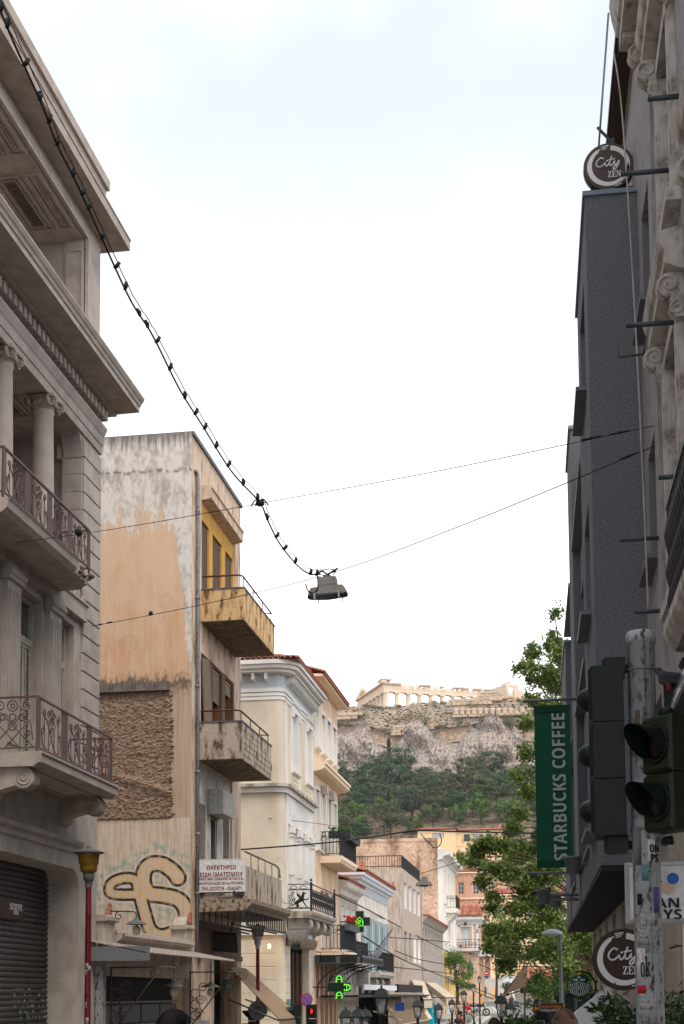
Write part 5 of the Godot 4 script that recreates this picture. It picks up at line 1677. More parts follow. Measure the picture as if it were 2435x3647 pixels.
func peach_house():
	var b := thing("peach_building", "tall pale peach house with grey windows and two iron balconies beyond the cream house", "building", V(XL, 0, -58.25), PI / 2, "", V(58.25, 0, 0))
	var st := S()
	var hs := []
	for k in 4:
		hs.append([59.0 + k * 1.6, 59.9 + k * 1.6, 12.45, 14.2])
		hs.append([59.0 + k * 1.6, 59.9 + k * 1.6, 8.0 if k != 2 else 7.75, 10.6])
	for k in 3: hs.append([59.3 + k * 1.9, 60.2 + k * 1.9, 5.1, 6.2])
	hs.append([60.2, 64.9, 3.75, 6.3])
	var holes := hs.filter(func(h): return h[2] > 5.5 or h[2] < 4)
	wall(st, 58.25, 65.2, 3.6, 15.42, 0.0, 0.4, holes)
	wall(st, 58.25, 65.2, -1.5, 3.6, -0.02, 0.4, [[58.6, 64.9, -1.5, 3.0]])
	bx(st, 58.25, 58.6, 8.0, 15.4, -14, -0.4)
	prism(st, [Vector2(-14, 15.4), Vector2(0.0, 15.4), Vector2(0.0, 15.62), Vector2(-7, 18.2), Vector2(-14, 18.2)], -58.6, -58.25, Transform3D(Basis(V(0, 0, 1), Vector3.UP, V(-1, 0, 0)), Vector3.ZERO))
	bx(st, 64.85, 65.2, -1.5, 15.4, -14, -0.4)
	part("wall", st, M.peach, b)
	st = S()
	bx(st, 58.15, 65.35, 15.3, 15.42, -0.3, 0.5)
	part("soffit", st, M.peach_trim, b)
	rng.seed = 8
	tile_roof(b, 58.1, 65.4, 15.45, 0.58, 2.4, 7.6, 0.24, "roof", 3)
	st = S()
	along(st, [Vector2(0, 11.2), Vector2(0.4, 11.28), Vector2(0.55, 11.36), Vector2(0.55, 11.5), Vector2(0.62, 11.52), Vector2(0.62, 11.62), Vector2(0, 11.66)], 58.2, 65.3)
	part("cornice", st, M.peach_trim, b)
	for h in holes:
		if h[2] > 12 or (h[2] > 7.5 and h[2] < 9):
			opening(b, h[0], h[1], h[2], h[3], -0.16, M.trim_white, M.shutter_dark if h[2] == 7.75 else M.pane_grey, 1, "window", 1)
			surround(b, h[0], h[1], h[2], h[3], M.trim_white, 0.14, 0.05, h[2] != 7.75, false)
	for x in [60.2, 61.5, 63.4]:
		opening(b, x, x + 1.0, 3.75, 6.2, -0.16, M.trim_white, M.shutter_dark if x > 61 else M.pane_grey, 1, "window", 1)
	st = S()
	bx(st, 61.2, 61.5, 3.75, 6.3, -0.3, -0.02); bx(st, 62.5, 63.4, 3.75, 6.3, -0.3, -0.02); bx(st, 64.4, 64.9, 3.75, 6.3, -0.3, -0.02)
	part("pier", st, M.peach, b)
	for x in [60.4, 62.3]:
		st = S()
		bx(st, x, x + 0.35, 10.55, 10.95, 0.02, 0.3)
		part("air_vent", st, M.trim_stained, b)
	iron_balcony(b, 60.2, 64.9, 7.78, 8.85, 0.95, M.peach_trim, M.iron_black, 0.30, 0.16, true)
	iron_balcony(b, 60.2, 64.6, 3.65, 4.75, 0.95, M.peach_trim, M.iron_black, 0.22, 0.16, true)
	st = S()
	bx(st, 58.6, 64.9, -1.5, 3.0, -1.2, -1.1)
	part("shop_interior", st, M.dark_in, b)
	st = S()
	for x in [58.7, 59.8, 61.0, 62.2, 63.4, 64.4]: bx(st, x, x + 0.3, -1.5, 3.0, -0.5, -0.02)
	part("shop_post", st, M.salmon, b)
	for e in [[8.78, 61.0, -9.55, "dark planter box on the end rail of the upper peach balcony", 0.0], [8.76, 63.0, -9.28, "dark planter boxes along the front rail of the upper peach balcony", PI / 2], [4.7, 62.6, -9.3, "grey planter box with red geraniums on the lower peach balcony", PI / 2]]:
		var fb := thing("planter_box", e[3], "planter", V(e[2], e[0], -e[1]), e[4])
		st = S()
		var ln := 0.5 if e[4] == 0.0 else 1.5
		prism(st, [Vector2(-0.16, 0.14), Vector2(0.16, 0.14), Vector2(0.12, -0.14), Vector2(-0.12, -0.14)], -ln, ln, Transform3D(Basis(V(0, 0, -1), V(0, 1, 0), V(1, 0, 0)), Vector3.ZERO))
		part("box", st, M.iron_grey if e[0] < 5 else M.shutter_dark, fb)
		var gr := S()
		rng.seed = int(e[1])
		for k in 90:
			var p := V(rng.randf_range(-ln, ln), rng.randf_range(0.1, 0.34), rng.randf_range(-0.15, 0.2))
			bxt(gr, Transform3D(Basis(V(rng.randf(), rng.randf(), 0.3).normalized(), rng.randf() * 3), p), V(0.09, 0.012, 0.07))
		part("plant", gr, M.plant_green, fb)
		if e[0] < 5:
			gr = S(true)
			for k in 26: ball(gr, V(rng.randf_range(-1.5, -0.2), rng.randf_range(0.22, 0.5), rng.randf_range(-0.1, 0.25)), V(0.07, 0.06, 0.07), 6, 4)
			part("flowers", gr, M.flower_red, fb)

func far_left():
	var b := thing("low_white_building", "low stained white house with tiled eaves tucked beside the peach house", "building", V(XL, 0, -65.25), PI / 2, "", V(65.25, 0, 0))
	var st := S()
	wall(st, 65.25, 71.3, -1.5, 7.0, -0.05, 0.4, [[66.2, 67.0, 3.4, 6.0], [67.9, 68.7, 3.4, 6.0], [69.6, 70.4, 3.4, 6.0]])
	bx(st, 65.25, 65.6, -1.5, 7.0, -10, -0.45)
	part("wall", st, M.trim_stained, b)
	st = S()
	along(st, [Vector2(-0.1, 6.45), Vector2(0.05, 6.5), Vector2(0.15, 6.7), Vector2(0.35, 6.85), Vector2(0.42, 7.0), Vector2(0.42, 7.12), Vector2(-0.3, 7.2)], 65.2, 71.35)
	part("cornice", st, M.offwhite, b)
	tile_roof(b, 65.2, 71.3, 7.15, 0.46, 1.4, 4.0, 0.25, "roof", 3)
	for x in [66.2, 67.9, 69.6]:
		opening(b, x, x + 0.8, 3.4, 6.0, -0.2, M.trim_white, M.shutter_blue, 1, "window", 3)
	iron_balcony(b, 66.0, 70.6, 3.3, 4.3, 0.7, M.trim_stained, M.iron_black, 0.2, 0.2)
	b = thing("white_building", "off-white house with pale blue frieze, tiled pediment edge and blue shutters", "building", V(XL, 0, -71.35), PI / 2, "", V(71.35, 0, 0))
	st = S()
	wall(st, 71.35, 84.0, -1.5, 7.05, 0.0, 0.4, [[73.2, 74.2, 2.95, 5.9], [76.2, 77.2, 2.95, 5.9], [79.0, 80.0, 2.95, 5.9], [81.8, 82.8, 2.95, 5.9]])
	bx(st, 71.35, 71.75, -1.5, 7.9, -12, -0.4)
	bx(st, 83.6, 84.0, -1.5, 7.9, -12, -0.4)
	part("wall", st, M.offwhite, b)
	st = S()
	bx(st, 71.3, 84.0, 7.05, 7.55, -0.4, 0.03)
	part("frieze", st, M.frieze_blue, b)
	st = S()
	along(st, [Vector2(-0.4, 7.5), Vector2(0.08, 7.5), Vector2(0.12, 7.6), Vector2(0.3, 7.66), Vector2(0.34, 7.78), Vector2(0.44, 7.84), Vector2(0.46, 7.98), Vector2(-0.4, 8.1)], 71.1, 84.3)
	for e in [[0.46, 7.84, 7.98], [0.34, 7.66, 7.84], [0.12, 7.5, 7.66]]: bx(st, 71.1 - e[0], 71.1, e[1], e[2], -3.0, e[0])
	part("cornice", st, M.bluish_white, b)
	tile_roof(b, 70.8, 84.4, 8.05, 0.5, 0.9, 3.0, 0.3, "roof", 2)
	st = S(true)
	for e in [[71.0, 8.2], [84.3, 8.2]]:
		for k in 3: ball(st, V(e[0], e[1] + 0.14 * k, 0.35), V(0.16, 0.14, 0.16) * (1.0 - 0.22 * k), 7, 5)
	part("acroterion", st, M.tile2, b)
	for x in [73.2, 76.2, 79.0, 81.8]:
		opening(b, x, x + 1.0, 2.95, 5.9, -0.2, M.trim_white, M.pane_grey, 1, "window", 2)
		surround(b, x, x + 1.0, 2.95, 5.9, M.offwhite, 0.2, 0.05, false, false)
		for s in [-1, 1]:
			st = S()
			var c: float = x + 0.5 + s * 0.78
			wall(st, c - 0.26, c + 0.26, 2.98, 5.88, 0.12, 0.05, [[c - 0.2, c + 0.2, 3.1, 4.3], [c - 0.2, c + 0.2, 4.45, 5.75]])
			for i in 20:
				bxt(st, Transform3D(Basis(V(1, 0, 0), 0.6), V(c, 3.16 + i * 0.13, 0.1)), V(0.4, 0.015, 0.09))
			part("shutter", st, M.shutter_blue, b)
	iron_balcony(b, 72.2, 79.2, 2.92, 3.98, 1.0, M.trim_stained, M.iron_black, 0.3, 0.16)
	for x in [72.8, 75.2, 78.6]: console_scroll(b, x, 0.4, 2.64, 0.6, 0.85, M.trim_stained)
	st = S()
	bx(st, 71.5, 83.9, -1.5, 2.3, 0.0, 0.02)
	part("shop_front", st, M.dark_in, b)
	b = thing("concrete_building", "streaked beige block with a railed roof terrace and long window strips", "building", V(XL, 0, -92.4), PI / 2, "", V(92.4, 0, 0))
	st = S()
	var hs := []
	for k in 4: hs.append([93.2 + k * 3.0, 95.0 + k * 3.0, 7.5, 9.25])
	for k in 4: hs.append([93.2 + k * 3.0, 95.0 + k * 3.0, 4.0, 5.95])
	wall(st, 92.4, 105.0, -1.5, 10.1, 0.0, 0.3, hs)
	bx(st, 92.4, 92.75, -1.5, 10.1, -15, -0.3)
	bx(st, 92.75, 105.0, 9.8, 10.1, -15, -0.3)
	part("wall", st, M.b7, b)
	for k in 4:
		opening(b, hs[k][0], hs[k][1], hs[k][2], hs[k][3], -0.1, M.trim_white, M.pane_grey, 1)
		if k < 2: opening(b, hs[k + 4][0], hs[k + 4][1], hs[k + 4][2], hs[k + 4][3], -0.08, M.trim_stained, M.brown_in, 2)
		else: opening(b, hs[k + 4][0], hs[k + 4][1], hs[k + 4][2], hs[k + 4][3], -0.08, M.trim_white, M.trim_white, 2)
	st = S()
	for e in [[92.45, -0.05, 104.8, -0.05], [92.45, -0.05, 92.45, -14.0]]:
		for y in [10.25, 10.95]: bar(st, V(e[0], y, e[1]), V(e[2], y, e[3]), 0.05)
	var rl := part("terrace_railing", st, M.iron_black, b)
	st = S()
	bx(st, -0.015, 0.015, 10.1, 10.95, -0.015, 0.015)
	var me := mesh_of(st, M.iron_black)
	for k in 72: put("railing_bar", me, rl, Transform3D(Basis(), V(92.5 + k * 0.17, 0, -0.05)))
	for k in 78: put("railing_bar", me, rl, Transform3D(Basis(), V(92.45, 0, -0.15 - k * 0.18)))
	st = S(true)
	for k in 3: tube(st, spiral(V(92.6, 10.1, -4.5 - k * 1.2), 1.0 + k * 0.25, 1.0 + k * 0.25, 0, PI, 14, V(0, 0, 1)), 0.02, 4)
	part("arched_wire", st, M.trim_stained, rl)
	st = S(true)
	tube(st, [V(104.9, -1, 0.08), V(104.9, 10, 0.08)], 0.05, 6)
	part("drain_pipe", st, M.b9, b)
	b = thing("pink_building", "tall block with bare pink roughcast party wall and a white street front", "building", V(XL, 0, -124.5), PI / 2, "", V(124.5, 0, 0))
	st = S()
	bx(st, 124.5, 125.0, -1, 15.4, -26, -0.4)
	bx(st, 124.45, 125.05, 15.4, 15.7, -26, -0.4)
	part("party_wall", st, M.b8, b)
	st = S()
	wall(st, 124.5, 140.2, 5.6, 14.2, 0.0, 0.4, [[126.5, 127.6, 10.0, 12.9], [130.4, 131.5, 9.7, 12.9], [134.3, 135.4, 10.0, 12.9], [137.4, 138.5, 10.0, 12.9], [126.5, 127.6, 6.4, 8.8], [130.4, 131.5, 6.4, 8.8], [134.3, 135.4, 6.4, 8.8], [137.4, 138.5, 6.4, 8.8]])
	bx(st, 139.7, 140.2, -1, 14.2, -12, -0.4)
	bx(st, 125.1, 140.2, 14.9, 15.3, -8, -0.6)
	part("wall", st, M.b10, b)
	for y in [6.4, 10.0]:
		for x in [126.5, 130.4, 134.3, 137.4]:
			opening(b, x, x + 1.1, y if not (x == 130.4 and y > 9) else 9.7, y + (2.4 if y < 9 else 2.9), -0.2, M.trim_white, M.pane_grey, 1)
			surround(b, x, x + 1.1, y, y + (2.4 if y < 9 else 2.9), M.b10, 0.2, 0.08, true, false)
	st = S()
	along(st, [Vector2(-0.3, 13.6), Vector2(0.1, 13.7), Vector2(0.2, 13.95), Vector2(0.6, 14.05), Vector2(0.7, 14.15), Vector2(0.7, 14.55), Vector2(-0.3, 14.6)], 123.6, 140.6)
	part("cornice", st, M.trim_white, b)
	iron_balcony(b, 128.6, 132.8, 9.6, 10.75, 1.0, M.b10, M.iron_black, 0.4, 0.25)
	st = S()
	for x in [129.2, 132.2]: prism(st, [Vector2(0, 9.2), Vector2(0.8, 9.2), Vector2(0.6, 8.8), Vector2(0.1, 8.4), Vector2(0, 8.2)], -x - 0.2, -x + 0.2, Transform3D(Basis(V(0, 0, 1), Vector3.UP, V(-1, 0, 0)), Vector3.ZERO))
	part("bracket", st, M.b10, b)
	st = S()
	wall(st, 124.5, 140.2, -1.5, 5.6, -0.01, 0.4)
	for k in 5: bev(st, 126.2 + k * 3.2, 127.2 + k * 3.2, -1.5, 3.0, -0.01, 0.12, 0.03)
	part("wall", st, M.b10_yellow, b, "yellow ground floor of the street front")
	st = S()
	bx(st, 130.2, 133.4, 4.2, 5.3, 0.05, 0.35)
	bx(st, 126.0, 139.8, 2.9, 3.4, 0.02, 0.25)
	part("fascia", st, M.trim_stained, b)
	var ac := thing("air_conditioner", "air conditioner with dark fan on the yellow wall below the white front", "air conditioner", V(-9.98, 4.1, -133.0), PI / 2)
	st = S()
	bev(st, -0.6, 0.6, 0, 0.9, -0.3, 0.3, 0.03)
	part("casing", st, M.ac_white, ac)
	st = S()
	bx(st, -0.62, -0.60, 0.08, 0.82, -0.25, 0.25)
	part("grille", st, M.brown_wood, ac)
	b = thing("grey_building", "low streaked grey house with a row of narrow windows and a tile edge", "building", V(XL, 0, -105.1), PI / 2, "", V(105.1, 0, 0))
	st = S()
	hs = []
	for k in 9: hs.append([106.2 + k * 2.05, 107.1 + k * 2.05, 5.0, 6.85])
	wall(st, 105.1, 124.4, -1.5, 7.2, -0.03, 0.4, hs)
	part("wall", st, M.b9, b)
	for h in hs: opening(b, h[0], h[1], h[2], h[3], -0.2, M.trim_stained, M.window_blue, 0)
	st = S()
	along(st, [Vector2(-0.2, 7.1), Vector2(0.1, 7.15), Vector2(0.3, 7.4), Vector2(0.42, 7.5), Vector2(0.42, 7.6), Vector2(-0.3, 7.7)], 105.1, 124.5)
	part("cornice", st, M.b9, b)
	tile_roof(b, 105.1, 124.5, 7.62, 0.48, 0.5, 2.5, 0.36, "roof", 2)
	b = thing("salmon_building", "small salmon corner house with white pilasters, tile roof and ornate balcony", "building", V(-10.2, 0.3, -158.0), 0.0)
	st = S()
	wall(st, -12, 1.05, -1, 9.4, 0.0, 0.4, [[-0.85, 0.2, 6.9, 9.0]])
	bx(st, 0.65, 1.05, -1, 9.4, -14, -0.4)
	part("wall", st, M.salmon, b)
	st = S()
	bx(st, -12, -1.2, 6.4, 9.3, 0.0, 0.06); bx(st, -1.15, -0.95, 6.4, 9.3, 0, 0.12); bx(st, 0.35, 0.55, 6.4, 9.3, 0, 0.1); bx(st, 0.85, 1.12, 6.4, 9.3, -0.3, 0.1)
	bx(st, -12, 1.2, 9.3, 9.6, -14, 0.14); bx(st, -12, 1.35, 9.6, 9.8, -14, 0.3); bx(st, -12, 1.55, 9.8, 10.15, -14, 0.5)
	bx(st, -12, 1.25, 6.15, 6.4, -14, 0.18)
	bx(st, -1.1, 0.45, 9.0, 9.2, 0, 0.12)
	bx(st, 1.05, 2.6, 5.7, 6.4, -10, -1.0)
	part("trim", st, M.trim_white, b)
	opening(b, -0.85, 0.2, 6.9, 9.0, -0.15, M.trim_white, M.pane_grey, 1, "window", 3)
	st = S()
	along(st, [Vector2(0, 6.2), Vector2(0.9, 6.25), Vector2(0.95, 6.55), Vector2(0, 6.55)], -1.9, 1.3)
	var bal := part("balcony", st, M.trim_white, b)
	st = S(true)
	for y in [6.65, 7.55]: bar(st, V(-1.8, y, 0.88), V(1.2, y, 0.88), 0.05)
	for x in [-1.8, -0.3, 1.2]: bar(st, V(x, 6.55, 0.88), V(x, 7.65, 0.88), 0.05)
	var r := part("railing", st, M.iron_black, bal)
	st = S(true)
	for k in 8:
		tube(st, ring3(V(-1.6 + k * 0.38, 7.1, 0.88), 0.17, Vector3.RIGHT, Vector3.UP, 10), 0.02, 4)
		tube(st, spiral(V(-1.42 + k * 0.38, 6.85, 0.88), 0.14, 0.03, 0, TAU, 10), 0.02, 4)
	part("scrollwork", st, M.iron_black, r)
	st = S()
	for x in [-1.5, 0.9]: prism(st, [Vector2(0, 6.2), Vector2(0.8, 6.2), Vector2(0.5, 5.85), Vector2(0.0, 5.6)], -x - 0.2, -x + 0.2, Transform3D(Basis(V(0, 0, 1), Vector3.UP, V(-1, 0, 0)), Vector3.ZERO))
	part("bracket", st, M.trim_white, bal)
	tile_roof(b, -6.0, 1.6, 10.2, 0.6, 1.4, 4.0, 0.3, "roof", 3)
	st = S(true)
	lathe(st, [Vector2(0.02, 9.25), Vector2(0.14, 9.3), Vector2(0.16, 9.5), Vector2(0.05, 9.62)], 8, V(-0.3, -0.1, 0.35))
	part("wall_lamp", st, M.iron_black, b)

	var cn := thing("iron_canopy", "black ornate iron canopy over the shop of the peach house", "canopy", V(XL, 0, -58.6), PI / 2, "", V(58.6, 0, 0))
	st = S()
	bx(st, 58.7, 58.78, 3.05, 3.42, 0.0, 2.0)
	bx(st, 58.7, 66.0, 3.05, 3.40, 1.95, 2.0)
	bx(st, 58.7, 66.0, 3.36, 3.40, 0.0, 1.95)
	part("frame", st, M.iron_grey, cn)
	st = S()
	for k in 2:
		for i in 5: bx(st, 58.66, 58.70, 3.13 + i * 0.05, 3.15 + i * 0.05, 0.25 + k * 0.9, 0.85 + k * 0.9)
		for s in [0.25, 0.85]: bx(st, 58.655, 58.70, 3.12, 3.37, s + k * 0.9 - 0.05, s + k * 0.9 + 0.05)
	for i in 22: bx(st, 58.8 + i * 0.33, 59.05 + i * 0.33, 3.12, 3.3, 2.0, 2.03)
	part("cresting_panel", st, M.iron_black, cn)
	for x in [58.8, 61.0, 63.2, 65.6]:
		st = S(true)
		tube(st, smooth([V(x, 1.6, 0.05), V(x, 2.3, 0.2), V(x, 2.8, 0.8), V(x, 3.05, 1.7)], 5), 0.03, 5)
		for k in 10: tube(st, [V(x, 3.05, 0.12 + k * 0.15), V(x, 1.9 + k * 0.11, 0.12 + k * 0.15)], 0.012, 3)
		tube(st, spiral(V(x, 2.86, 1.35), 0.15, 0.03, 0, TAU * 1.3, 14, V(0, 0, 1)), 0.018, 4)
		part("scroll_bracket", st, M.iron_black, cn)
	st = S(true)
	for k in 16: tube(st, spiral(V(58.68, 3.5, 0.1 + k * 0.13), 0.06, 0.06, 0, PI, 6, V(0, 0, 1)), 0.012, 3)
	part("cresting", st, M.iron_black, cn)
	cross_sign(V(-9.02, 2.05, -57.0), 0.5, "green pharmacy cross with three lit letters, the lower one under the iron canopy", [["A", 0.0, 0.33, 0.0], ["A", 0.0, -0.33, 0.0], ["A", 0.35, 0.0, -PI / 2]])
	cross_sign(V(-9.42, 5.2, -66.0), 0.51, "dark green pharmacy cross with one lit letter, the upper one above the red geraniums", [["A", 0.0, -0.02, 0.0]], true)
	var fl := thing("flag", "furled grey-violet flag on a slanting pole over the white house balcony", "flag", V(-9.3, 3.6, -70.5), 0.0)
	st = S(true)
	tube(st, [V(-0.2, 0.0, 0), V(0.95, 1.5, 0)], 0.025, 5)
	part("pole", st, M.brown_wood, fl)
	st = S(true)
	tube(st, smooth([V(0.0, 0.1, 0.03), V(0.25, 0.32, 0.05), V(0.5, 0.62, 0.04), V(0.72, 1.05, 0.03), V(0.94, 1.47, 0.02)], 5), 0.16, 8, 0.02)
	for k in 3: tube(st, smooth([V(0.02, 0.02 - 0.05 * k, 0.1), V(0.3, 0.25 - 0.04 * k, 0.13), V(0.62, 0.75, 0.09)], 4), 0.06, 5, 0.02)
	part("cloth", st, M.flag_cloth, fl)
	for e in [[96.9, 106.0, 87.6, 93.2, 2.75, 1.42, 1.8, "beige awning over the clothes shop, nearer of the two"], [107.4, 116.4, 102.2, 111.4, 2.68, 1.5, 2.0, "beige awning over the clothes shop, farther of the two"]]:
		var aw := thing("awning", e[7], "awning", V(XL, 0, -e[0]), PI / 2, "beige awnings of the clothes shop", V(e[0], 0, 0))
		st = S()
		for i in 12:
			var s0 := i / 12.0; var s1 := (i + 1) / 12.0
			var a := V(lerpf(e[0], e[1], s0), e[4], 0.05); var c := V(lerpf(e[0], e[1], s1), e[4], 0.05)
			var a2 := V(lerpf(e[2], e[3], s0), e[5], e[6]); var c2 := V(lerpf(e[2], e[3], s1), e[5], e[6])
			q(st, a2, c2, c, a)
			q(st, a2 + V(0, -0.03, 0), a + V(0, -0.03, 0), c + V(0, -0.03, 0), c2 + V(0, -0.03, 0))
			q(st, a2 + V(0, -0.55, 0.02), c2 + V(0, -0.55, 0.02), c2, a2)
		q(st, V(e[2], e[5], e[6]), V(e[0], e[4], 0.05), V(e[0], e[4] - 0.4, 0.05), V(e[2], e[5] - 0.5, e[6]))
		part("canvas", st, M.awning_beige, aw)
		st = S(true)
		tube(st, [V(e[2], e[5] - 0.02, e[6]), V(e[3], e[5] - 0.02, e[6])], 0.04, 5)
		tube(st, [V(e[0] + 0.3, 1.5, 0.1), V(e[2] + 0.2, e[5], e[6] - 0.1)], 0.03, 5)
		part("frame", st, M.steel_dark, aw)
	var fasc := thing("shop_board", "long dark shop fascia board with white strip above the brown awning", "sign", V(-8.9, 0, -63.0), PI / 2, "", V(63.0, 0, 0))
	st = S()
	bx(st, 62.9, 75.5, 1.95, 2.2, 0.05, 0.12)
	part("strip", st, M.bluish_white, fasc)
	st = S()
	bx(st, 76.5, 90.0, 1.85, 2.3, -0.1, 0.1)
	part("board", st, M.black, fasc)
	st = S()
	bx(st, 59.5, 92.0, 1.62, 1.72, -1.3, 0.35)
	part("canopy_edge", st, M.iron_black, fasc)
	st = S(true)
	rng.seed = 6
	for k in 120:
		var x := rng.randf_range(77.5, 90.5)
		tube(st, [V(x, 1.85, 0.1), V(x + 0.3, 1.85 - rng.randf_range(0.2, 1.2), 0.12)], 0.014, 3)
	part("icicle_string", st, M.trim_stained, fasc)
	var um := thing("awning", "brown drop awning with folding arms before the shop with the dark board", "awning", V(XL, 0, -71.0), PI / 2, "", V(71.0, 0, 0))
	st = S()
	q(st, V(72.5, 0.2, 2.0), V(88.5, 0.2, 2.0), V(90.0, 1.75, 0.9), V(71.0, 1.75, 0.9))
	q(st, V(72.5, 0.17, 2.0), V(71.0, 1.72, 0.9), V(90.0, 1.72, 0.9), V(88.5, 0.17, 2.0))
	q(st, V(72.5, -0.35, 2.02), V(88.5, -0.35, 2.02), V(88.5, 0.2, 2.0), V(72.5, 0.2, 2.0))
	part("canvas", st, M.umbrella_brown, um)
	st = S()
	bar(st, V(72.5, 0.16, 2.0), V(88.5, 0.16, 2.0), 0.06)
	bar(st, V(88.5, 0.2, 2.03), V(90.0, 1.75, 0.93), 0.5, 0.03)
	bar(st, V(71.2, 0.9, 0.8), V(74.0, 0.4, 1.9), 0.05); bar(st, V(71.4, 1.6, 0.9), V(73.4, 0.9, 1.5), 0.05)
	part("frame", st, M.awning_beige, um)
	var cu := thing("condenser_unit", "grey slatted condenser unit under the white house balcony", "air conditioner", V(-9.9, 2.15, -70.2), 0.0)
	st = S()
	bev(st, -0.35, 0.35, 0, 0.85, -0.3, 0.0, 0.02)
	part("casing", st, M.ac_white, cu)
	st = S()
	for i in 12: bx(st, -0.3, 0.3, 0.05 + i * 0.065, 0.085 + i * 0.065, 0.0, 0.012)
	part("grille", st, M.steel_grey, cu)
	var bp := thing("street_plate", "small dark blue plate by the brown awning", "sign", V(-8.2, 0.9, -72.0), 0.0)
	st = S()
	bx(st, -0.28, 0.2, 0, 0.42, 0, 0.02)
	part("plate", st, M.blue_sign, bp)
	for e in [[-9.0, -0.45, -97.5, 1.5, "teal", "long turquoise dress hung outside the clothes shop"], [-8.95, -0.45, -101.0, 1.5, "teal_dark", "darker teal dress behind the turquoise one"], [-9.55, -0.3, -95.0, 1.25, "lilac_white", "white lace dress hung outside the clothes shop, right of the thin one"], [-9.85, -0.3, -96.5, 1.3, "lilac_white", "narrow white dress at the left end of the clothes rail"], [-9.3, -0.2, -96.5, 1.2, "cloth_black", "black dress between the white and turquoise dresses"], [-8.2, 0.3, -103.0, 0.85, "lilac_white", "white patterned top under the farther beige awning"]]:
		var dr := thing("dress", e[5], "dress", V(e[0], e[1], e[2]), 0.0, "clothes hung out for sale")
		st = S(true)
		var hh: float = e[3]
		for i in 16:
			var a0 := TAU * i / 16.0; var a1 := TAU * (i + 1) / 16.0
			var prof := [[0.0, 0.26, 0.09], [0.45, 0.21, 0.08], [0.68, 0.13, 0.07], [0.8, 0.17, 0.075], [0.96, 0.16, 0.05]]
			for k in 4:
				var p0 = prof[k]; var p1 = prof[k + 1]
				var f0: float = 1.0 + 0.12 * cos(a0 * 8) * (1.0 - p0[0]); var f1: float = 1.0 + 0.12 * cos(a1 * 8) * (1.0 - p0[0])
				q(st, V(cos(a0) * p0[1] * f0, p0[0] * hh, -sin(a0) * p0[2] * f0), V(cos(a1) * p0[1] * f1, p0[0] * hh, -sin(a1) * p0[2] * f1), V(cos(a1) * p1[1], p1[0] * hh, -sin(a1) * p1[2]), V(cos(a0) * p1[1], p1[0] * hh, -sin(a0) * p1[2]))
		for s in [-1, 1]:
			tube(st, [V(0.15 * s, 0.95 * hh, 0), V(0.07 * s, 1.03 * hh, 0)], 0.02, 4)
			if e[4] == "lilac_white": tube(st, [V(0.16 * s, 0.93 * hh, 0), V(0.30 * s, 0.74 * hh, 0)], 0.06, 6, 0.07)
		part("cloth", st, M[e[4]], dr)
		st = S(true)
		tube(st, [V(-0.2, 0.99 * hh, 0), V(0, 1.06 * hh, 0), V(0.2, 0.99 * hh, 0)], 0.01, 4)
		tube(st, [V(0, 1.06 * hh, 0), V(0, 1.06 * hh + 0.12, 0)], 0.01, 4)
		part("hanger", st, M.black, dr)

func cross_sign(at: Vector3, r: float, label: String, letters: Array, house := false):
	var c := thing("pharmacy_cross", label, "sign", at, 0.0, "pharmacy cross signs")
	var a := r * 0.40
	var o := [Vector2(-a, -r), Vector2(a, -r), Vector2(a, -a), Vector2(r, -a), Vector2(r, a), Vector2(a, a), Vector2(a, r), Vector2(-a, r), Vector2(-a, a), Vector2(-r, a), Vector2(-r, -a), Vector2(-a, -a)]
	var st := S()
	prism(st, o, -0.14, 0.0)
	part("casing", st, M.steel_grey, c)
	st = S()
	var oi := []
	for p in o: oi.append(Vector2(p.x - signf(p.x) * 0.03, p.y - signf(p.y) * 0.03))
	prism(st, oi, 0.001, 0.012)
	part("face", st, M.cross_face, c)
	st = S()
	bar(st, V(-r, 0, -0.07), V(-1.1, 0, -0.07), 0.05)
	part("bracket", st, M.iron_black, c)
	var rows := ["...1111..", "..11..11.", ".11....11", ".1......1", ".11111111", ".1......1", ".1......1", "111....11"] if not house else ["....11....", "...1..1...", "..1....1..", ".1..11..1.", ".1.1..1.1.", ".1.1.1..1.", ".1.11...1.", ".1......1.", "11.1111.1.", "1..1..1.1."]
	for l in letters:
		var g := S(); var y := S()
		var d := 0.034 if not house else 0.045
		for j in rows.size():
			for i in rows[j].length():
				if rows[j][i] != "1": continue
				var p := Vector2((i - rows[j].length() / 2.0 + 0.5) * d, (rows.size() / 2.0 - j - 0.5) * d).rotated(l[3])
				var t := y if (i + j * 2) % 5 < 2 else g
				bx(t, l[1] + p.x - d * 0.36, l[1] + p.x + d * 0.36, l[2] + p.y - d * 0.36, l[2] + p.y + d * 0.36, 0.012, 0.018)
		part("led_letter", g, M.led, c)
		part("led_letter", y, M.led_yellow, c)

const TR := -1.5508   # the right facades turn a little towards the street

func right_at(d: float, p := 0.0) -> Vector3:
	return V(1.73 - 0.02 * d - p, 0, -d + 0.02 * p)

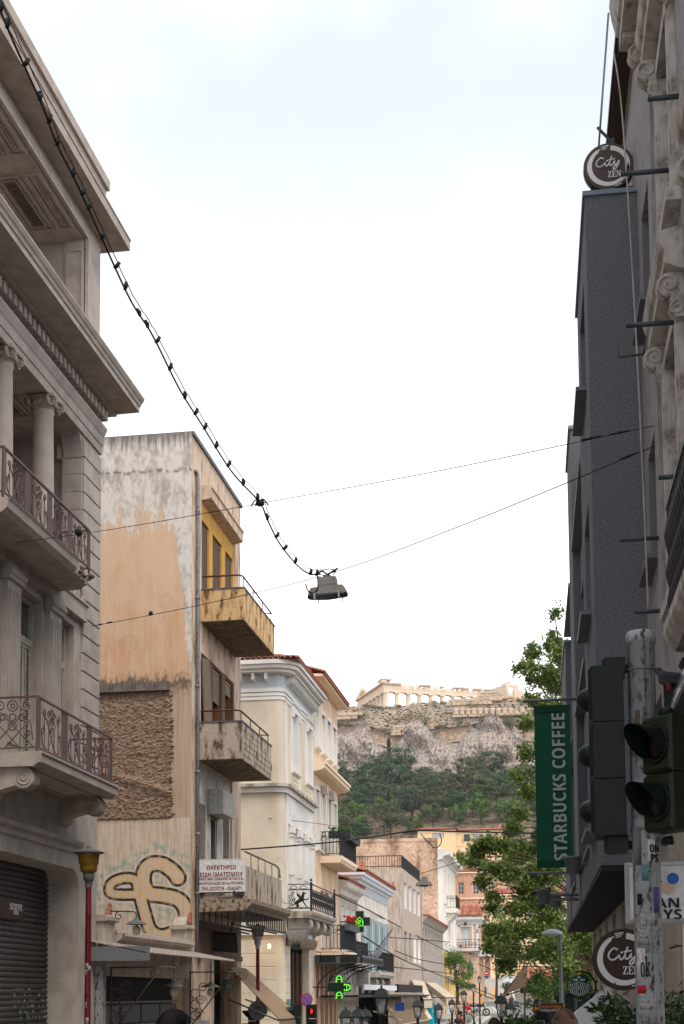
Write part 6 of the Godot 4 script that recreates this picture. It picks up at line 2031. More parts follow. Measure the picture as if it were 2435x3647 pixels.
func tower():
	var b := thing("grey_building", "dark grey stucco building with stepped bays and slanting sill slabs on the right", "building", right_at(18), TR, "", V(-18, 0, 0))
	var st := S()
	wall(st, -22.6, -17.9, -1.5, 15.45, 0.0, 0.4, [[-19.45, -18.35, 7.42, 9.1], [-19.45, -18.35, 10.9, 12.6], [-19.45, -18.35, 3.95, 5.6]])
	wall(st, -41, -22.6, -1.5, 13.3, -0.001, 0.4)
	part("wall", st, M.r_grey, b)
	st = S()
	wall(st, -23.7, -20.0, 3.5, 13.35, 0.75, 0.22, [[-22.75, -21.1, 7.45, 9.15], [-22.75, -21.1, 10.92, 12.6], [-22.75, -21.1, 4.2, 5.8]])
	bx(st, -20.22, -20.0, 3.5, 13.35, 0.0, 0.53)
	bx(st, -23.7, -23.48, 3.5, 13.35, 0.0, 0.53)
	bx(st, -23.48, -20.22, 13.1, 13.35, 0.0, 0.53)
	part("bay", st, M.tower, b)
	st = S()
	bx(st, -23.75, -19.96, 13.35, 13.42, 0.0, 0.79)
	part("coping", st, M.tower_cap, b)
	var n := 0
	for e in [[-31.0, -28.6], [-40.0, -35.6]]:
		st = S()
		bx(st, e[0], e[1], 3.5, 13.35 if n == 0 else 10.6, 0.0, 0.75)
		part("bay", st, M.tower, b)
		st = S()
		bx(st, e[0] - 0.05, e[1] + 0.05, 13.35 if n == 0 else 10.6, 13.42 if n == 0 else 10.67, 0.0, 0.79)
		part("coping", st, M.tower_cap, b)
		n += 1
	st = S()
	bx(st, -28.6, -23.7, 3.5, 4.08, 0.0, 0.72); bx(st, -35.6, -31.0, 3.5, 4.08, 0.0, 0.72)
	bx(st, -28.6, -23.7, 4.08, 13.2, 0.0, 0.25); bx(st, -35.6, -31.0, 4.08, 12.0, 0.0, 0.25)
	bx(st, -28.6, -23.7, 6.3, 7.25, 0.25, 0.60); bx(st, -28.6, -23.7, 9.8, 10.68, 0.25, 0.60)
	bx(st, -35.6, -31.0, 6.3, 7.25, 0.25, 0.60); bx(st, -35.6, -31.0, 9.8, 10.68, 0.25, 0.60)
	part("recessed_wall", st, M.tower, b)
	for e in [[-19.55, -18.2, 0.0, 7.33], [-19.55, -18.2, 0.0, 10.82], [-19.55, -18.2, 0.0, 3.85], [-22.8, -21.0, 0.75, 7.38], [-22.8, -21.0, 0.75, 10.86], [-22.8, -21.0, 0.75, 4.1], [-28.6, -23.72, 0.62, 7.32], [-28.6, -23.72, 0.62, 10.75], [-28.6, -23.72, 0.62, 4.12], [-35.6, -31.0, 0.62, 7.32], [-35.6, -31.0, 0.62, 10.75], [-35.6, -31.0, 0.62, 4.12]]:
		st = S()
		bx(st, e[0], e[1], e[3], e[3] + 0.06, e[2] - 0.05, e[2] + 0.16)
		part("sill_slab", st, M.steel_grey, b)
	for e in [[-19.45, -18.35, -0.25], [-22.75, -21.1, 0.55]]:
		for y in [[7.45, 9.12], [10.92, 12.6], [4.2, 5.6]]:
			opening(b, e[0], e[1], y[0], y[1], e[2], M.steel_grey, M.glass, 1)
	for e in [[-28.3, -24.0], [-35.3, -31.3]]:
		for y in [[4.2, 6.2], [7.4, 9.7]]:
			opening(b, e[0], e[1], y[0], y[1], 0.30, M.steel_grey, M.glass, 3)
	st = S()
	bx(st, -40.0, -20.02, 3.42, 3.5, 0.0, 0.74)
	part("soffit", st, M.soffit_dark, b)
	st = S()
	bx(st, -22.6, -16, 15.45, 15.52, -0.4, 0.24); bx(st, -22.65, -16, 15.5, 15.62, -3, 0.28)
	part("eave", st, M.brown_wood, b)
	st = S()
	bx(st, -22.62, -16, 15.40, 15.46, 0.001, 0.03)
	part("eave_trim", st, M.trim_stained, b)
	st = S()
	bx(st, -40, -17.9, -1.5, 3.42, -0.05, 0.03)
	for k in 7: bev(st, -21.0 - k * 3.0, -20.2 - k * 3.0, -1.5, 3.3, 0.03, 0.10, 0.02)
	part("stone_base", st, M.r_stone, b)
	for e in [["grey spotlight on the bay corner above the lower banner bar", 24.6, 0.75, 3.95, 0.25, true], ["grey spotlight pair on a short arm below the banner", 29.5, 0.72, 3.75, 0.75, false], ["grey cup spotlight under the banner arm", 33.0, 0.72, 3.9, 0.45, true]]:
		var s := thing("spotlight", e[0], "spotlight", right_at(e[1], e[2]) + V(0, e[3], 0), TR)
		var l: float = e[4]
		st = S(true)
		tube(st, [V(0, 0, 0), V(0, 0, l)], 0.035, 6)
		if not e[5]: tube(st, [V(0, -0.10, 0), V(0, -0.10, l)], 0.03, 6)
		part("arm", st, M.steel_grey, s)
		st = S(true)
		lathe(st, [Vector2(0.0, -0.2), Vector2(0.11, -0.18), Vector2(0.14, 0.08), Vector2(0.17, 0.08), Vector2(0.17, 0.12), Vector2(0, 0.14)], 12, V(0, 0, l))
		part("housing", st, M.steel_grey, s)
	var sl := thing("floodlight", "flat dark floodlight on a bracket at the far lower corner of the grey bays", "floodlight", right_at(37.5, 0.72) + V(0, 4.4, 0), TR)
	st = S()
	bxt(st, Transform3D(Basis(V(1, 0, 0), 0.25), V(0, 0.0, 0.75)), V(0.5, 0.08, 0.55))
	part("head", st, M.black, sl)
	st = S(true)
	tube(st, [V(0, -0.05, 0), V(0, -0.1, 0.5)], 0.03, 5)
	part("arm", st, M.steel_grey, sl)

func right_mansion():
	var b := thing("neoclassical_building", "weathered grey neoclassical front with white window hoods and scroll brackets at the right edge", "building", right_at(12), TR, "", V(-12, 0, 0))
	var st := S()
	var hs := []
	for x in [-16.3, -12.4, -8.5]:
		for y in [[6.2, 9.0], [10.3, 12.6]]: hs.append([x, x + 1.3, y[0], y[1]])
	wall(st, -17.88, 4, 3.6, 14.2, 0.0, 0.4, hs)
	bx(st, -10, 4, 14.8, 18, -6, -0.5); bx(st, -17.8, -17.4, 3.6, 14.2, -8, -0.4)
	part("wall", st, M.r_grey, b)
	st = S()
	wall(st, -17.88, 4, -0.5, 3.6, 0.02, 0.4, [[-16.5, -14.2, -0.5, 2.9], [-12.5, -9, -0.5, 2.9]])
	for k in 6: bev(st, -17.86, -16.6, 0.05 + k * 0.55, 0.58 + k * 0.55, 0.02, 0.07, 0.02)
	part("stone_base", st, M.r_stone, b)
	st = S()
	bx(st, -17.85, -17.35, 3.6, 14.0, 0.0, 0.05)
	part("corner_strip", st, M.r_grey, b)
	st = S()
	along(st, [Vector2(0, 13.2), Vector2(0.04, 13.2), Vector2(0.04, 13.6), Vector2(0.09, 13.64), Vector2(0.09, 13.95), Vector2(0.13, 13.98), Vector2(0.13, 14.1), Vector2(0.36, 14.12), Vector2(0.36, 14.3), Vector2(0.40, 14.33), Vector2(0.45, 14.55), Vector2(0.48, 14.75), Vector2(-0.4, 14.8)], -17.95, 4)
	part("cornice", st, M.r_trim, b)
	st = S()
	bev(st, -0.035, 0.035, 13.98, 14.08, 0.13, 0.17, 0.01)
	var d := mesh_of(st, M.r_trim)
	for k in 50: put("dentil", d, b, Transform3D(Basis(), V(-17.85 + k * 0.14, 0, 0)))
	for x in [-17.6, -15.9, -14.3, -12.7, -11.0]:
		scroll_bracket(b, x, 13.95, 0.6, 0.17)
		st = S()
		bx(st, x - 0.07, x + 0.07, 14.02, 14.10, 0.14, 0.34)
		part("modillion", st, M.r_trim, b)
	for x in [-16.3, -12.4, -8.5]:
		for y in [[6.2, 9.0], [10.3, 12.6]]:
			opening(b, x, x + 1.3, y[0], y[1], -0.15, M.r_trim, M.glass, 1)
			st = S()
			for e in [[x - 0.18, x], [x + 1.3, x + 1.48]]:
				bx(st, e[0], e[1], y[0], y[1] + 0.16, 0.0, 0.06); bx(st, e[0] + 0.03, e[1] - 0.05, y[0], y[1] + 0.1, 0.06, 0.09)
			bx(st, x, x + 1.3, y[1], y[1] + 0.16, 0.0, 0.07)
			part("window_surround", st, M.r_trim, b)
			st = S()
			along(st, [Vector2(0, y[1] + 0.34), Vector2(0.08, y[1] + 0.36), Vector2(0.20, y[1] + 0.42), Vector2(0.20, y[1] + 0.56), Vector2(0.24, y[1] + 0.6), Vector2(0.27, y[1] + 0.72), Vector2(0.27, y[1] + 0.76), Vector2(0, y[1] + 0.82)], x - 0.38, x + 1.68)
			part("window_hood", st, M.r_trim, b)
			for e in [x - 0.22, x + 1.52]: scroll_bracket(b, e, y[1] + 0.36, 0.5, 0.15)
			st = S()
			bx(st, x - 0.3, x + 1.6, y[0] - 0.15, y[0], 0.0, 0.16)
			part("sill", st, M.r_trim, b)
	st = S()
	along(st, [Vector2(0, 4.72), Vector2(0.40, 4.76), Vector2(0.47, 4.84), Vector2(0.50, 4.9), Vector2(0.50, 5.0), Vector2(0, 5.0)], -12.75, -4)
	var bal := part("balcony", st, M.r_trim, b)
	st = S()
	bar(st, V(-12.65, 6.05, 0.44), V(-4, 6.05, 0.44), 0.05, 0.035); bar(st, V(-12.65, 5.1, 0.44), V(-4, 5.1, 0.44), 0.03)
	bar(st, V(-12.65, 6.05, 0.0), V(-12.65, 6.05, 0.44), 0.05, 0.035); bar(st, V(-12.65, 5.1, 0.0), V(-12.65, 5.1, 0.44), 0.03)
	var r := part("railing", st, M.iron_black, bal)
	st = S(true)
	lathe(st, [Vector2(0.02, 0), Vector2(0.035, 0.1), Vector2(0.015, 0.2), Vector2(0.045, 0.35), Vector2(0.015, 0.5), Vector2(0.05, 0.68), Vector2(0.02, 0.85), Vector2(0.02, 0.95)], 7)
	tube(st, spiral(V(0.05, 0.3, 0), 0.06, 0.01, 0, TAU, 9), 0.012, 4)
	tube(st, spiral(V(-0.05, 0.6, 0), 0.06, 0.01, 0, -TAU, 9), 0.012, 4)
	var me := mesh_of(st, M.iron_black)
	for k in 30: put("baluster", me, r, Transform3D(Basis(), V(-12.6 + k * 0.14, 5.1, 0.44)))
	for k in 3: put("baluster", me, r, Transform3D(Basis(V(0, 0, 1), Vector3.UP, V(-1, 0, 0)), V(-12.65, 5.1, 0.08 + k * 0.13)))
	st = S()
	bxt(st, Transform3D(Basis(V(1, 0, 0), -0.25), V(-8.5, 4.22, 0.45)), V(8.8, 0.42, 0.04))
	part("metal_fascia", st, M.polished, b, "polished metal shop fascia that mirrors the street")
	st = S()
	bx(st, -12.9, -4.1, 3.98, 4.03, 0.0, 0.56); bx(st, -12.92, -12.88, 4.0, 4.5, 0.0, 0.5)
	part("fascia_edge", st, M.black, b)
	pigeon("dark pigeon perched on the end of the polished metal fascia on the right", right_at(12.85, 0.45) + V(0, 4.43, 0), 2.6, true)
	var fl := thing("floodlight", "black floodlight under the balcony at the right edge", "floodlight", right_at(12.3, 0.3) + V(0, 4.62, 0), TR)
	st = S()
	bxt(st, Transform3D(Basis(V(1, 0, 0), 0.7), Vector3.ZERO), V(0.3, 0.05, 0.25))
	part("housing", st, M.black, fl)
	var i := 0
	for e in [[14.21, 10.98, 0.37, "topmost dark pole standing out of the right wall, beside the cornice"], [15.07, 10.70, 0.60, "dark pole that crosses the round brown rooftop sign"], [14.94, 8.90, 0.60, "dark pole below the upper window hood, over the grey stucco bay"], [15.21, 7.29, 0.27, "short dark pole with a knotted string above the cast iron balcony"], [17.69, 7.42, 0.54, "thin paler pole on the grey wall between the two wires and the balcony"], [17.38, 6.40, 0.40, "lowest dark pole above the rusty traffic signal post"]]:
		var p := thing("flag_pole", e[3], "pole", right_at(e[0]) + V(0, e[1], 0), TR, "bare poles standing out of the right wall")
		st = S(true)
		tube(st, [V(0, 0, 0), V(0, 0, e[2])], 0.028, 8)
		part("tube", st, M.steel_dark, p)
		st = S(true)
		tube(st, [V(0, 0, 0), V(0, 0, 0.03)], 0.045, 8)
		part("socket", st, M.steel_dark, p)
		if i == 3:
			st = S(true)
			tube(st, smooth([V(0, 0.03, 0.14), V(0.01, -0.08, 0.14), V(0, -0.16, 0.15), V(0.01, -0.24, 0.14)], 3), 0.01, 4)
			ball(st, V(0.01, -0.26, 0.14), V(0.035, 0.03, 0.035), 6, 4)
			part("string", st, M.trim_stained, p)
		i += 1
	var br := S(true)
	tube(br, [V(0, 0, 0), V(0, -0.03, 0.55), V(0, 0.12, 0.56)], 0.015, 5)
	tube(br, [V(0, -0.01, 0.25), V(0, 0.10, 0.25)], 0.015, 5)
	single("wall_bracket", br, M.iron_rusty, "thin L-shaped iron bracket on the right wall under a scroll", "bracket", "", right_at(16.78) + V(0, 9.43, 0), TR)
	var rp := S(true)
	tube(rp, smooth([V(1.02, 15.2, -19.5), V(1.06, 13.6, -18.5), V(1.12, 10.8, -18.0), V(1.15, 8.0, -17.6), V(1.16, 6.0, -17.4), V(1.18, 4.2, -17.2)], 6), 0.012, 5)
	single("hanging_cable", rp, M.trim_stained, "pale cable hanging down in front of the grey stucco bay", "cable")
	var ms := thing("aerial_mast", "thin roof mast with a strut behind the round rooftop sign", "mast", V(0.93, 13.42, -21.2), 0.0)
	st = S(true)
	tube(st, [V(-0.14, 0, 0), V(-0.10, 1.3, 0), V(0.10, 3.4, 0.3)], 0.018, 6); tube(st, [V(0.12, 0.2, 0), V(0.14, 1.55, 0)], 0.03, 6)
	tube(st, [V(-0.10, 1.75, 0), V(0.34, 1.2, 0)], 0.025, 5); tube(st, [V(-0.12, 1.4, 0), V(0.14, 1.42, 0)], 0.03, 5)
	part("pole", st, M.steel_dark, ms)

func scroll_bracket(b, x: float, y: float, h: float, w: float):
	var st := S(true)
	for s in [-1, 1]:
		tube(st, spiral(V(x + s * w * 0.4, y - 0.14, 0.15), 0.13, 0.03, -PI / 2, PI * 2.2, 18, V(0, 0, 1)), 0.028, 5)
		tube(st, spiral(V(x + s * w * 0.4, y - h + 0.1, 0.07), 0.08, 0.02, PI / 2, -PI * 2.0, 14, V(0, 0, 1)), 0.022, 5)
	var c := part("scroll_bracket", st, M.r_trim, b)
	st = S()
	var o := []
	for k in 9:
		var a := PI / 2 - PI * k / 8.0
		o.append(Vector2(0.14 + cos(a) * 0.13, y - 0.14 + sin(a) * 0.13))
	o.append_array([Vector2(0.16, y - 0.35), Vector2(0.10, y - h * 0.6), Vector2(0.13, y - h + 0.12), Vector2(0.08, y - h), Vector2(0, y - h), Vector2(0, y)])
	along(st, o, x - w * 0.42, x + w * 0.42)
	part("body", st, M.r_trim, c)

func brush_ring(parent, r: float, z: float, m):
	var o := []
	var inn := []
	for k in 44:
		var t := k / 43.0
		var a := lerpf(1.95, 1.95 + 4.45, t)
		var w := 0.085 + 0.06 * sin(PI * clampf(t * 1.2, 0, 1))
		if t < 0.04 or t > 0.96: w *= 0.3
		o.append(Vector2(cos(a), sin(a)) * r * (0.80 + w * 0.35)); inn.append(Vector2(cos(a), sin(a)) * r * (0.80 - w))
	inn.reverse()
	var st := S()
	prism(st, o + inn, z, z + 0.006)
	var o2 := []; var i2 := []
	for k in 24:
		var t := k / 23.0
		var a := lerpf(-0.55, 1.45, t)
		var w := 0.10 + 0.04 * t
		if t < 0.1: w *= t * 10.0
		o2.append(Vector2(cos(a), sin(a)) * r * (0.80 + w * 0.4)); i2.append(Vector2(cos(a), sin(a)) * r * (0.80 - w))
	i2.reverse()
	prism(st, o2 + i2, z, z + 0.006)
	for e in [[1.9, 0.86, 0.35], [1.88, 0.80, 0.28], [1.9, 0.74, 0.22], [-0.62, 0.84, 0.3], [-0.6, 0.76, 0.24], [-1.0, 0.9, 0.3]]:
		var pts := []
		for k in 6: pts.append(Vector2(cos(e[0] - e[2] * k / 5.0), sin(e[0] - e[2] * k / 5.0)) * r * e[1])
		for k in 5: bar(st, V(pts[k].x, pts[k].y, z + 0.003), V(pts[k + 1].x, pts[k + 1].y, z + 0.003), 0.006, 0.012)
	part("brush_ring", st, m, parent)

func script_word(parent, r: float, z: float, m):
	var st := S(true)
	var strokes := [
		[V(-0.18, 0.30, 0), V(-0.30, 0.36, 0), V(-0.44, 0.24, 0), V(-0.48, 0.08, 0), V(-0.38, -0.02, 0), V(-0.24, 0.03, 0), V(-0.14, 0.14, 0)],
		[V(-0.14, 0.14, 0), V(-0.12, 0.02, 0), V(-0.06, 0.0, 0), V(0.04, 0.12, 0)],
		[V(0.14, 0.40, 0), V(0.05, 0.16, 0), V(0.06, 0.02, 0), V(0.14, 0.02, 0), V(0.22, 0.14, 0)],
		[V(0.0, 0.24, 0), V(0.26, 0.28, 0)],
		[V(0.24, 0.20, 0), V(0.24, 0.06, 0), V(0.32, 0.04, 0), V(0.42, 0.20, 0)],
		[V(0.42, 0.20, 0), V(0.36, -0.02, 0), V(0.26, -0.16, 0), V(0.18, -0.14, 0), V(0.24, -0.04, 0), V(0.44, 0.06, 0)]]
	for s in strokes:
		var pts := []
		for p in s: pts.append(V(p.x * r, p.y * r, z + 0.004))
		tube(st, smooth(pts, 5), 0.026 * r / 0.4 * 0.5, 5)
	ball(st, V(-0.06 * r, 0.22 * r, z + 0.004), V(0.016, 0.016, 0.006), 6, 4)
	part("lettering", st, m, parent)
	words("lettering", "ZEN", r * 0.26, m, parent, V(r * 0.22, -r * 0.36, z + 0.004), "Droid Serif", true, r * 0.52)

func round_sign(label: String, at: Vector3, r: float, m, turn := 0.0) -> Node3D:
	var s := thing("round_sign", label, "sign", at, turn)
	var st := S(true)
	lathe(st, [Vector2(0, -0.08), Vector2(r - 0.01, -0.08), Vector2(r, -0.07), Vector2(r, 0.05), Vector2(r - 0.012, 0.06)], 48)
	var c := put("casing", mesh_of(st, M.sign_dark_brown), s, Transform3D(Basis(V(1, 0, 0), PI / 2), Vector3.ZERO))
	st = S()
	prism(st, ring_outline(Vector2.ZERO, r - 0.012, 48), 0.055, 0.064)
	part("face", st, m, s)
	brush_ring(s, r, 0.066, M.white)
	script_word(s, r, 0.066, M.white)
	return s

func right_signs():
	var s := round_sign("round brown rooftop sign with white brush ring and script, on the grey bay", V(0.955, 14.12, -20.6), 0.375, M.sign_brown)
	var st := S()
	for x in [-0.25, 0.25]: bx(st, x - 0.02, x + 0.02, -0.75, -0.2, -0.06, -0.02)
	bx(st, 0.0, 0.42, -0.32, -0.29, -0.06, -0.03); bx(st, 0.36, 0.42, -0.32, 0.25, -0.06, -0.03)
	part("stand", st, M.black, s)
	s = round_sign("round dark brown wall sign with white brush ring and script, half behind the signal post", V(0.82, 2.15, -19.0), 0.41, M.sign_dark_brown)
	st = S()
	bx(st, 0.3, 0.5, -0.05, 0.0, -0.06, -0.02)
	part("bracket", st, M.black, s)
	s = thing("round_sign", "small round green sign with pale star and wavy lines on a black curl bracket", "sign", V(0.44, 1.88, -36.0), 0.0)
	st = S(true)
	lathe(st, [Vector2(0, -0.05), Vector2(0.29, -0.05), Vector2(0.30, -0.04), Vector2(0.30, 0.04), Vector2(0, 0.05)], 36)
	put("disc", mesh_of(st, M.sign_green), s, Transform3D(Basis(V(1, 0, 0), PI / 2), Vector3.ZERO))
	st = S(true)
	for k in 5:
		for sd in [-1, 1]:
			var x: float = sd * (0.025 + k * 0.045)
			var y0: float = 0.12 - k * 0.012
			var y1: float = -sqrt(maxf(0.27 * 0.27 - x * x, 0.001)) * 0.92
			var pts := []
			for i in 9: pts.append(V(x + 0.012 * sin(i * 1.5) * sd, lerpf(y0, y1, i / 8.0), 0.053))
			tube(st, pts, 0.009, 4)
	for k in 6:
		for sd in [-1, 1]:
			var y := -0.14 + k * 0.05
			var xx := sqrt(maxf(0.28 * 0.28 - y * y, 0.0))
			tube(st, [V(sd * (xx - 0.05), y - 0.01, 0.053), V(sd * xx, y, 0.053)], 0.008, 4)
	part("waves", st, M.white, s)
	st = S()
	var star := []
	for k in 10:
		var a := PI / 2 + TAU * k / 10.0
		star.append(Vector2(0, 0.235) + Vector2(cos(a), sin(a)) * (0.05 if k % 2 == 0 else 0.02))
	prism(st, star, 0.05, 0.06)
	for sd in [-1, 1]: prism(st, [Vector2(sd * 0.02, 0.14), Vector2(sd * 0.14, 0.16), Vector2(sd * 0.15, 0.2), Vector2(sd * 0.09, 0.175), Vector2(sd * 0.06, 0.21)], 0.05, 0.06)
	part("star", st, M.white, s)
	st = S(true)
	tube(st, spiral(V(0.02, 0.02, 0), 0.36, 0.40, 1.9, -0.9, 16), 0.022, 5)
	for y in [0.12, -0.1]: tube(st, [V(0.36, y, 0), V(0.62, y, 0)], 0.02, 5)
	part("bracket", st, M.black, s)
	s = thing("hanging_banner", "tall green cloth banner with pale grey upright lettering between two bars", "banner", V(-0.43, 4.19, -28.0), 0.0)
	st = S()
	for i in 12:
		var y0 := lerpf(0.0, 3.25, i / 12.0); var y1 := lerpf(0.0, 3.25, (i + 1) / 12.0)
		for j in 6:
			var f := func(a, y): return V(a * 0.71, y, 0.012 * sin(a * 5.0 + y * 0.8))
			q(st, f.call(j / 6.0, y0), f.call((j + 1) / 6.0, y0), f.call((j + 1) / 6.0, y1), f.call(j / 6.0, y1))
	part("cloth", st, M.banner_green, s)
	st = S()
	bx(st, -0.005, 0.715, 3.12, 3.26, -0.015, 0.02); bx(st, -0.005, 0.715, 0.0, 0.14, -0.015, 0.02)
	part("hem", st, M.banner_hem, s)
	var w := words("lettering", "STARBUCKS COFFEE", 0.255, M.letter_grey, s, V(0.475, 1.62, 0.03), "Droid Sans", true, 2.95)
	w.rotation.z = PI / 2
	st = S(true)
	for y in [3.37, -0.10]:
		tube(st, [V(-0.18, y, 0), V(0.86, y, 0)], 0.03, 8)
		ball(st, V(-0.18, y, 0), V(0.04, 0.04, 0.04), 8, 5)
	for x in [0.0, 0.7]:
		tube(st, [V(x, 3.25, 0), V(x, 3.36, 0)], 0.008, 4); tube(st, [V(x, 0.0, 0), V(x, -0.09, 0)], 0.008, 4)
	part("bar", st, M.steel_grey, s)
	s = thing("light_box_sign", "white light box sign with coloured solids and black letters behind the rusty post", "sign", V(0.48, 2.21, -10.5), 0.0)
	st = S()
	bev(st, 0, 1.05, 0, 0.45, -0.12, 0.02, 0.02)
	part("casing", st, M.steel_pale, s)
	st = S()
	bx(st, 0.03, 1.02, 0.035, 0.415, 0.02, 0.026)
	part("face", st, M.paper, s)
	words("lettering", "AN", 0.07, M.letter_black, s, V(0.30, 0.145, 0.03), "Droid Sans", true, 0.17)
	words("lettering", "OYS", 0.07, M.letter_black, s, V(0.285, 0.062, 0.03), "Droid Sans", true, 0.22)
	st = S()
	prism(st, ring_outline(Vector2(0.34, 0.325), 0.042, 24), 0.026, 0.03)
	part("blue_ball", st, M.blue_round, s)
	st = S()
	prism(st, [Vector2(0.17, 0.25), Vector2(0.245, 0.25), Vector2(0.245, 0.30), Vector2(0.27, 0.30), Vector2(0.225, 0.345), Vector2(0.20, 0.345), Vector2(0.17, 0.31)], 0.026, 0.03)
	part("red_block", st, M.red_round, s)
	st = S()
	prism(st, [Vector2(0.25, 0.285), Vector2(0.30, 0.295), Vector2(0.345, 0.275), Vector2(0.345, 0.225), Vector2(0.295, 0.21), Vector2(0.25, 0.24)], 0.03, 0.034)
	part("beige_cube", st, M.sand, s)

func visor(parent, c: Vector3, r: float, ln: float, lens, m, full := 4.4):
	var st := S(true)
	var n := 16
	for k in n:
		var a := PI / 2 - full / 2 + full * k / n; var e := PI / 2 - full / 2 + full * (k + 1) / n
		var la := ln * (0.55 + 0.45 * sin(a)); var le := ln * (0.55 + 0.45 * sin(e))
		for rr in [r, r - 0.008]:
			q(st, c + V(cos(a) * rr, sin(a) * rr, 0), c + V(cos(a) * rr, sin(a) * rr, la), c + V(cos(e) * rr, sin(e) * rr, le), c + V(cos(e) * rr, sin(e) * rr, 0))
	var v := part("visor", st, m, parent)
	st = S(true)
	tube(st, ring3(c + V(0, 0, 0.01), r + 0.006, Vector3.RIGHT, Vector3.UP, 20), 0.01, 5)
	part("ring", st, m, v)
	st = S(true)
	ball(st, c, V(r - 0.012, r - 0.012, 0.025), 14, 8)
	part("lens", st, lens, v)

func signals():
	var p := thing("signal_post", "rust-pocked grey steel signal post with stickers and torn paper", "post", V(0.545, 0.12, -9.0), 0.0)
	var st := S(true)
	lathe(st, [Vector2(0.088, -0.1), Vector2(0.086, 3.80), Vector2(0.094, 3.80), Vector2(0.094, 3.865), Vector2(0.085, 3.88), Vector2(0, 3.885)], 28)
	part("pole", st, M.pole_paint, p)
	rng.seed = 31
	for e in [[2.52, 0.14, 1.25, 0.55, "paper", "ON"], [2.40, 0.10, 1.75, 0.5, "plate_teal", ""], [2.25, 0.07, 2.2, 0.4, "letter_black", ""], [2.20, 0.16, 0.95, 0.5, "sticker_violet", "PU"], [2.12, 0.08, 1.6, 1.2, "paper_torn", ""], [1.95, 0.22, 2.0, 0.9, "paper_torn", ""], [1.78, 0.20, 2.25, 0.7, "paper", ""], [1.70, 0.05, 2.25, 0.72, "red_round", ""], [1.90, 0.05, 2.25, 0.72, "red_round", ""], [1.5, 0.2, 1.8, 1.3, "paper_torn", ""], [3.2, 0.28, 2.0, 0.35, "iron_rusty", ""], [3.1, 0.4, 1.5, 0.2, "iron_rusty", ""]]:
		var t := S(true)
		var a0: float = e[2] - e[3] / 2
		lathe(t, [Vector2(0.0885, e[0] - 0.12), Vector2(0.0897, e[0] - 0.12), Vector2(0.0897, e[0] - 0.12 + e[1]), Vector2(0.0885, e[0] - 0.12 + e[1])], 8, V(0, 0, 0), -e[2] - e[3] / 2, e[3])
		part("sticker", t, M[e[4]], p)
	words("lettering", "ON", 0.05, M.letter_black, p, V(0.045, 2.48, 0.088), "Droid Sans", true, 0.06).rotation.y = 0.4
	words("lettering", "PS", 0.05, M.letter_black, p, V(0.045, 2.42, 0.088), "Droid Sans", true, 0.05).rotation.y = 0.4
	words("lettering", "ok", 0.12, M.letter_black, p, V(-0.03, 1.74, 0.095), "Droid Serif", true, 0.06)
	st = S(true)
	for y in [3.62, 3.2, 2.60]: lathe(st, [Vector2(0.087, y), Vector2(0.092, y), Vector2(0.092, y + 0.02), Vector2(0.087, y + 0.02)], 20)
	bxt(st, Transform3D(Basis(), V(-0.06, 2.50, 0.075)), V(0.05, 0.24, 0.015))
	part("clamp", st, M.steel_grey, p)
	var h := thing("traffic_signal", "large dark green three-lens traffic signal seen from its side, lenses to the left", "traffic light", V(0.335, 2.66, -9.05), -PI / 2)
	st = S()
	for k in 3: bev(st, -0.16, 0.16, 0.03 + k * 0.362, 0.03 + k * 0.362 + 0.356, -0.09, 0.13, 0.025)
	bev(st, -0.12, 0.12, 1.08, 1.17, -0.11, 0.04, 0.02)
	bev(st, -0.10, 0.10, -0.07, 0.03, -0.10, 0.05, 0.02)
	part("housing", st, M.signal_green, h)
	for k in 3:
		st = S(true)
		ball(st, V(0, 0.2 + k * 0.362, 0.12), V(0.105, 0.075, 0.085), 16, 10)
		part("visor", st, M.signal_green, h)
	st = S(true)
	for y in [1.12, -0.02]: tube(st, [V(0, y, -0.05), V(0, y, -0.19)], 0.03, 8)
	part("bracket", st, M.signal_green, h)
	h = thing("traffic_signal", "olive green two-lens traffic signal with deep hoods, turned to the left", "traffic light", V(0.66, 2.68, -8.86), -0.9)
	st = S()
	for k in 2: bev(st, -0.135, 0.135, 0.02 + k * 0.362, 0.02 + k * 0.362 + 0.356, -0.13, 0.07, 0.02)
	part("housing", st, M.signal_olive, h)
	for k in 2: visor(h, V(0, 0.2 + k * 0.362, 0.07), 0.112, 0.21, [M.lens_dark, M.lens_red][k], M.signal_green, 4.6)
	st = S(true)
	for y in [0.78, -0.03]:
		tube(st, [V(0, y - 0.03, -0.03), V(0, y, -0.03), V(-0.06, y, -0.05), V(-0.13, y, -0.11)], 0.028, 8)
	ball(st, V(0, 0.77, -0.03), V(0.05, 0.04, 0.05), 8, 6)
	for e in [[0.12, 0.55], [0.12, 0.2]]: ball(st, V(e[0], e[1], 0.075), V(0.008, 0.008, 0.008), 6, 4)
	part("bracket", st, M.signal_green, h)
	h = thing("traffic_signal", "small pedestrian signal showing a lit red standing man", "traffic light", V(-7.83, 0.55, -44.0), 0.0)
	st = S()
	bev(st, -0.15, 0.15, 0.0, 0.42, -0.14, 0.05, 0.02); bev(st, -0.15, 0.15, 0.44, 0.88, -0.14, 0.05, 0.02)
	part("housing", st, M.signal_green, h)
	visor(h, V(0, 0.66, 0.05), 0.115, 0.12, M.lens_red, M.black, 4.2)
	visor(h, V(0, 0.21, 0.05), 0.115, 0.12, M.lens_dark, M.black, 4.2)
	st = S(true)
	ball(st, V(0, 0.735, 0.08), V(0.017, 0.02, 0.008), 8, 5)
	tube(st, [V(0, 0.71, 0.08), V(0, 0.65, 0.08)], 0.026, 6)
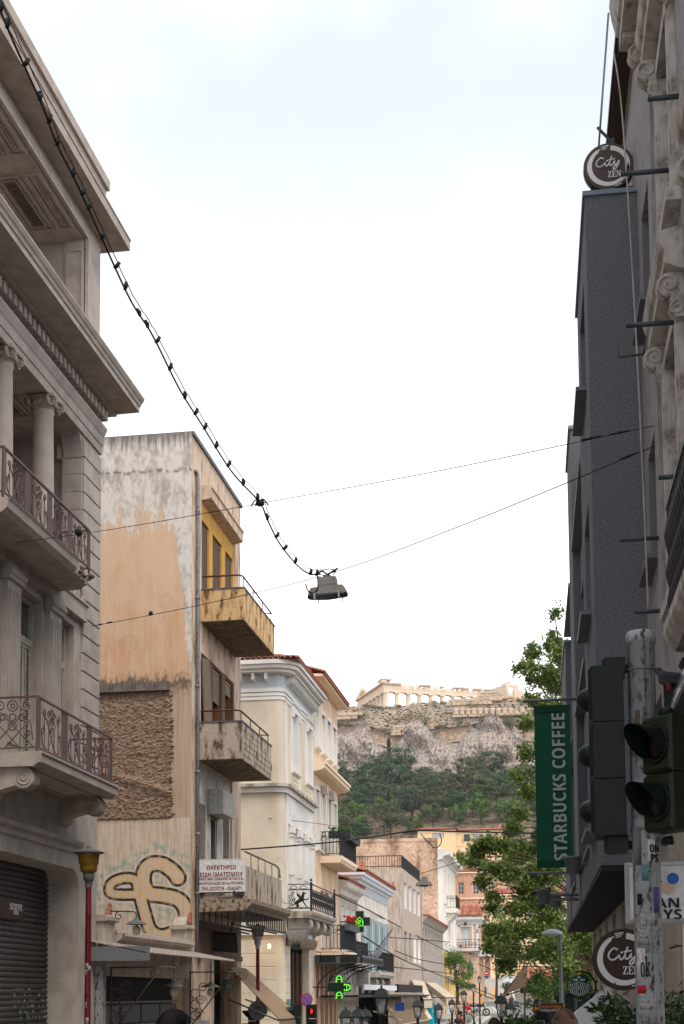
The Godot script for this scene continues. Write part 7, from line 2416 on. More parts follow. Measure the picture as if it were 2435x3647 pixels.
	for s in [-1, 1]:
		tube(st, [V(0.012 * s, 0.65, 0.08), V(0.012 * s, 0.58, 0.08)], 0.011, 5); tube(st, [V(0.032 * s, 0.71, 0.08), V(0.036 * s, 0.65, 0.08)], 0.008, 5)
	part("red_man", st, M.led_red, h)
	for e in [[V(-8.32, 0.2, -44.1), -PI / 2 + 0.2, "dark green three-lens signal side-on beside the no stopping sign"], [V(-9.65, 0.1, -43.6), -PI / 2 - 0.1, "dark three-lens signal side-on in the shade of the tan awning"]]:
		h = thing("traffic_signal", e[2], "traffic light", e[0], e[1])
		st = S()
		for k in 3: bev(st, -0.16, 0.16, 0.03 + k * 0.4, 0.03 + k * 0.4 + 0.39, -0.12, 0.12, 0.02)
		part("housing", st, M.signal_green, h)
		for k in 3: visor(h, V(0, 0.23 + k * 0.4, 0.12), 0.12, 0.24, M.lens_dark, M.signal_green, 5.2)
	var sp := S(true)
	lathe(sp, [Vector2(0.05, -1.7), Vector2(0.05, 1.0), Vector2(0, 1.02)], 10)
	single("signal_post", sp, M.steel_grey, "plain grey post under the round no stopping sign", "post", "", V(-8.0, 0.4, -44.12), 0.0)
	var ns := thing("road_sign", "round blue and red no stopping sign with crossed bars", "sign", V(-7.99, 1.58, -44.0), 0.0)
	st = S()
	prism(st, ring_outline(Vector2.ZERO, 0.21, 32), -0.02, 0.0)
	part("plate", st, M.red_round, ns)
	st = S()
	prism(st, ring_outline(Vector2.ZERO, 0.165, 32), 0.001, 0.006)
	part("field", st, M.blue_round, ns)
	st = S()
	for a in [PI / 4, -PI / 4]: bxt(st, Transform3D(Basis(V(0, 0, 1), a), V(0, 0, 0.009 if a > 0 else 0.0105)), V(0.34, 0.038, 0.004))
	part("cross", st, M.red_round, ns)
	ns.scale = V(0.78, 1, 1)
	ns.scale = Vector3.ONE
	ns.rotation.y = 0.66

func tuft_mesh(kind: String, sd: int, clumps: int, per: int, size: Vector3, leaf: float, dark: Color, light: Color, cone := false) -> ArrayMesh:
	var r := RandomNumberGenerator.new()
	r.seed = sd
	var vs := PackedVector3Array(); var ns := PackedVector3Array(); var cs := PackedColorArray()
	for c in clumps:
		var p := Vector3.ZERO
		var t := 0.0
		if cone:
			t = pow(r.randf(), 0.8)
			var a := r.randf() * TAU
			var rad := (1.0 - t) * 0.9 + 0.06
			p = V(cos(a) * rad * 0.55, t * 2.0 - 1.0, sin(a) * rad * 0.55)
		else:
			while true:
				p = V(r.randf_range(-1, 1), r.randf_range(-1, 1), r.randf_range(-1, 1))
				if p.length() < 1.0 and p.length() > 0.35: break
			if kind == "pine": p.y = p.y * 0.8 + 0.1 * r.randf()
		var cs_ := r.randf_range(0.22, 0.38) * (0.6 if cone else 1.0)
		var tone := r.randf()
		for k in per:
			var d := V(r.randfn(), r.randfn() * (0.6 if kind == "pine" else 0.9), r.randfn()).normalized()
			var q0 := p + d * cs_ * V(1, 0.62 if kind == "pine" else 0.9, 1) * pow(r.randf(), 0.4)
			var at := q0 * size
			var n := (d + p * 0.6 + V(0, 0.35, 0)).normalized()
			var u := V(r.randfn(), r.randfn(), r.randfn()).normalized()
			u = (u - n * u.dot(n) * 0.5).normalized()
			var w := n.cross(u).normalized()
			var s := leaf * r.randf_range(0.6, 1.3)
			var col := dark.lerp(light, clampf(tone * 0.7 + r.randf() * 0.4, 0, 1))
			for v in [at - u * s, at + w * s - u * s * 0.1, at + u * s * 0.8 + w * s * 0.5]:
				vs.append(v); ns.append(n); cs.append(col)
	var arr := []
	arr.resize(Mesh.ARRAY_MAX)
	arr[Mesh.ARRAY_VERTEX] = vs; arr[Mesh.ARRAY_NORMAL] = ns; arr[Mesh.ARRAY_COLOR] = cs
	var me := ArrayMesh.new()
	me.add_surface_from_arrays(Mesh.PRIMITIVE_TRIANGLES, arr)
	me.surface_set_material(0, M.pine)
	return me

func trunk_mesh(h: float, r: float, sd: int, lean := 0.3) -> ArrayMesh:
	var st := S(true)
	var g := RandomNumberGenerator.new(); g.seed = sd
	var top := V(g.randfn() * lean, h, g.randfn() * lean)
	tube(st, smooth([V(0, -1, 0), V(g.randfn() * lean * 0.4, h * 0.4, g.randfn() * lean * 0.4), top], 4), r, 7, r * 0.4)
	for k in 5:
		var a := k * 2.4 + g.randf()
		var s := V(0, h * (0.5 + 0.08 * k), 0)
		tube(st, [s, s + V(cos(a) * h * 0.22, h * 0.16, sin(a) * h * 0.22), s + V(cos(a) * h * 0.38, h * 0.22, sin(a) * h * 0.38)], r * 0.4, 5, r * 0.12)
	return mesh_of(st, M.bark)

func hill_trees():
	var made := {}
	var protos := []
	for k in 5: protos.append(["pine_tree", tuft_mesh("pine", 100 + k, 46, 46, V(4.6, 3.9, 4.6), 0.34, [Color(0.022, 0.042, 0.024), Color(0.03, 0.052, 0.022), Color(0.018, 0.036, 0.024), Color(0.036, 0.05, 0.024), Color(0.028, 0.05, 0.03)][k], [Color(0.075, 0.11, 0.055), Color(0.115, 0.145, 0.06), Color(0.06, 0.095, 0.055), Color(0.13, 0.135, 0.065), Color(0.08, 0.125, 0.07)][k]), trunk_mesh(6.5, 0.28, k), 6.6])
	for k in 2: protos.append(["broadleaf_tree", tuft_mesh("leaf", 200 + k, 40, 46, V(3.6, 3.2, 3.6), 0.32, Color(0.04, 0.08, 0.02), Color(0.11, 0.20, 0.05)), trunk_mesh(3.5, 0.2, 20 + k), 4.2])
	protos.append(["cypress_tree", tuft_mesh("leaf", 300, 70, 40, V(2.0, 5.6, 2.0), 0.26, Color(0.013, 0.024, 0.015), Color(0.04, 0.06, 0.035), true), trunk_mesh(4, 0.2, 30, 0.0), 5.6])
	protos.append(["olive_tree", tuft_mesh("leaf", 400, 34, 44, V(2.5, 2.2, 2.5), 0.22, Color(0.09, 0.10, 0.06), Color(0.30, 0.29, 0.20)), trunk_mesh(2.5, 0.2, 31), 3.2])
	protos.append(["shrub", tuft_mesh("leaf", 500, 22, 34, V(1.5, 1.0, 1.5), 0.2, Color(0.03, 0.05, 0.02), Color(0.10, 0.13, 0.05)), null, 0.7])
	rng.seed = 12
	var rows := ["highest", "second", "third", "fourth", "fifth", "sixth", "seventh", "eighth", "lowest"]
	var nth := ["leftmost", "second", "third", "fourth", "fifth", "sixth", "seventh", "eighth", "ninth", "tenth", "eleventh", "twelfth", "thirteenth", "fourteenth"]
	for j in 9:
		var row = [[424, 2.6, 0.95], [414, 2.4, 1.0], [404, 2.4, 1.0], [394, 2.3, 1.0], [384, 2.3, 1.0], [374, 2.2, 0.95], [364, 2.2, 0.95], [355, 2.1, 0.9], [347, 2.0, 0.85]][j]
		var x: float = -0.1625 * row[0] - 4.0
		var i := 0
		while x < -0.006 * row[0] + 4.0:
			var px := x + rng.randf_range(-1.5, 1.5)
			var d: float = row[0] + rng.randf_range(-4, 4)
			x += rng.randf_range(5.0, 7.8)
			var u: float = (px / d + 0.1625) / 0.157
			if d > 418 or (d > 405 and rng.randf() < 0.4): continue
			if d > 416 and (u > 0.82 or (u > 0.02 and u < 0.16)): continue
			var kind := rng.randi() % 5
			if d < 368 and rng.randf() < 0.42: kind = 5 + rng.randi() % 2
			if d < 352 and px > -34: continue
			plant(protos, made, kind, px, d, row[2] * rng.randf_range(0.72, 1.15), "%s %s on the wooded hill, %s from the left in its %s row" % [["dark", "broad", "dense", "rounded", "ragged", "bright", "fresh"][kind], "pine" if kind < 5 else "green tree", nth[mini(i, 13)], rows[j]], "trees on the wooded hillside")
			i += 1
	plant(protos, made, 7, -50.6, 421.0, 1.15, "tall dark cypress standing alone high before the pale rock", "")
	plant(protos, made, 7, -43.5, 360.0, 0.85, "dark cypress low on the wooded slope among bright green trees", "")
	plant(protos, made, 8, -30.5, 338.5, 1.0, "silvery olive tree behind the red roofed house, leftmost of three", "")
	plant(protos, made, 8, -27.6, 338.0, 0.9, "silvery olive tree behind the red roofed house, middle one of three", "")
	plant(protos, made, 8, -24.4, 338.5, 1.15, "silvery olive tree behind the red roofed house, right and tallest of three", "")
	for e in [[-70.5, 428, 1.5], [-69.0, 423, 2.2], [-66, 431, 1.0], [-61, 433, 0.9], [-47, 434, 0.9], [-34, 436, 1.1], [-29, 434, 1.0], [-22, 436, 1.2], [-15, 436, 1.1]]:
		plant(protos, made, 9, e[0], e[1], e[2], "low green bush at the foot of the pale cliff, %s" % ["far left, upper", "far left, larger", "beside the far left pair", "left of the cypress", "below the masonry patch", "under the middle buttress", "right of the middle buttress", "under the right cliff", "rightmost"][[-70.5, -69.0, -66.0, -61.0, -47.0, -34.0, -29.0, -22.0, -15.0].find(float(e[0]))], "bushes at the foot of the cliff")

func plant(protos, made, kind: int, x: float, d: float, s: float, label: String, group: String):
	var p = protos[kind]
	var at := V(x, gy(x, d), -d)
	var o: Node3D
	if not made.has(kind):
		o = thing(p[0], label, "bush" if kind == 9 else "tree", at, 0.0, group)
		if p[2]: put("trunk", p[2], o)
		put("crown", p[1], o, Transform3D(Basis(), V(0, p[3], 0)))
		made[kind] = o
	else:
		o = again(made[kind], at, 0.0, label)
		if group: o.set_meta("group", group)
	o.rotation.y = fposmod(x * 7.3, TAU)
	o.scale = V(s, s * (0.92 + 0.16 * fposmod(x, 1.0)), s)

func cliff():
	var rn := FastNoiseLite.new(); rn.seed = 2; rn.frequency = 0.05; rn.fractal_octaves = 5
	var ce := FastNoiseLite.new(); ce.seed = 7; ce.noise_type = FastNoiseLite.TYPE_CELLULAR; ce.frequency = 0.16; ce.fractal_octaves = 2
	ce.cellular_return_type = FastNoiseLite.RETURN_DISTANCE2_SUB
	var curve := func(list, x):
		for i in list.size() - 1:
			if x <= list[i + 1][0]: return lerpf(list[i][1], list[i + 1][1], clampf((x - list[i][0]) / float(list[i + 1][0] - list[i][0]), 0, 1))
		return float(list[-1][1])
	var top := [[-120, 90], [-72, 91.7], [-62, 90.9], [-54.6, 88.0], [-48, 89.4], [-44, 90.6], [-40, 89.5], [-36, 88.9], [-32, 89.2], [-22, 90.4], [-8, 88.5], [30, 86]]
	var wall_top := [[-120, 97], [-69, 97.9], [-65, 98], [-60, 97.7], [-56.5, 96.9], [-52, 97.2], [-48, 97.8], [-45.4, 98.5], [-39.8, 98.5], [-33, 97.5], [-26.7, 96.8], [-20, 98.5], [-13, 98.3], [-9.5, 97.2], [30, 96]]
	var nu := 330; var nv := 96
	var st := S(true)
	var P := func(i, j):
		var x := lerpf(-110.0, 26.0, float(i) / nu)
		var t := float(j) / nv
		var y := lerpf(66.0, curve.call(top, x) + 0.3, t)
		var butt := 0.0
		for e in [[-44, 6, 7], [-60, 5, 4], [-24, 9, 5], [-12, 5, 4], [-72, 6, 4], [-90, 8, 5], [8, 8, 5]]:
			butt += exp(-pow((x - e[0]) / e[1], 2.0)) * e[2]
		var rough: float = rn.get_noise_2d(x * 1.3, y * 0.7) * 7.0 + ce.get_noise_2d(x * 0.8 + y * 0.25, y * 0.45) * 2.4 + rn.get_noise_2d(x * 5, y * 3) * 0.6
		var ledge := 1.4 * sin(y * 0.55 + rn.get_noise_1d(x) * 6.0)
		var z := -(436.0 + 16.0 * pow(t, 0.6) - butt * (1.0 - 0.45 * t) - rough - ledge)
		return V(x, y, minf(z, -425.0))
	var grid := []
	for i in nu + 1:
		var colm := []
		for j in nv + 1: colm.append(P.call(i, j))
		grid.append(colm)
	for i in nu:
		for j in nv:
			q(st, grid[i][j], grid[i + 1][j], grid[i + 1][j + 1], grid[i][j + 1])
	struct("cliff", st, M.cliff)
	st = S()
	q(st, V(-200, 95.8, -455), V(80, 95.8, -455), V(80, 99.0, -640), V(-200, 99.0, -640))
	struct("plateau", st, M.earth)
	var fort := thing("fortress_wall", "long rough stone fortress wall on the rim of the pale cliff", "wall", V(-40, 88, -453), 0.0, "", V(-40, 88, -453))
	var wn := FastNoiseLite.new(); wn.seed = 14; wn.noise_type = FastNoiseLite.TYPE_CELLULAR; wn.frequency = 0.55; wn.cellular_return_type = FastNoiseLite.RETURN_DISTANCE2_SUB
	st = S(true)
	nu = 420; nv = 30
	var W := func(i, j):
		var x := lerpf(-112.0, 28.0, float(i) / nu)
		var y0: float = curve.call(top, x) - 5.5
		var y1: float = curve.call(wall_top, x) - 1.1 + rn.get_noise_1d(x * 9) * 0.3
		var y := lerpf(y0, y1, float(j) / nv)
		return V(x, y, -451.6 - 1.8 * float(j) / nv + (wn.get_noise_2d(x, y * 1.5) + 0.6) * 0.8 + rn.get_noise_2d(x * 1.2, y * 1.2) * 1.2)
	grid = []
	for i in nu + 1:
		var colm := []
		for j in nv + 1: colm.append(W.call(i, j))
		grid.append(colm)
	for i in nu:
		for j in nv:
			q(st, grid[i][j], grid[i + 1][j], grid[i + 1][j + 1], grid[i][j + 1])
		q(st, grid[i][nv], grid[i + 1][nv], grid[i + 1][nv] + V(0, 0, -3), grid[i][nv] + V(0, 0, -3))
	part("masonry", st, M.fort, fort)
	rng.seed = 44
	for k in 3:
		var stones := S()
		for i in 1100:
			var x := rng.randf_range(-74, -4)
			var t := rng.randf()
			var y: float = lerpf(curve.call(top, x) - 0.6, curve.call(wall_top, x) - 1.2, t)
			var w := rng.randf_range(0.35, 1.0); var h := rng.randf_range(0.2, 0.42)
			bxt(stones, Transform3D(Basis(V(0, 0, 1), rng.randfn() * 0.08) * Basis(V(0, 1, 0), rng.randfn() * 0.2), V(x, y, -451.0 - 1.4 * t + (wn.get_noise_2d(x, y * 1.5) + 0.6) * 0.8 + rn.get_noise_2d(x * 1.2, y * 1.2) * 1.2)), V(w, h, 0.9))
		meta(part("rubble_stones", stones, [M.marble_old2, M.fort_block, M.fort_grey][k], fort), "", "", "", "stuff")
	var dm := []
	for k in 3:
		st = S(true)
		lathe(st, [Vector2(0, -0.55), Vector2(0.86, -0.55), Vector2(0.9, -0.4), Vector2(0.9, 0.4), Vector2(0.84, 0.5), Vector2(0, 0.5)], 12)
		dm.append(mesh_of(st, [M.marble_old, M.marble_old2, M.fort_block][k]))
	for k in 12:
		for j in 2:
			var x := -32.0 + k * 1.95
			if k > 8 and j == 1 and k % 2 == 0: continue
			put("column_drum", dm[rng.randi() % 3], fort, Transform3D(Basis(V(0, 1, 0), rng.randf() * 3).scaled(V(rng.randf_range(0.92, 1.04), 0.98, 1)), V(x, 92.75 + j * 1.02 - k * 0.06, -450.2)))
	for e in [[[-34.0, 96.6, 1.1, 12], [-34.5, 95.5, 1.1, 9]], [[-32.5, 91.3, 0.9, 16]], [[-52.5, 86.2, 0.8, 5], [-52.6, 87.0, 0.8, 7], [-52.2, 87.8, 0.8, 9], [-52.0, 88.6, 0.8, 10]], [[-70.0, 93.2, 1.1, 5], [-70.6, 92.0, 1.1, 4]], [[-24.6, 97.2, 0.85, 7], [-24.0, 98.05, 0.85, 5], [-23.4, 98.9, 0.85, 4]]]:
		for l in e:
			var x: float = l[0]
			for k in int(l[3]):
				var w := rng.randf_range(1.2, 2.0)
				st = S()
				bev(st, -w / 2 + 0.03, w / 2 - 0.03, 0.03, l[2] - 0.03, -1.2, rng.randf_range(0.0, 0.25), 0.08)
				put("stone_block", mesh_of(st, M.fort_block if rng.randf() < 0.6 else M.marble_old2), fort, Transform3D(Basis(), V(x, l[1], -449.7 if l[1] < 95 else -451.0)))
				x += w
	rng.seed = 3
	var gs := S()
	for k in 1500:
		var x := rng.randf_range(-72, -6)
		var t := rng.randf()
		var y: float = curve.call(top, x) - 0.5 + t * t * 5.0 if rng.randf() < 0.75 else curve.call(wall_top, x) - 1.2
		var c := V(x, y, -449.2 - (y - curve.call(top, x)) * 0.3)
		if rn.get_noise_2d(x * 3, y * 3) < 0.05: continue
		for i in 5:
			bxt(gs, Transform3D(Basis(V(rng.randf(), rng.randf(), 0.2).normalized(), rng.randf() * 3), c + V(rng.randfn(), rng.randfn() * 0.5, rng.randfn() * 0.3) * 0.5), V(0.3, 0.05, 0.22))
	meta(part("weeds", gs, M.weed, self), "dry green weeds growing on the ledges of the fortress wall", "weeds", "", "stuff")

func temple():
	var t := thing("temple_ruin", "large ruined marble temple with a colonnade on the rock", "temple", V(-60.23, 98.6, -487), deg_to_rad(26))
	var hc := 10.45
	var col := S(true)
	lathe(col, [Vector2(0.95, 0), Vector2(0.93, 3), Vector2(0.86, 7), Vector2(0.75, hc - 0.9), Vector2(0.78, hc - 0.85), Vector2(0.76, hc - 0.75), Vector2(1.05, hc - 0.38)], 14)
	var me := mesh_of(col, M.marble)
	var cap := S()
	bx(cap, -1.05, 1.05, hc - 0.38, hc, -1.05, 1.05)
	var cm := mesh_of(cap, M.marble)
	var flute := S()
	for k in 14:
		var a := TAU * k / 14
		tube(flute, [V(cos(a) * 0.94, 0.1, sin(a) * 0.94), V(cos(a) * 0.745, hc - 0.95, sin(a) * 0.745)], 0.05, 3)
	var fm := mesh_of(flute, M.marble)
	var spots := []
	for k in 12: spots.append(V(0.95 + k * 4.29, 0, -0.95))
	for k in range(1, 8): spots.append(V(0.95, 0, -0.95 - k * 4.15))
	for p in spots:
		var c := put("column", me, t, Transform3D(Basis(), p))
		put("capital", cm, c)
		put("fluting", fm, c)
	var st := S()
	bx(st, 4.5, 9.5, 0, 4.2, -6, -5); bx(st, 9.5, 12.5, 0, 3.4, -6, -5); bx(st, 15, 17, 0, 2.4, -6.5, -5.5)
	part("inner_wall", st, M.marble, t)
	st = S()
	bx(st, 0, 54, hc, hc + 1.35, -1.9, 0.0)
	bx(st, 0, 1.9, hc, hc + 1.35, -31, -1.9)
	bx(st, -0.06, 54, hc + 1.35, hc + 1.47, -1.9, 0.08)
	part("architrave", st, M.marble, t)
	st = S()
	bx(st, -0.02, 11.0, hc + 1.47, hc + 2.8, -1.8, -0.1)
	bx(st, 0.1, 1.8, hc + 1.47, hc + 2.8, -31, -1.8)
	part("frieze", st, M.marble, t)
	var tg := S()
	bx(tg, -0.42, -0.16, 0, 1.33, -1.4, 0.06); bx(tg, -0.12, 0.12, 0, 1.33, -1.4, 0.06); bx(tg, 0.16, 0.42, 0, 1.33, -1.4, 0.06)
	var tri := [mesh_of(tg, M.marble), mesh_of(tg, M.marble_new)]
	rng.seed = 19
	for k in 25:
		var h := 1.0 if k < 6 or k % 4 != 3 else 0.72
		put("triglyph", tri[1 if rng.randf() < 0.3 else 0], t, Transform3D(Basis.from_scale(V(1, h, 1)), V(0.5 + k * 2.145, hc + 1.47, -0.12)))
	for k in 14: put("triglyph", tri[0], t, Transform3D(Basis(V(0, 0, 1), Vector3.UP, V(-1, 0, 0)), V(0.1, hc + 1.47, -1.6 - k * 2.08)))
	st = S()
	for e in [[11.0, 12.4, 1.15], [13.0, 14.4, 0.95], [15.2, 17.6, 0.9], [18.2, 19.4, 0.7], [20.2, 22.0, 1.0], [22.9, 24.3, 0.8], [25.4, 27.2, 1.05], [28.2, 29.8, 0.8], [31.0, 33.0, 1.15], [34.0, 36.4, 1.0], [37.2, 45.5, 1.2], [46.2, 47.8, 0.8], [49, 52, 1.1]]:
		bx(st, e[0], e[1], hc + 1.47, hc + 1.47 + e[2] * 1.1, -1.6, -0.3)
	part("backing_block", st, M.marble_new, t)
	for e in [[-0.9, 6.6], [13.6, 17.8], [21.4, 23.2], [26.6, 32.6], [34.2, 37.8], [38.6, 47.2], [50.0, 53.0]]:
		st = S()
		along(st, [Vector2(-1.5, hc + 2.8), Vector2(0.5, hc + 2.72), Vector2(0.6, hc + 2.8), Vector2(0.6, hc + 3.1), Vector2(0.72, hc + 3.2), Vector2(0.72, hc + 3.3), Vector2(-1.5, hc + 3.35)], e[0], e[1])
		part("cornice_block", st, M.marble if e[0] < 20 else M.marble_new, t)
	st = S()
	prism(st, [Vector2(0.6, hc + 2.75), Vector2(0.6, hc + 3.3), Vector2(-31.6, hc + 3.35), Vector2(-31.6, hc + 2.75)], 0, 1.4, Transform3D(Basis(V(0, 0, 1), Vector3.UP, V(-1, 0, 0)), V(0.5, 0, 0)))
	part("cornice", st, M.marble, t)
	st = S()
	prism(st, [Vector2(-31.8, hc + 3.3), Vector2(-31.2, hc + 4.0), Vector2(-25.0, hc + 6.1), Vector2(-22.5, hc + 6.2), Vector2(-22.3, hc + 5.0), Vector2(-23.5, hc + 4.8), Vector2(-28.0, hc + 3.6), Vector2(-27, hc + 3.3)], -0.9, 0.4, Transform3D(Basis(V(0, 0, 1), Vector3.UP, V(-1, 0, 0)), V(0, 0, 0)))
	bx(st, -0.6, 1.2, hc + 3.3, hc + 4.3, -4.2, 0.2); bx(st, -0.9, 3.2, hc + 4.3, hc + 4.6, -5.0, 0.5)
	bx(st, 0, 1, hc + 3.3, hc + 4.4, -22.3, -21.4)
	part("gable_fragment", st, M.marble, t)
	var mast := S(true)
	tube(mast, [V(0, 0, 0), V(0, 26, 0)], 0.10, 6)
	single("flag_mast", mast, M.white, "very thin pale mast before the temple colonnade", "mast", "", V(-46.8, 97, -456), 0.0)
	var s := thing("temple_ruin", "smaller ruined temple at the right end of the rock with a deep porch", "temple", V(-15.84, 100.5, -470), deg_to_rad(20))
	st = S()
	bx(st, -0.9, 0.3, 4.9, 6.2, -9.5, 0); bx(st, 0.3, 3.7, 4.7, 5.6, -1.0, 0); bx(st, 0.0, 1.2, 6.2, 6.6, -0.8, 0.2); bx(st, -0.4, 0.6, 6.2, 6.35, -9.5, -0.8)
	bx(st, -0.7, 0.3, 0, 4.9, -1.2, 0); bx(st, 2.2, 3.7, 0, 4.7, -1.0, 0); bx(st, 0.3, 2.2, 0, 2.2, -1.2, -0.4); bx(st, 3.7, 8.5, 0, 2.9, -2.0, -1.0); bx(st, 3.7, 5.6, 2.9, 3.9, -1.8, -1.0)
	bx(st, -5.5, -1.2, 0, 3.6, -9.5, -8.5)
	part("wall", st, M.marble, s)
	st = S(true)
	lathe(st, [Vector2(0.42, 0), Vector2(0.38, 4.4), Vector2(0.5, 4.6), Vector2(0.5, 4.9)], 10)
	var ic := mesh_of(st, M.marble)
	for k in 6: put("column", ic, s, Transform3D(Basis(), V(-0.3, 0, -1.6 - k * 1.5)))
	st = S()
	bx(st, -6.5, -1.0, -2.0, 2.6, 1.0, 2.5); bx(st, -5.8, -1.5, 2.6, 3.4, 1.0, 2.4); bx(st, -4.8, -1.6, 3.4, 4.0, 1.0, 2.3)
	part("stepped_masonry", st, M.marble_old2, s)

func house(nm: String, label: String, at: Vector3, turn: float) -> Node3D:
	return thing(nm, label, "building", at, turn)

func far_houses():
	var b := house("yellow_house", "large yellow house with long red hipped roof and dark blue windows below the wooded hill", V(-33, 24, -330), 0.0)
	var st := S()
	wall(st, 0, 9.0, 0, 16.7, 0.0, 0.5, [[3.5, 6.2, 14.6, 15.8], [1.0, 2.0, 10.5, 12.5]])
	wall(st, 8.95, 20.0, 0, 16.4, -0.8, 0.5, [[11.0, 12.3, 13.8, 15.5], [13.3, 15.3, 13.8, 15.5], [16.1, 17.4, 13.8, 15.5], [9.2, 10.8, 9.3, 11.2], [11.2, 13.2, 9.0, 11.2], [14.0, 15.8, 9.0, 11.2]])
	bx(st, 19.5, 20.0, 0, 16.4, -12, -1.3); bx(st, 8.9, 9.0, 0, 16.7, -0.8, -0.5)
	part("wall", st, M.house_yellow, b)
	st = S()
	bx(st, 0, 9.05, 15.9, 16.05, 0, 0.08); bx(st, 9, 20.05, 15.75, 15.9, -0.8, -0.72); bx(st, 9, 20, 12.7, 12.85, -0.8, -0.7); bx(st, 9, 20, 11.5, 11.7, -0.8, -0.6)
	part("string_course", st, M.peach_trim, b)
	opening(b, 3.5, 6.2, 14.6, 15.8, -0.1, M.window_blue, M.pane_grey, 3, "window", 1)
	for x in [11.0, 16.1]: opening(b, x, x + 1.3, 13.8, 15.5, -0.9, M.window_blue, M.window_blue, 1, "shutter")
	opening(b, 13.3, 15.3, 13.8, 15.5, -0.9, M.window_blue, M.pane_grey, 2, "window", 2)
	for e in [[9.2, 10.8], [11.2, 13.2], [14.0, 15.8]]: opening(b, e[0], e[1], 9.0, 11.2, -0.95, M.maroon, M.maroon, 1, "door")
	for e in [[-0.7, 9.4, 16.7, 0.6], [8.3, 20.9, 16.35, -0.2]]:
		var x0: float = e[0]; var x1: float = e[1]; var y: float = e[2]; var z: float = e[3]
		st = S()
		bx(st, x0, x1, y, y + 0.15, -13, z)
		var eave := part("eaves", st, M.maroon, b)
		var rise := 1.15
		st = S()
		q(st, V(x0, y + 0.16, z), V(x1, y + 0.16, z), V(x1 - 3.5, y + rise, z - 6), V(x0 + 3.0, y + rise, z - 6))
		t3(st, V(x1, y + 0.16, z), V(x1, y + 0.16, z - 12), V(x1 - 3.5, y + rise, z - 6))
		t3(st, V(x0, y + 0.16, z - 12), V(x0, y + 0.16, z), V(x0 + 3.0, y + rise, z - 6))
		var rf := part("roof", st, M.tile3, b)
		st = S(true)
		var n := int((x1 - x0) / 0.32)
		for i in n:
			var s := (i + 0.5) / n
			var a := V(lerpf(x0, x1, s), y + 0.18, z)
			var c := V(clampf(lerpf(x0, x1, s), x0 + 3.0, x1 - 3.5), y + rise + 0.02, z - 6)
			var f := 1.0
			if a.x < x0 + 3.0: f = (a.x - x0) / 3.0
			elif a.x > x1 - 3.5: f = (x1 - a.x) / 3.5
			c = V(a.x, lerpf(a.y, y + rise, f), lerpf(z, z - 6, f))
			tube(st, [a, c], 0.10, 4)
		meta(part("roof_tiles", st, M.tile2, rf), "", "", "", "stuff")
	st = S()
	bx(st, 19.0, 19.7, 16.6, 17.4, -3, -2.3); prism(st, [Vector2(18.95, 17.4), Vector2(19.75, 17.4), Vector2(19.6, 17.9), Vector2(19.35, 18.1), Vector2(19.1, 17.9)], -3.05, -2.25)
	part("chimney", st, M.tile2, b)
	bx(st, 0, 0, 0, 0, 0, 0)
	b = house("tiled_house", "low red roof with white chimney and round dish behind the pink block", V(-33, 19.5, -232), 0.0)
	st = S()
	wall(st, -4, 9.0, -10, 1.2, 0, 0.4)
	part("wall", st, M.house_yellow, b)
	tile_roof(b, -4.3, 9.2, 1.2, 0.4, 1.2, 4.0, 0.5, "roof", 3)
	st = S()
	bx(st, 5.2, 6.6, 1.2, 2.6, 0.6, 1.4)
	bx(st, 7.6, 8.4, 1.2, 3.4, 0.4, 1.0); bx(st, 7.5, 8.5, 3.4, 3.9, 0.3, 1.1)
	part("chimney", st, M.b10, b)
	st = S(true)
	lathe(st, [Vector2(0, 0), Vector2(0.3, 0.05), Vector2(0.55, 0.16), Vector2(0.72, 0.34)], 16)
	var dish := put("dish", mesh_of(st, M.white), b, Transform3D(Basis(V(1, 0, 0), 1.2), V(9.6, 2.9, 1.0)))
	for e in [["low_wall_house", V(-17, 8, -226), 8.5, 13.2, "salmon_deep", "deep salmon house with balustrade behind the big plane tree"], ["beige_house", V(-17.2, 8, -240), 8.0, 15.2, "beige_far", "plain beige house with a stained wall behind the salmon houses"], ["terracotta_house", V(-21, 8, -222), 4.4, 12.8, "salmon_deep", "narrow terracotta house at the left behind the white street front"], ["pale_house", V(-10.5, 5, -212), 16, 11.5, "house_yellow", "pale sunlit house wall glimpsed through the plane tree leaves"]]:
		b = house("salmon_house" if e[4] == "salmon_deep" else ("beige_house" if e[4] == "beige_far" else "pale_house"), e[5], e[1], 0.0)
		st = S()
		var w: float = e[2]; var h: float = e[3]
		var hs := []
		for k in int(w / 2.4): hs.append([0.8 + k * 2.4, 1.8 + k * 2.4, h - 3.4, h - 1.4])
		wall(st, 0, w, -6, h, 0.0, 0.4, hs)
		bx(st, w - 0.4, w, -6, h, -9, -0.4); bx(st, 0, 0.4, -6, h, -9, -0.4)
		bx(st, 0.4, w - 0.4, h - 0.3, h, -9, -0.4)
		part("wall", st, M[e[4]], b)
		for x in hs: opening(b, x[0], x[1], x[2], x[3], -0.1, M.peach_trim, M.window_blue, 1, "window", 2)
		st = S()
		bx(st, -0.2, w + 0.2, h, h + 0.25, -9.2, 0.3); bx(st, -0.05, w + 0.05, h - 4.2, h - 3.95, -0.2, 0.2)
		part("cornice", st, M.peach_trim, b)
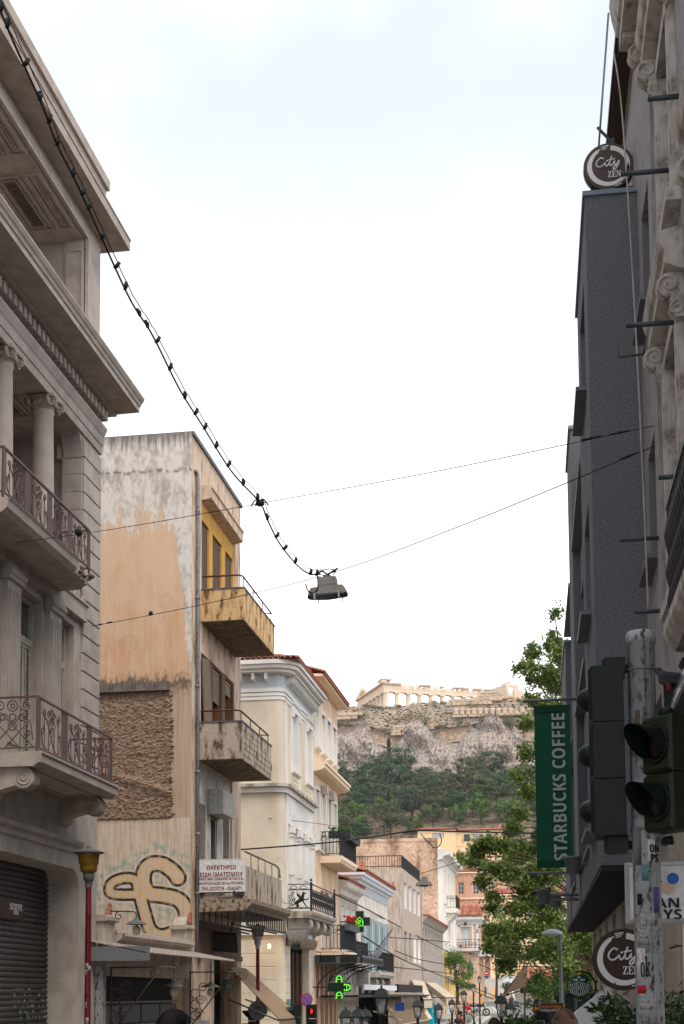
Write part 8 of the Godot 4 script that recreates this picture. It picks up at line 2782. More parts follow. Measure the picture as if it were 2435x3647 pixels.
		if e[4] == "salmon_deep":
			st = S()
			bx(st, -1.0, w * 0.7, h - 7.4, h - 6.4, 0.5, 0.8); bx(st, -1.1, w * 0.7 + 0.1, h - 5.4, h - 5.2, 0.4, 0.9)
			part("terrace", st, M.salmon, b)
			st = S(true)
			lathe(st, [Vector2(0.09, 0), Vector2(0.05, 0.2), Vector2(0.12, 0.55), Vector2(0.05, 0.85), Vector2(0.09, 1.0)], 6)
			var bm := mesh_of(st, M.salmon)
			for k in int(w * 2.2): put("baluster", bm, b, Transform3D(Basis(), V(-0.9 + k * 0.32, h - 6.4, 0.65)))
		if e[4] == "house_yellow" or e[4] == "salmon_deep": tile_roof(b, 0, w, h + 0.26, 0.3, 1.0, 4.0, 0.45, "roof", 2)
const P_CLUMPS := [[0.03,14.19,46.3,0.14,0.23],[-0.15,15.19,53.5,0.43,0.47],[-0.76,14.59,52.6,0.46,0.29],[0.27,13.22,47.6,0.32,0.44],[-0.42,13.12,50.0,0.65,0.4],[-1.34,13.29,49.5,0.31,0.12],[-0.91,13.75,51.5,0.35,0.26],[0.11,13.35,52.9,0.49,0.46],[-0.13,11.1,45.9,0.64,0.31],[-0.72,11.28,45.3,0.34,0.2],[-1.04,11.9,53.4,0.3,0.3],[-1.04,10.04,49.3,0.31,0.34],[-1.28,9.94,52.6,0.36,0.23],[-1.0,8.11,45.0,0.28,0.31],[-1.32,8.1,49.5,0.37,0.28],[-1.6,7.84,52.2,0.49,0.32],[-0.16,10.19,47.3,0.59,0.73],[-0.21,9.77,54.5,0.68,0.85],[-0.33,8.02,54.0,0.67,0.67],[-1.96,6.48,45.3,0.77,0.25],[-2.73,6.35,45.3,0.37,0.2],[-3.36,6.6,50.4,0.22,0.16],[-1.43,7.16,54.4,1.01,0.47],[-2.72,6.22,48.8,0.45,0.18],[-0.46,5.9,47.2,0.73,0.5],[-1.84,5.96,49.2,0.76,0.34],[-2.47,5.33,45.3,0.28,0.2],[-0.97,5.33,47.2,0.73,0.44],[-2.17,5.06,49.4,0.4,0.25],[-0.43,4.91,50.0,0.78,0.62],[-2.3,4.56,47.3,0.18,0.21],[-1.35,4.54,47.3,0.59,0.38],[-2.09,3.74,47.2,0.44,0.38],[-1.43,3.91,49.6,0.62,0.37],[-0.58,3.9,47.9,0.89,0.51],[-2.26,3.24,45.2,0.28,0.2],[-1.96,3.35,53.4,0.66,0.4],[-1.95,2.67,50.6,0.31,0.38],[-0.87,3.27,51.4,0.8,0.35],[-0.15,3.2,46.9,0.73,0.44],[0.41,3.87,54.9,0.85,0.68],[0.79,3.07,53.6,0.75,0.6],[0.05,2.61,46.2,0.43,0.29],[0.95,3.6,48.3,0.6,0.45],[0.67,2.16,52.2,0.65,0.42],[0.2,2.33,52.1,0.29,0.23]]
var CABLE := [V(-5.602, 12.064, -13.000), V(-5.826, 12.432, -13.688), V(-5.956, 12.567, -14.377), V(-5.866, 12.233, -15.065), V(-5.942, 12.199, -15.753), V(-5.903, 12.039, -16.442), V(-5.780, 11.635, -17.130), V(-5.634, 11.200, -17.818), V(-5.528, 11.025, -18.507), V(-5.336, 10.547, -19.195), V(-5.187, 10.295, -19.883), V(-4.881, 9.792, -20.572), V(-4.583, 9.518, -21.260), V(-4.540, 9.371, -21.628), V(-4.415, 9.087, -21.996), V(-4.195, 8.823, -22.364), V(-4.041, 8.770, -22.732), V(-3.918, 8.867, -23.100)]
var WIRES := [
	["black twisted cable from the cream house over the upper peach balcony to the right", [V(-11.81, 7.16, -51.00), V(-9.64, 7.39, -52.00), V(-8.10, 7.75, -54.00), V(-6.50, 8.08, -55.00), V(-5.46, 8.18, -55.00), V(-4.16, 8.11, -55.00), V(-2.61, 7.81, -53.00), V(0.35, 6.89, -46.00)], 0.030, 0.0],
	["cable loop hanging in front of the pink party wall", [V(-5.37, 8.05, -55.00), V(-5.03, 7.65, -55.00), V(-4.77, 7.47, -55.00), V(-4.56, 7.72, -55.00), V(-4.63, 8.04, -55.00)], 0.020, 0.0],
	["thin wire from the cream side wall to the far hanging lamp", [V(-10.83, 8.40, -51.70), V(-10.00, 8.54, -54.00), V(-9.04, 8.68, -57.00)], 0.012, 0.0],
	["pale wire that carries the far hanging lamp towards the tree", [V(-5.67, 6.74, -58.00), V(-4.17, 6.94, -56.00), V(-2.46, 7.19, -53.00), V(-0.77, 7.06, -48.00)], 0.014, 0.0],
	["long wire slanting down along the left facades, upper one", [V(-9.19, 5.88, -57.50), V(-10.09, 6.22, -75.00), V(-10.42, 6.09, -98.00), V(-9.26, 5.25, -118.00), V(-8.86, 5.03, -128.00)], 0.035, 0.0],
	["long wire slanting down along the left facades, lower one", [V(-8.42, 4.25, -60.00), V(-9.54, 3.87, -85.00), V(-8.66, 2.90, -110.00), V(-6.50, 1.23, -135.00)], 0.035, 0.0],
	["thin wire across the concrete block between the floors", [V(-10.74, 5.33, -88.00), V(-9.21, 5.35, -92.00), V(-7.83, 5.43, -100.00)], 0.030, 0.0],
	["thin wire across the grey low house, higher one", [V(-10.34, 4.50, -88.00), V(-9.53, 4.11, -95.00), V(-8.25, 3.92, -105.00), V(-7.24, 3.81, -112.00)], 0.030, 0.0],
	["thin wire across the grey low house, lower one", [V(-10.13, 3.40, -85.00), V(-8.95, 3.34, -95.00), V(-7.97, 3.24, -110.00)], 0.030, 0.0],
	["wire sagging from the green bell lamps to the right trees", [V(-4.68, 3.45, -80.00), V(-3.35, 2.91, -75.00), V(-2.06, 2.56, -70.00), V(-0.41, 2.12, -60.00)], 0.022, 0.0],
	["wire at the lower middle behind the largest lantern", [V(-4.75, 2.12, -75.00), V(-3.46, 1.67, -72.00), V(-2.62, 1.43, -70.00), V(-1.47, 1.18, -66.00)], 0.022, 0.0],
	["dangling thin cable before the pink party wall", [V(-5.03, 7.63, -56.00), V(-4.86, 7.27, -56.00), V(-4.97, 7.03, -56.00), V(-4.82, 6.85, -56.00)], 0.012, 0.0]]

func star_leaf(sz: float) -> ArrayMesh:
	var r := RandomNumberGenerator.new(); r.seed = 77
	var vs := PackedVector3Array(); var ns := PackedVector3Array()
	for k in 9:
		var c := V(r.randfn(), r.randfn() * 0.7, r.randfn()) * 0.15
		var n := V(r.randfn() * 0.6, 0.8, r.randfn() * 0.6).normalized()
		var u := V(r.randfn(), r.randfn(), r.randfn())
		u = (u - n * u.dot(n)).normalized()
		var w := n.cross(u)
		var s := sz * r.randf_range(0.7, 1.2)
		var o := [Vector2(-0.15, 0), Vector2(-0.55, 0.25), Vector2(-0.2, 0.35), Vector2(-0.45, 0.8), Vector2(-0.08, 0.62), Vector2(0, 1.05), Vector2(0.08, 0.62), Vector2(0.45, 0.8), Vector2(0.2, 0.35), Vector2(0.55, 0.25), Vector2(0.15, 0)]
		var m := Vector2(0, 0.35)
		for i in o.size():
			var a: Vector2 = o[i]; var b: Vector2 = o[(i + 1) % o.size()]
			for p in [m, a, b]:
				vs.append(c + (u * p.x + w * p.y) * s + n * (-0.15 * absf(p.x) * s)); ns.append(n)
	var arr := []
	arr.resize(Mesh.ARRAY_MAX)
	arr[Mesh.ARRAY_VERTEX] = vs; arr[Mesh.ARRAY_NORMAL] = ns
	var me := ArrayMesh.new()
	me.add_surface_from_arrays(Mesh.PRIMITIVE_TRIANGLES, arr)
	me.surface_set_material(0, M.leaf)
	return me

func leafy(t: Node3D, clumps: Array, count: int, leaf: ArrayMesh, dark: Color, light: Color, sd: int):
	var r := RandomNumberGenerator.new(); r.seed = sd
	var mm := MultiMesh.new()
	mm.transform_format = MultiMesh.TRANSFORM_3D
	mm.use_colors = true
	mm.mesh = leaf
	var total := 0.0
	for c in clumps: total += c[1].x * c[1].y
	var xs := []
	for c in clumps:
		var n := int(count * c[1].x * c[1].y / total) + 1
		var subs := []
		for k in maxi(4, n / 16):
			subs.append([V(r.randfn(), r.randfn(), r.randfn()).normalized() * pow(r.randf(), 0.45), r.randf()])
		for k in n:
			var sb = subs[r.randi() % subs.size()]
			var p: Vector3 = sb[0] + V(r.randfn(), r.randfn() * 0.7, r.randfn()) * 0.17
			xs.append([c[0] + p * c[1], clampf(sb[1] * 0.6 + r.randf() * 0.4, 0, 1)])
	mm.instance_count = xs.size()
	for i in xs.size():
		var b := Basis(V(r.randfn(), r.randfn(), r.randfn()).normalized(), r.randf() * TAU).scaled(Vector3.ONE * r.randf_range(0.75, 1.25))
		mm.set_instance_transform(i, Transform3D(b, xs[i][0]))
		mm.set_instance_color(i, dark.lerp(light, xs[i][1]))
	var mi := MultiMeshInstance3D.new()
	mi.multimesh = mm
	mi.name = "crown"
	t.add_child(mi, true)
	mi.set_meta("kind", "stuff")

func street_trees():
	var leaf := star_leaf(0.108)
	var t := thing("plane_tree", "big plane tree with bright green leaves reaching over the street beside the grey building", "tree", V(1.9, -1.2, -52), 0.0)
	var cl := []
	for e in P_CLUMPS: cl.append([V(e[0] - 1.9, e[1] + 1.2, -e[2] + 52), V(e[3], e[4], e[3] * 1.1) * 0.86])
	var st := S(true)
	var lean := smooth([V(0, -0.5, 0), V(-0.1, 2, 0), V(-0.5, 5, 0.2), V(-1.3, 9, 0.1), V(-1.75, 15.5, 0)], 4)
	tube(st, lean, 0.34, 9, 0.05)
	rng.seed = 2
	for c in cl:
		var e: Vector3 = c[0]
		var s: Vector3 = lean[1]
		for q0 in lean:
			if q0.y < e.y - 0.9: s = q0
		tube(st, smooth([s, s.lerp(e, 0.5) + V(0, 0.5, 0), e], 4), 0.045, 6, 0.012)
		for k in 4:
			var m := s.lerp(e, 0.6 + 0.1 * k)
			tube(st, [m, m + V(rng.randfn() * c[1].x, rng.randfn() * c[1].y * 0.7, rng.randfn() * c[1].x) * 0.7], 0.018, 4, 0.006)
	part("trunk", st, M.bark, t)
	leafy(t, cl, 7000, leaf, Color(0.045, 0.08, 0.018), Color(0.20, 0.275, 0.065), 5)
	for e in [[V(-9.3, -0.2, -126.0), [[V(0, 4.2, 0), V(1.5, 1.5, 1.5)], [V(-0.3, 5.0, 0.2), V(1.2, 1.2, 1.2)], [V(1.0, 3.6, 0), V(1.1, 1.0, 1.2)], [V(0.4, 2.6, 0.3), V(1.0, 0.8, 1.0)]], 620, Color(0.03, 0.075, 0.012), Color(0.13, 0.26, 0.035), "bright small street tree before the salmon corner house"], [V(-7.6, 1.2, -166.0), [[V(0, 6.5, 0), V(2.0, 2.4, 2.0)], [V(0.8, 9.5, 0), V(1.7, 2.2, 1.8)], [V(1.6, 5.0, 0), V(1.8, 1.8, 1.6)], [V(2.2, 7.5, 0), V(1.4, 1.6, 1.4)], [V(1.0, 3.5, 0), V(1.4, 1.2, 1.3)]], 1100, Color(0.03, 0.07, 0.015), Color(0.13, 0.23, 0.045), "middle green tree in the gap right of the salmon corner house"], [V(-10.0, 2.0, -182.0), [[V(0, 7.5, 0), V(1.6, 2.2, 1.6)], [V(-0.6, 5.2, 0), V(1.5, 2.0, 1.5)]], 500, Color(0.06, 0.10, 0.055), Color(0.20, 0.26, 0.16), "grey-green olive tree right behind the salmon corner house"], [V(-11.5, 2.5, -200.0), [[V(0, 9.5, 0), V(2.0, 1.6, 2.0)], [V(2.5, 10.2, 0), V(2.0, 1.5, 2.0)], [V(5.0, 9.6, 0), V(1.8, 1.3, 1.6)], [V(2.5, 8.0, 0), V(2.0, 1.4, 2.0)]], 800, Color(0.06, 0.13, 0.015), Color(0.25, 0.36, 0.05), "yellow-green young tree above the far pavement"]]:
		var o := thing("street_tree", e[5], "tree", e[0], 0.0)
		st = S(true)
		tube(st, [V(0, -1, 0), V(0.1, 2, 0), V(0, e[1][0][0].y, 0)], 0.2, 7, 0.08)
		for c in e[1]: tube(st, [V(0.05, 2.0, 0), (c[0] + V(0.05, 2, 0)) / 2 + V(0, 0.3, 0), c[0]], 0.08, 5, 0.03)
		part("trunk", st, M.bark, o)
		leafy(o, e[1], e[2], leaf, e[3], e[4], int(-e[0].z))
	var cy := thing("cypress_tree", "slim dark cypress in front of the salmon houses", "tree", V(-16.0, 7.0, -215.0), 0.0)
	put("trunk", trunk_mesh(3, 0.15, 4, 0.0), cy)
	put("crown", tuft_mesh("leaf", 301, 60, 40, V(0.9, 4.2, 0.9), 0.16, Color(0.008, 0.02, 0.012), Color(0.03, 0.05, 0.03), true), cy, Transform3D(Basis(), V(0, 4.2, 0)))
	var hleaf := star_leaf(0.05)
	var vs := PackedVector3Array(); var ns := PackedVector3Array()
	var r := RandomNumberGenerator.new(); r.seed = 8
	for k in 8:
		var c := V(r.randfn(), r.randfn(), r.randfn()) * 0.055
		var n := V(r.randfn() * 0.6, 0.7, r.randfn() * 0.6).normalized()
		var u := V(r.randfn(), r.randfn(), r.randfn()); u = (u - n * u.dot(n)).normalized()
		var w := n.cross(u)
		for tri in [[V(-1, 0, 0), V(0, 0.32, 0.05), V(1, 0, 0)], [V(1, 0, 0), V(0, -0.32, 0.05), V(-1, 0, 0)]]:
			for p in tri:
				vs.append(c + (u * p.x + w * p.y + n * p.z) * 0.055); ns.append(n)
	var arr := []
	arr.resize(Mesh.ARRAY_MAX); arr[Mesh.ARRAY_VERTEX] = vs; arr[Mesh.ARRAY_NORMAL] = ns
	var hm := ArrayMesh.new(); hm.add_surface_from_arrays(Mesh.PRIMITIVE_TRIANGLES, arr); hm.surface_set_material(0, M.leaf_gloss)
	for e in [[V(0.62, 0.1, -13.6), [[V(0, 1.15, 0), V(0.30, 0.38, 0.3)], [V(-0.22, 0.95, 0), V(0.24, 0.3, 0.3)], [V(0.1, 0.7, 0), V(0.5, 0.5, 0.4)]], 900, "dark glossy laurel bush left of the rusty signal post"], [V(1.18, 0.1, -12.6), [[V(0, 1.1, 0), V(0.3, 0.42, 0.3)], [V(0.25, 0.8, 0), V(0.3, 0.5, 0.3)]], 700, "dark glossy laurel bush right of the rusty signal post"]]:
		var o := thing("laurel_bush", e[3], "bush", e[0], 0.0)
		st = S(true)
		for k in 6: tube(st, [V(0, 0, 0), V(r.randfn() * 0.15, 0.9, r.randfn() * 0.15)], 0.015, 5)
		part("stem", st, M.bark, o)
		leafy(o, e[1], e[2], hm, Color(0.012, 0.028, 0.01), Color(0.045, 0.085, 0.025), 9)
	for e in [[V(-1.3, -1.2, -36.0), [[V(0, 1.7, 0), V(0.5, 0.55, 0.5)], [V(0.5, 2.1, 0), V(0.5, 0.4, 0.5)]], 240, "green shrub at the bottom before the brown direction sign"], [V(-0.9, -1.2, -58.0), [[V(0, 3.0, 0), V(0.7, 0.8, 0.7)], [V(0.6, 4.1, 0), V(0.6, 0.9, 0.6)]], 330, "loose green climbing plant by the folded café umbrellas"]]:
		var o := thing("shrub", e[3], "bush", e[0], 0.0)
		st = S(true)
		tube(st, [V(0, 0, 0), V(0.1, 2.0, 0)], 0.03, 5)
		part("stem", st, M.bark, o)
		leafy(o, e[1], e[2], star_leaf(0.11), Color(0.03, 0.07, 0.015), Color(0.12, 0.22, 0.05), 4)

func street_lamp(label: String, at: Vector3, h: float, amber: bool):
	var l := thing("street_lamp", label, "street lamp", at, 0.0, "red lamp posts along the left pavement")
	var st := S(true)
	lathe(st, [Vector2(0.09, 0), Vector2(0.085, 0.6), Vector2(0.062, 0.7), Vector2(0.058, h - 1.35), Vector2(0.062, h - 1.34), Vector2(0.058, h - 1.32), Vector2(0.055, h - 0.78)], 12)
	part("pole", st, M.post_red, l)
	st = S(true)
	lathe(st, [Vector2(0.07, h - 0.80), Vector2(0.075, h - 0.68), Vector2(0.10, h - 0.66), Vector2(0.115, h - 0.53), Vector2(0.10, h - 0.52)], 12)
	part("collar", st, M.zinc if amber else M.steel_pale, l)
	st = S(true)
	lathe(st, [Vector2(0.10, h - 0.52), Vector2(0.15, h - 0.50), Vector2(0.165, h - 0.44), Vector2(0.17, h - 0.36), Vector2(0.19, h - 0.34), Vector2(0.20, h - 0.24), Vector2(0.215, h - 0.15)], 16)
	part("globe", st, M.lamp_amber if amber else M.lamp_cream, l)
	st = S(true)
	lathe(st, [Vector2(0.2, h - 0.16), Vector2(0.31, h - 0.13), Vector2(0.30, h - 0.12), Vector2(0.15, h - 0.06), Vector2(0.05, h - 0.045), Vector2(0.04, h - 0.02), Vector2(0.05, h), Vector2(0, h)], 16)
	part("hat", st, M.lamp_hat if amber else M.lamp_cream, l)
	st = S(true)
	rng.seed = 4 if amber else 6
	for k in 7:
		var y := rng.randf_range(0.7, h - 2.2)
		lathe(st, [Vector2(0.0625, y), Vector2(0.064, y), Vector2(0.064, y + rng.randf_range(0.05, 0.14)), Vector2(0.0625, y + 0.1)], 5, Vector3.ZERO, -rng.randf_range(0.9, 2.4), 0.9)
	part("sticker", st, M.paper_torn, l)
	return l

func lantern(label: String, at: Vector3, h: float, s: float, proto = null) -> Node3D:
	var l := thing("street_lantern", label, "street lantern", at, 0.0, "dark green lantern posts")
	var st := S(true)
	lathe(st, [Vector2(0.14, 0), Vector2(0.14, 0.12), Vector2(0.09, 0.2), Vector2(0.075, 0.7), Vector2(0.05, 0.75), Vector2(0.045, h - 0.66 * s), Vector2(0.07, h - 0.64 * s)], 10)
	part("post", st, M.lantern_green, l)
	var y := h - 0.62 * s
	st = S()
	for k in 4:
		var a := TAU * k / 4 + PI / 4; var e := a + PI / 2
		bar(st, V(cos(a) * 0.11 * s, y, sin(a) * 0.11 * s), V(cos(a) * 0.19 * s, y + 0.36 * s, sin(a) * 0.19 * s), 0.022 * s)
		bar(st, V(cos(a) * 0.11 * s, y, sin(a) * 0.11 * s), V(cos(e) * 0.11 * s, y, sin(e) * 0.11 * s), 0.025 * s)
		bar(st, V(cos(a) * 0.19 * s, y + 0.36 * s, sin(a) * 0.19 * s), V(cos(e) * 0.19 * s, y + 0.36 * s, sin(e) * 0.19 * s), 0.025 * s)
	part("frame", st, M.lantern_green, l)
	st = S()
	for k in 4:
		var a := TAU * k / 4 + PI / 4; var e := a + PI / 2
		q(st, V(cos(a) * 0.10 * s, y + 0.01, sin(a) * 0.10 * s), V(cos(e) * 0.10 * s, y + 0.01, sin(e) * 0.10 * s), V(cos(e) * 0.18 * s, y + 0.35 * s, sin(e) * 0.18 * s), V(cos(a) * 0.18 * s, y + 0.35 * s, sin(a) * 0.18 * s))
	part("pane", st, M.pane_clear, l)
	st = S(true)
	lathe(st, [Vector2(0.03, 0), Vector2(0.06, 0.02), Vector2(0.07, 0.18), Vector2(0.02, 0.22)], 8, V(0, y, 0))
	part("lamp_holder", st, M.lantern_glass, l)
	st = S()
	lathe(st, [Vector2(0.20, 0.36), Vector2(0.245, 0.36), Vector2(0.25, 0.39), Vector2(0.15, 0.54), Vector2(0.12, 0.54), Vector2(0.12, 0.56), Vector2(0.03, 0.58), Vector2(0.03, 0.60), Vector2(0.045, 0.62), Vector2(0, 0.65)].map(func(p): return p * s), 4, V(0, y, 0), PI / 4)
	part("roof", st, M.lantern_roof, l)
	return l

func person(label: String, at: Vector3, turn: float, h: float, o: Dictionary):
	var p := thing("person", label, "person", at, turn)
	var k := h / 1.72
	var sh: Color = o.get("shirt", Color(0.2, 0.2, 0.2)); var lg: Color = o.get("legs", Color(0.05, 0.05, 0.08)); var sk: Color = o.get("skin", Color(0.45, 0.27, 0.19)); var hr: Color = o.get("hair", Color(0.03, 0.02, 0.015)); var fo: Color = o.get("shoe", Color(0.05, 0.05, 0.05))
	var sl: Color = o.get("sleeve", sh); var bare: bool = o.get("bare_legs", false)
	var lc := sk if bare else lg
	var w: float = o.get("wide", 1.0)
	var pose: String = o.get("pose", "stand")
	var hipy := 0.92; var fwd := 0.0
	var kneeL := V(0.10, 0.49, 0.03); var kneeR := V(-0.10, 0.49, 0.0); var footL := V(0.11, 0.07, 0.06); var footR := V(-0.11, 0.07, -0.02)
	if pose == "walk":
		kneeL = V(0.09, 0.50, 0.14); footL = V(0.09, 0.07, 0.20); kneeR = V(-0.09, 0.49, -0.04); footR = V(-0.09, 0.09, -0.24)
	var eL := V(0.26, 1.12, -0.03); var hL := V(0.27, 0.86, 0.06); var eR := V(-0.26, 1.12, -0.03); var hR := V(-0.27, 0.86, 0.06)
	if pose == "arms_up":
		eL = V(0.34, 1.40, 0.12); hL = V(0.14, 1.56, 0.14); eR = V(-0.24, 1.14, 0.08); hR = V(-0.08, 1.22, 0.26)
	elif pose == "hands_front":
		eL = V(0.27, 1.13, 0.06); hL = V(0.08, 1.08, 0.26); eR = V(-0.27, 1.13, 0.06); hR = V(-0.08, 1.05, 0.26)
	elif pose == "sit":
		kneeL = V(0.12, 0.52, 0.40); kneeR = V(-0.12, 0.50, 0.42); footL = V(0.12, 0.08, 0.42); footR = V(-0.10, 0.08, 0.46); hipy = 0.52
	var dy := hipy - 0.92
	var B := []
	var add := func(a: Vector3, b: Vector3, ra: float, rb: float, c: Color): B.append([a * k, b * k, ra * k, rb * k, c])
	add.call(V(0.09, hipy, 0), kneeL, 0.095 * w, 0.062, lg); add.call(V(-0.09, hipy, 0), kneeR, 0.095 * w, 0.062, lg)
	add.call(kneeL, footL, 0.06, 0.042, lc); add.call(kneeR, footR, 0.06, 0.042, lc)
	add.call(footL + V(0, -0.03, -0.03), footL + V(0.02, -0.035, 0.13), 0.042, 0.032, fo); add.call(footR + V(0, -0.03, -0.03), footR + V(-0.02, -0.035, 0.13), 0.042, 0.032, fo)
	add.call(V(0.06, hipy + 0.04, 0), V(-0.06, hipy + 0.04, 0), 0.12 * w, 0.12 * w, lg)
	var D := V(0, dy, 0)
	add.call(D + V(0, 1.04, 0), D + V(0, 1.22, 0), 0.125 * w, 0.13 * w, sh)
	add.call(D + V(0.09, 1.34, 0), D + V(-0.09, 1.34, 0), 0.115 * w, 0.115 * w, sh)
	add.call(D + V(0.17, 1.40, 0), D + V(-0.17, 1.40, 0), 0.06, 0.06, sh)
	for s in [[D + V(0.18, 1.40, 0), D + eL, D + hL], [D + V(-0.18, 1.40, 0), D + eR, D + hR]]:
		add.call(s[0], s[1], 0.052, 0.042, sl)
		add.call(s[1], s[2], 0.041, 0.03, sl if o.get("long_sleeve", false) else sk)
		var d: Vector3 = (s[2] - s[1]).normalized()
		add.call(s[2], s[2] + d * 0.08, 0.032, 0.03, sk)
		add.call(s[2] + d * 0.08, s[2] + d * 0.15, 0.022, 0.014, sk)
	add.call(D + V(0, 1.42, -0.01), D + V(0, 1.52, 0.01), 0.055, 0.05, sk)
	var st := S(true)
	body(st, B, o.get("cell", 0.035) * k, 0.05)
	part("body", st, M.cloth, p)
	var tilt: Basis = Basis(V(0, 1, 0), o.get("look", 0.0)) * Basis(V(1, 0, 0), o.get("nod", 0.0))
	var hc := D + V(0, 1.60, 0.015)
	var H := []
	var hd := func(a: Vector3, b: Vector3, ra: float, rb: float, c: Color): H.append([(hc + tilt * a) * k, (hc + tilt * b) * k, ra * k, rb * k, c])
	hd.call(V(0, 0.02, -0.012), V(0, 0.025, 0.015), 0.090, 0.082, sk)
	hd.call(V(0, -0.03, 0.03), V(0, -0.075, 0.05), 0.062, 0.04, sk)
	hd.call(V(0, 0.01, 0.095), V(0, -0.025, 0.108), 0.012, 0.016, sk)
	for s in [-1, 1]:
		hd.call(V(0.085 * s, 0.01, 0.0), V(0.088 * s, -0.025, 0.0), 0.018, 0.014, sk)
		hd.call(V(0.033 * s, 0.022, 0.086), V(0.036 * s, 0.022, 0.086), 0.011, 0.011, Color(0.03, 0.02, 0.02))
	hd.call(V(-0.018, -0.058, 0.088), V(0.018, -0.058, 0.088), 0.008, 0.008, sk * 0.6)
	if not o.get("bald", false):
		hd.call(V(0, 0.05, -0.03), V(0, 0.055, 0.0), 0.095, 0.082, hr)
		hd.call(V(0.05, 0.02, -0.04), V(-0.05, 0.02, -0.04), 0.07, 0.07, hr)
	if o.get("long_hair", false):
		for s in [-1, 0, 1]: hd.call(V(0.055 * s, 0.0, -0.06), V(0.07 * s, -0.30, -0.085), 0.06, 0.04, hr)
		for s in [-1, 1]: hd.call(V(0.08 * s, 0.03, -0.01), V(0.105 * s, -0.24, 0.0), 0.035, 0.025, hr)
	st = S(true)
	body(st, H, o.get("head_cell", 0.017) * k, 0.025)
	part("head", st, M.cloth, p)
	if o.has("head_cell"):
		for tone in 3:
			st = S(true)
			for i in 70:
				var a := TAU * rng.randf(); var r0 := 0.098
				var pts := []
				for j in 6:
					var t := 0.12 + j * 0.27
					pts.append((hc + V(cos(a + 0.15 * j * (tone - 1)) * sin(t) * r0 * 0.98, cos(t) * r0 + 0.052, sin(a) * sin(t) * r0 * 1.08 - 0.012)) * (h / 1.72))
				tube(st, pts, 0.005 * (h / 1.72), 3)
			var hm: StandardMaterial3D = M.cloth.duplicate()
			hm.vertex_color_use_as_albedo = false
			hm.albedo_color = (hr * [0.7, 1.0, 1.5][tone]).linear_to_srgb()
			part("hair", st, hm, p)
	if o.has("bag"):
		st = S(true)
		ball(st, V(0.28, 0.95, 0.12) * k, V(0.07, 0.17, 0.15) * k, 10, 8)
		tube(st, smooth([V(0.28, 1.05, 0.18) * k, V(0.16, 1.44, 0.06) * k, V(0.2, 1.40, -0.06) * k, V(0.29, 1.05, 0.05) * k], 4), 0.012, 5)
		var bag: StandardMaterial3D = M.cloth.duplicate()
		bag.vertex_color_use_as_albedo = false
		bag.albedo_color = (o.bag as Color).linear_to_srgb()
		part("shoulder_bag", st, bag, p)
	return p

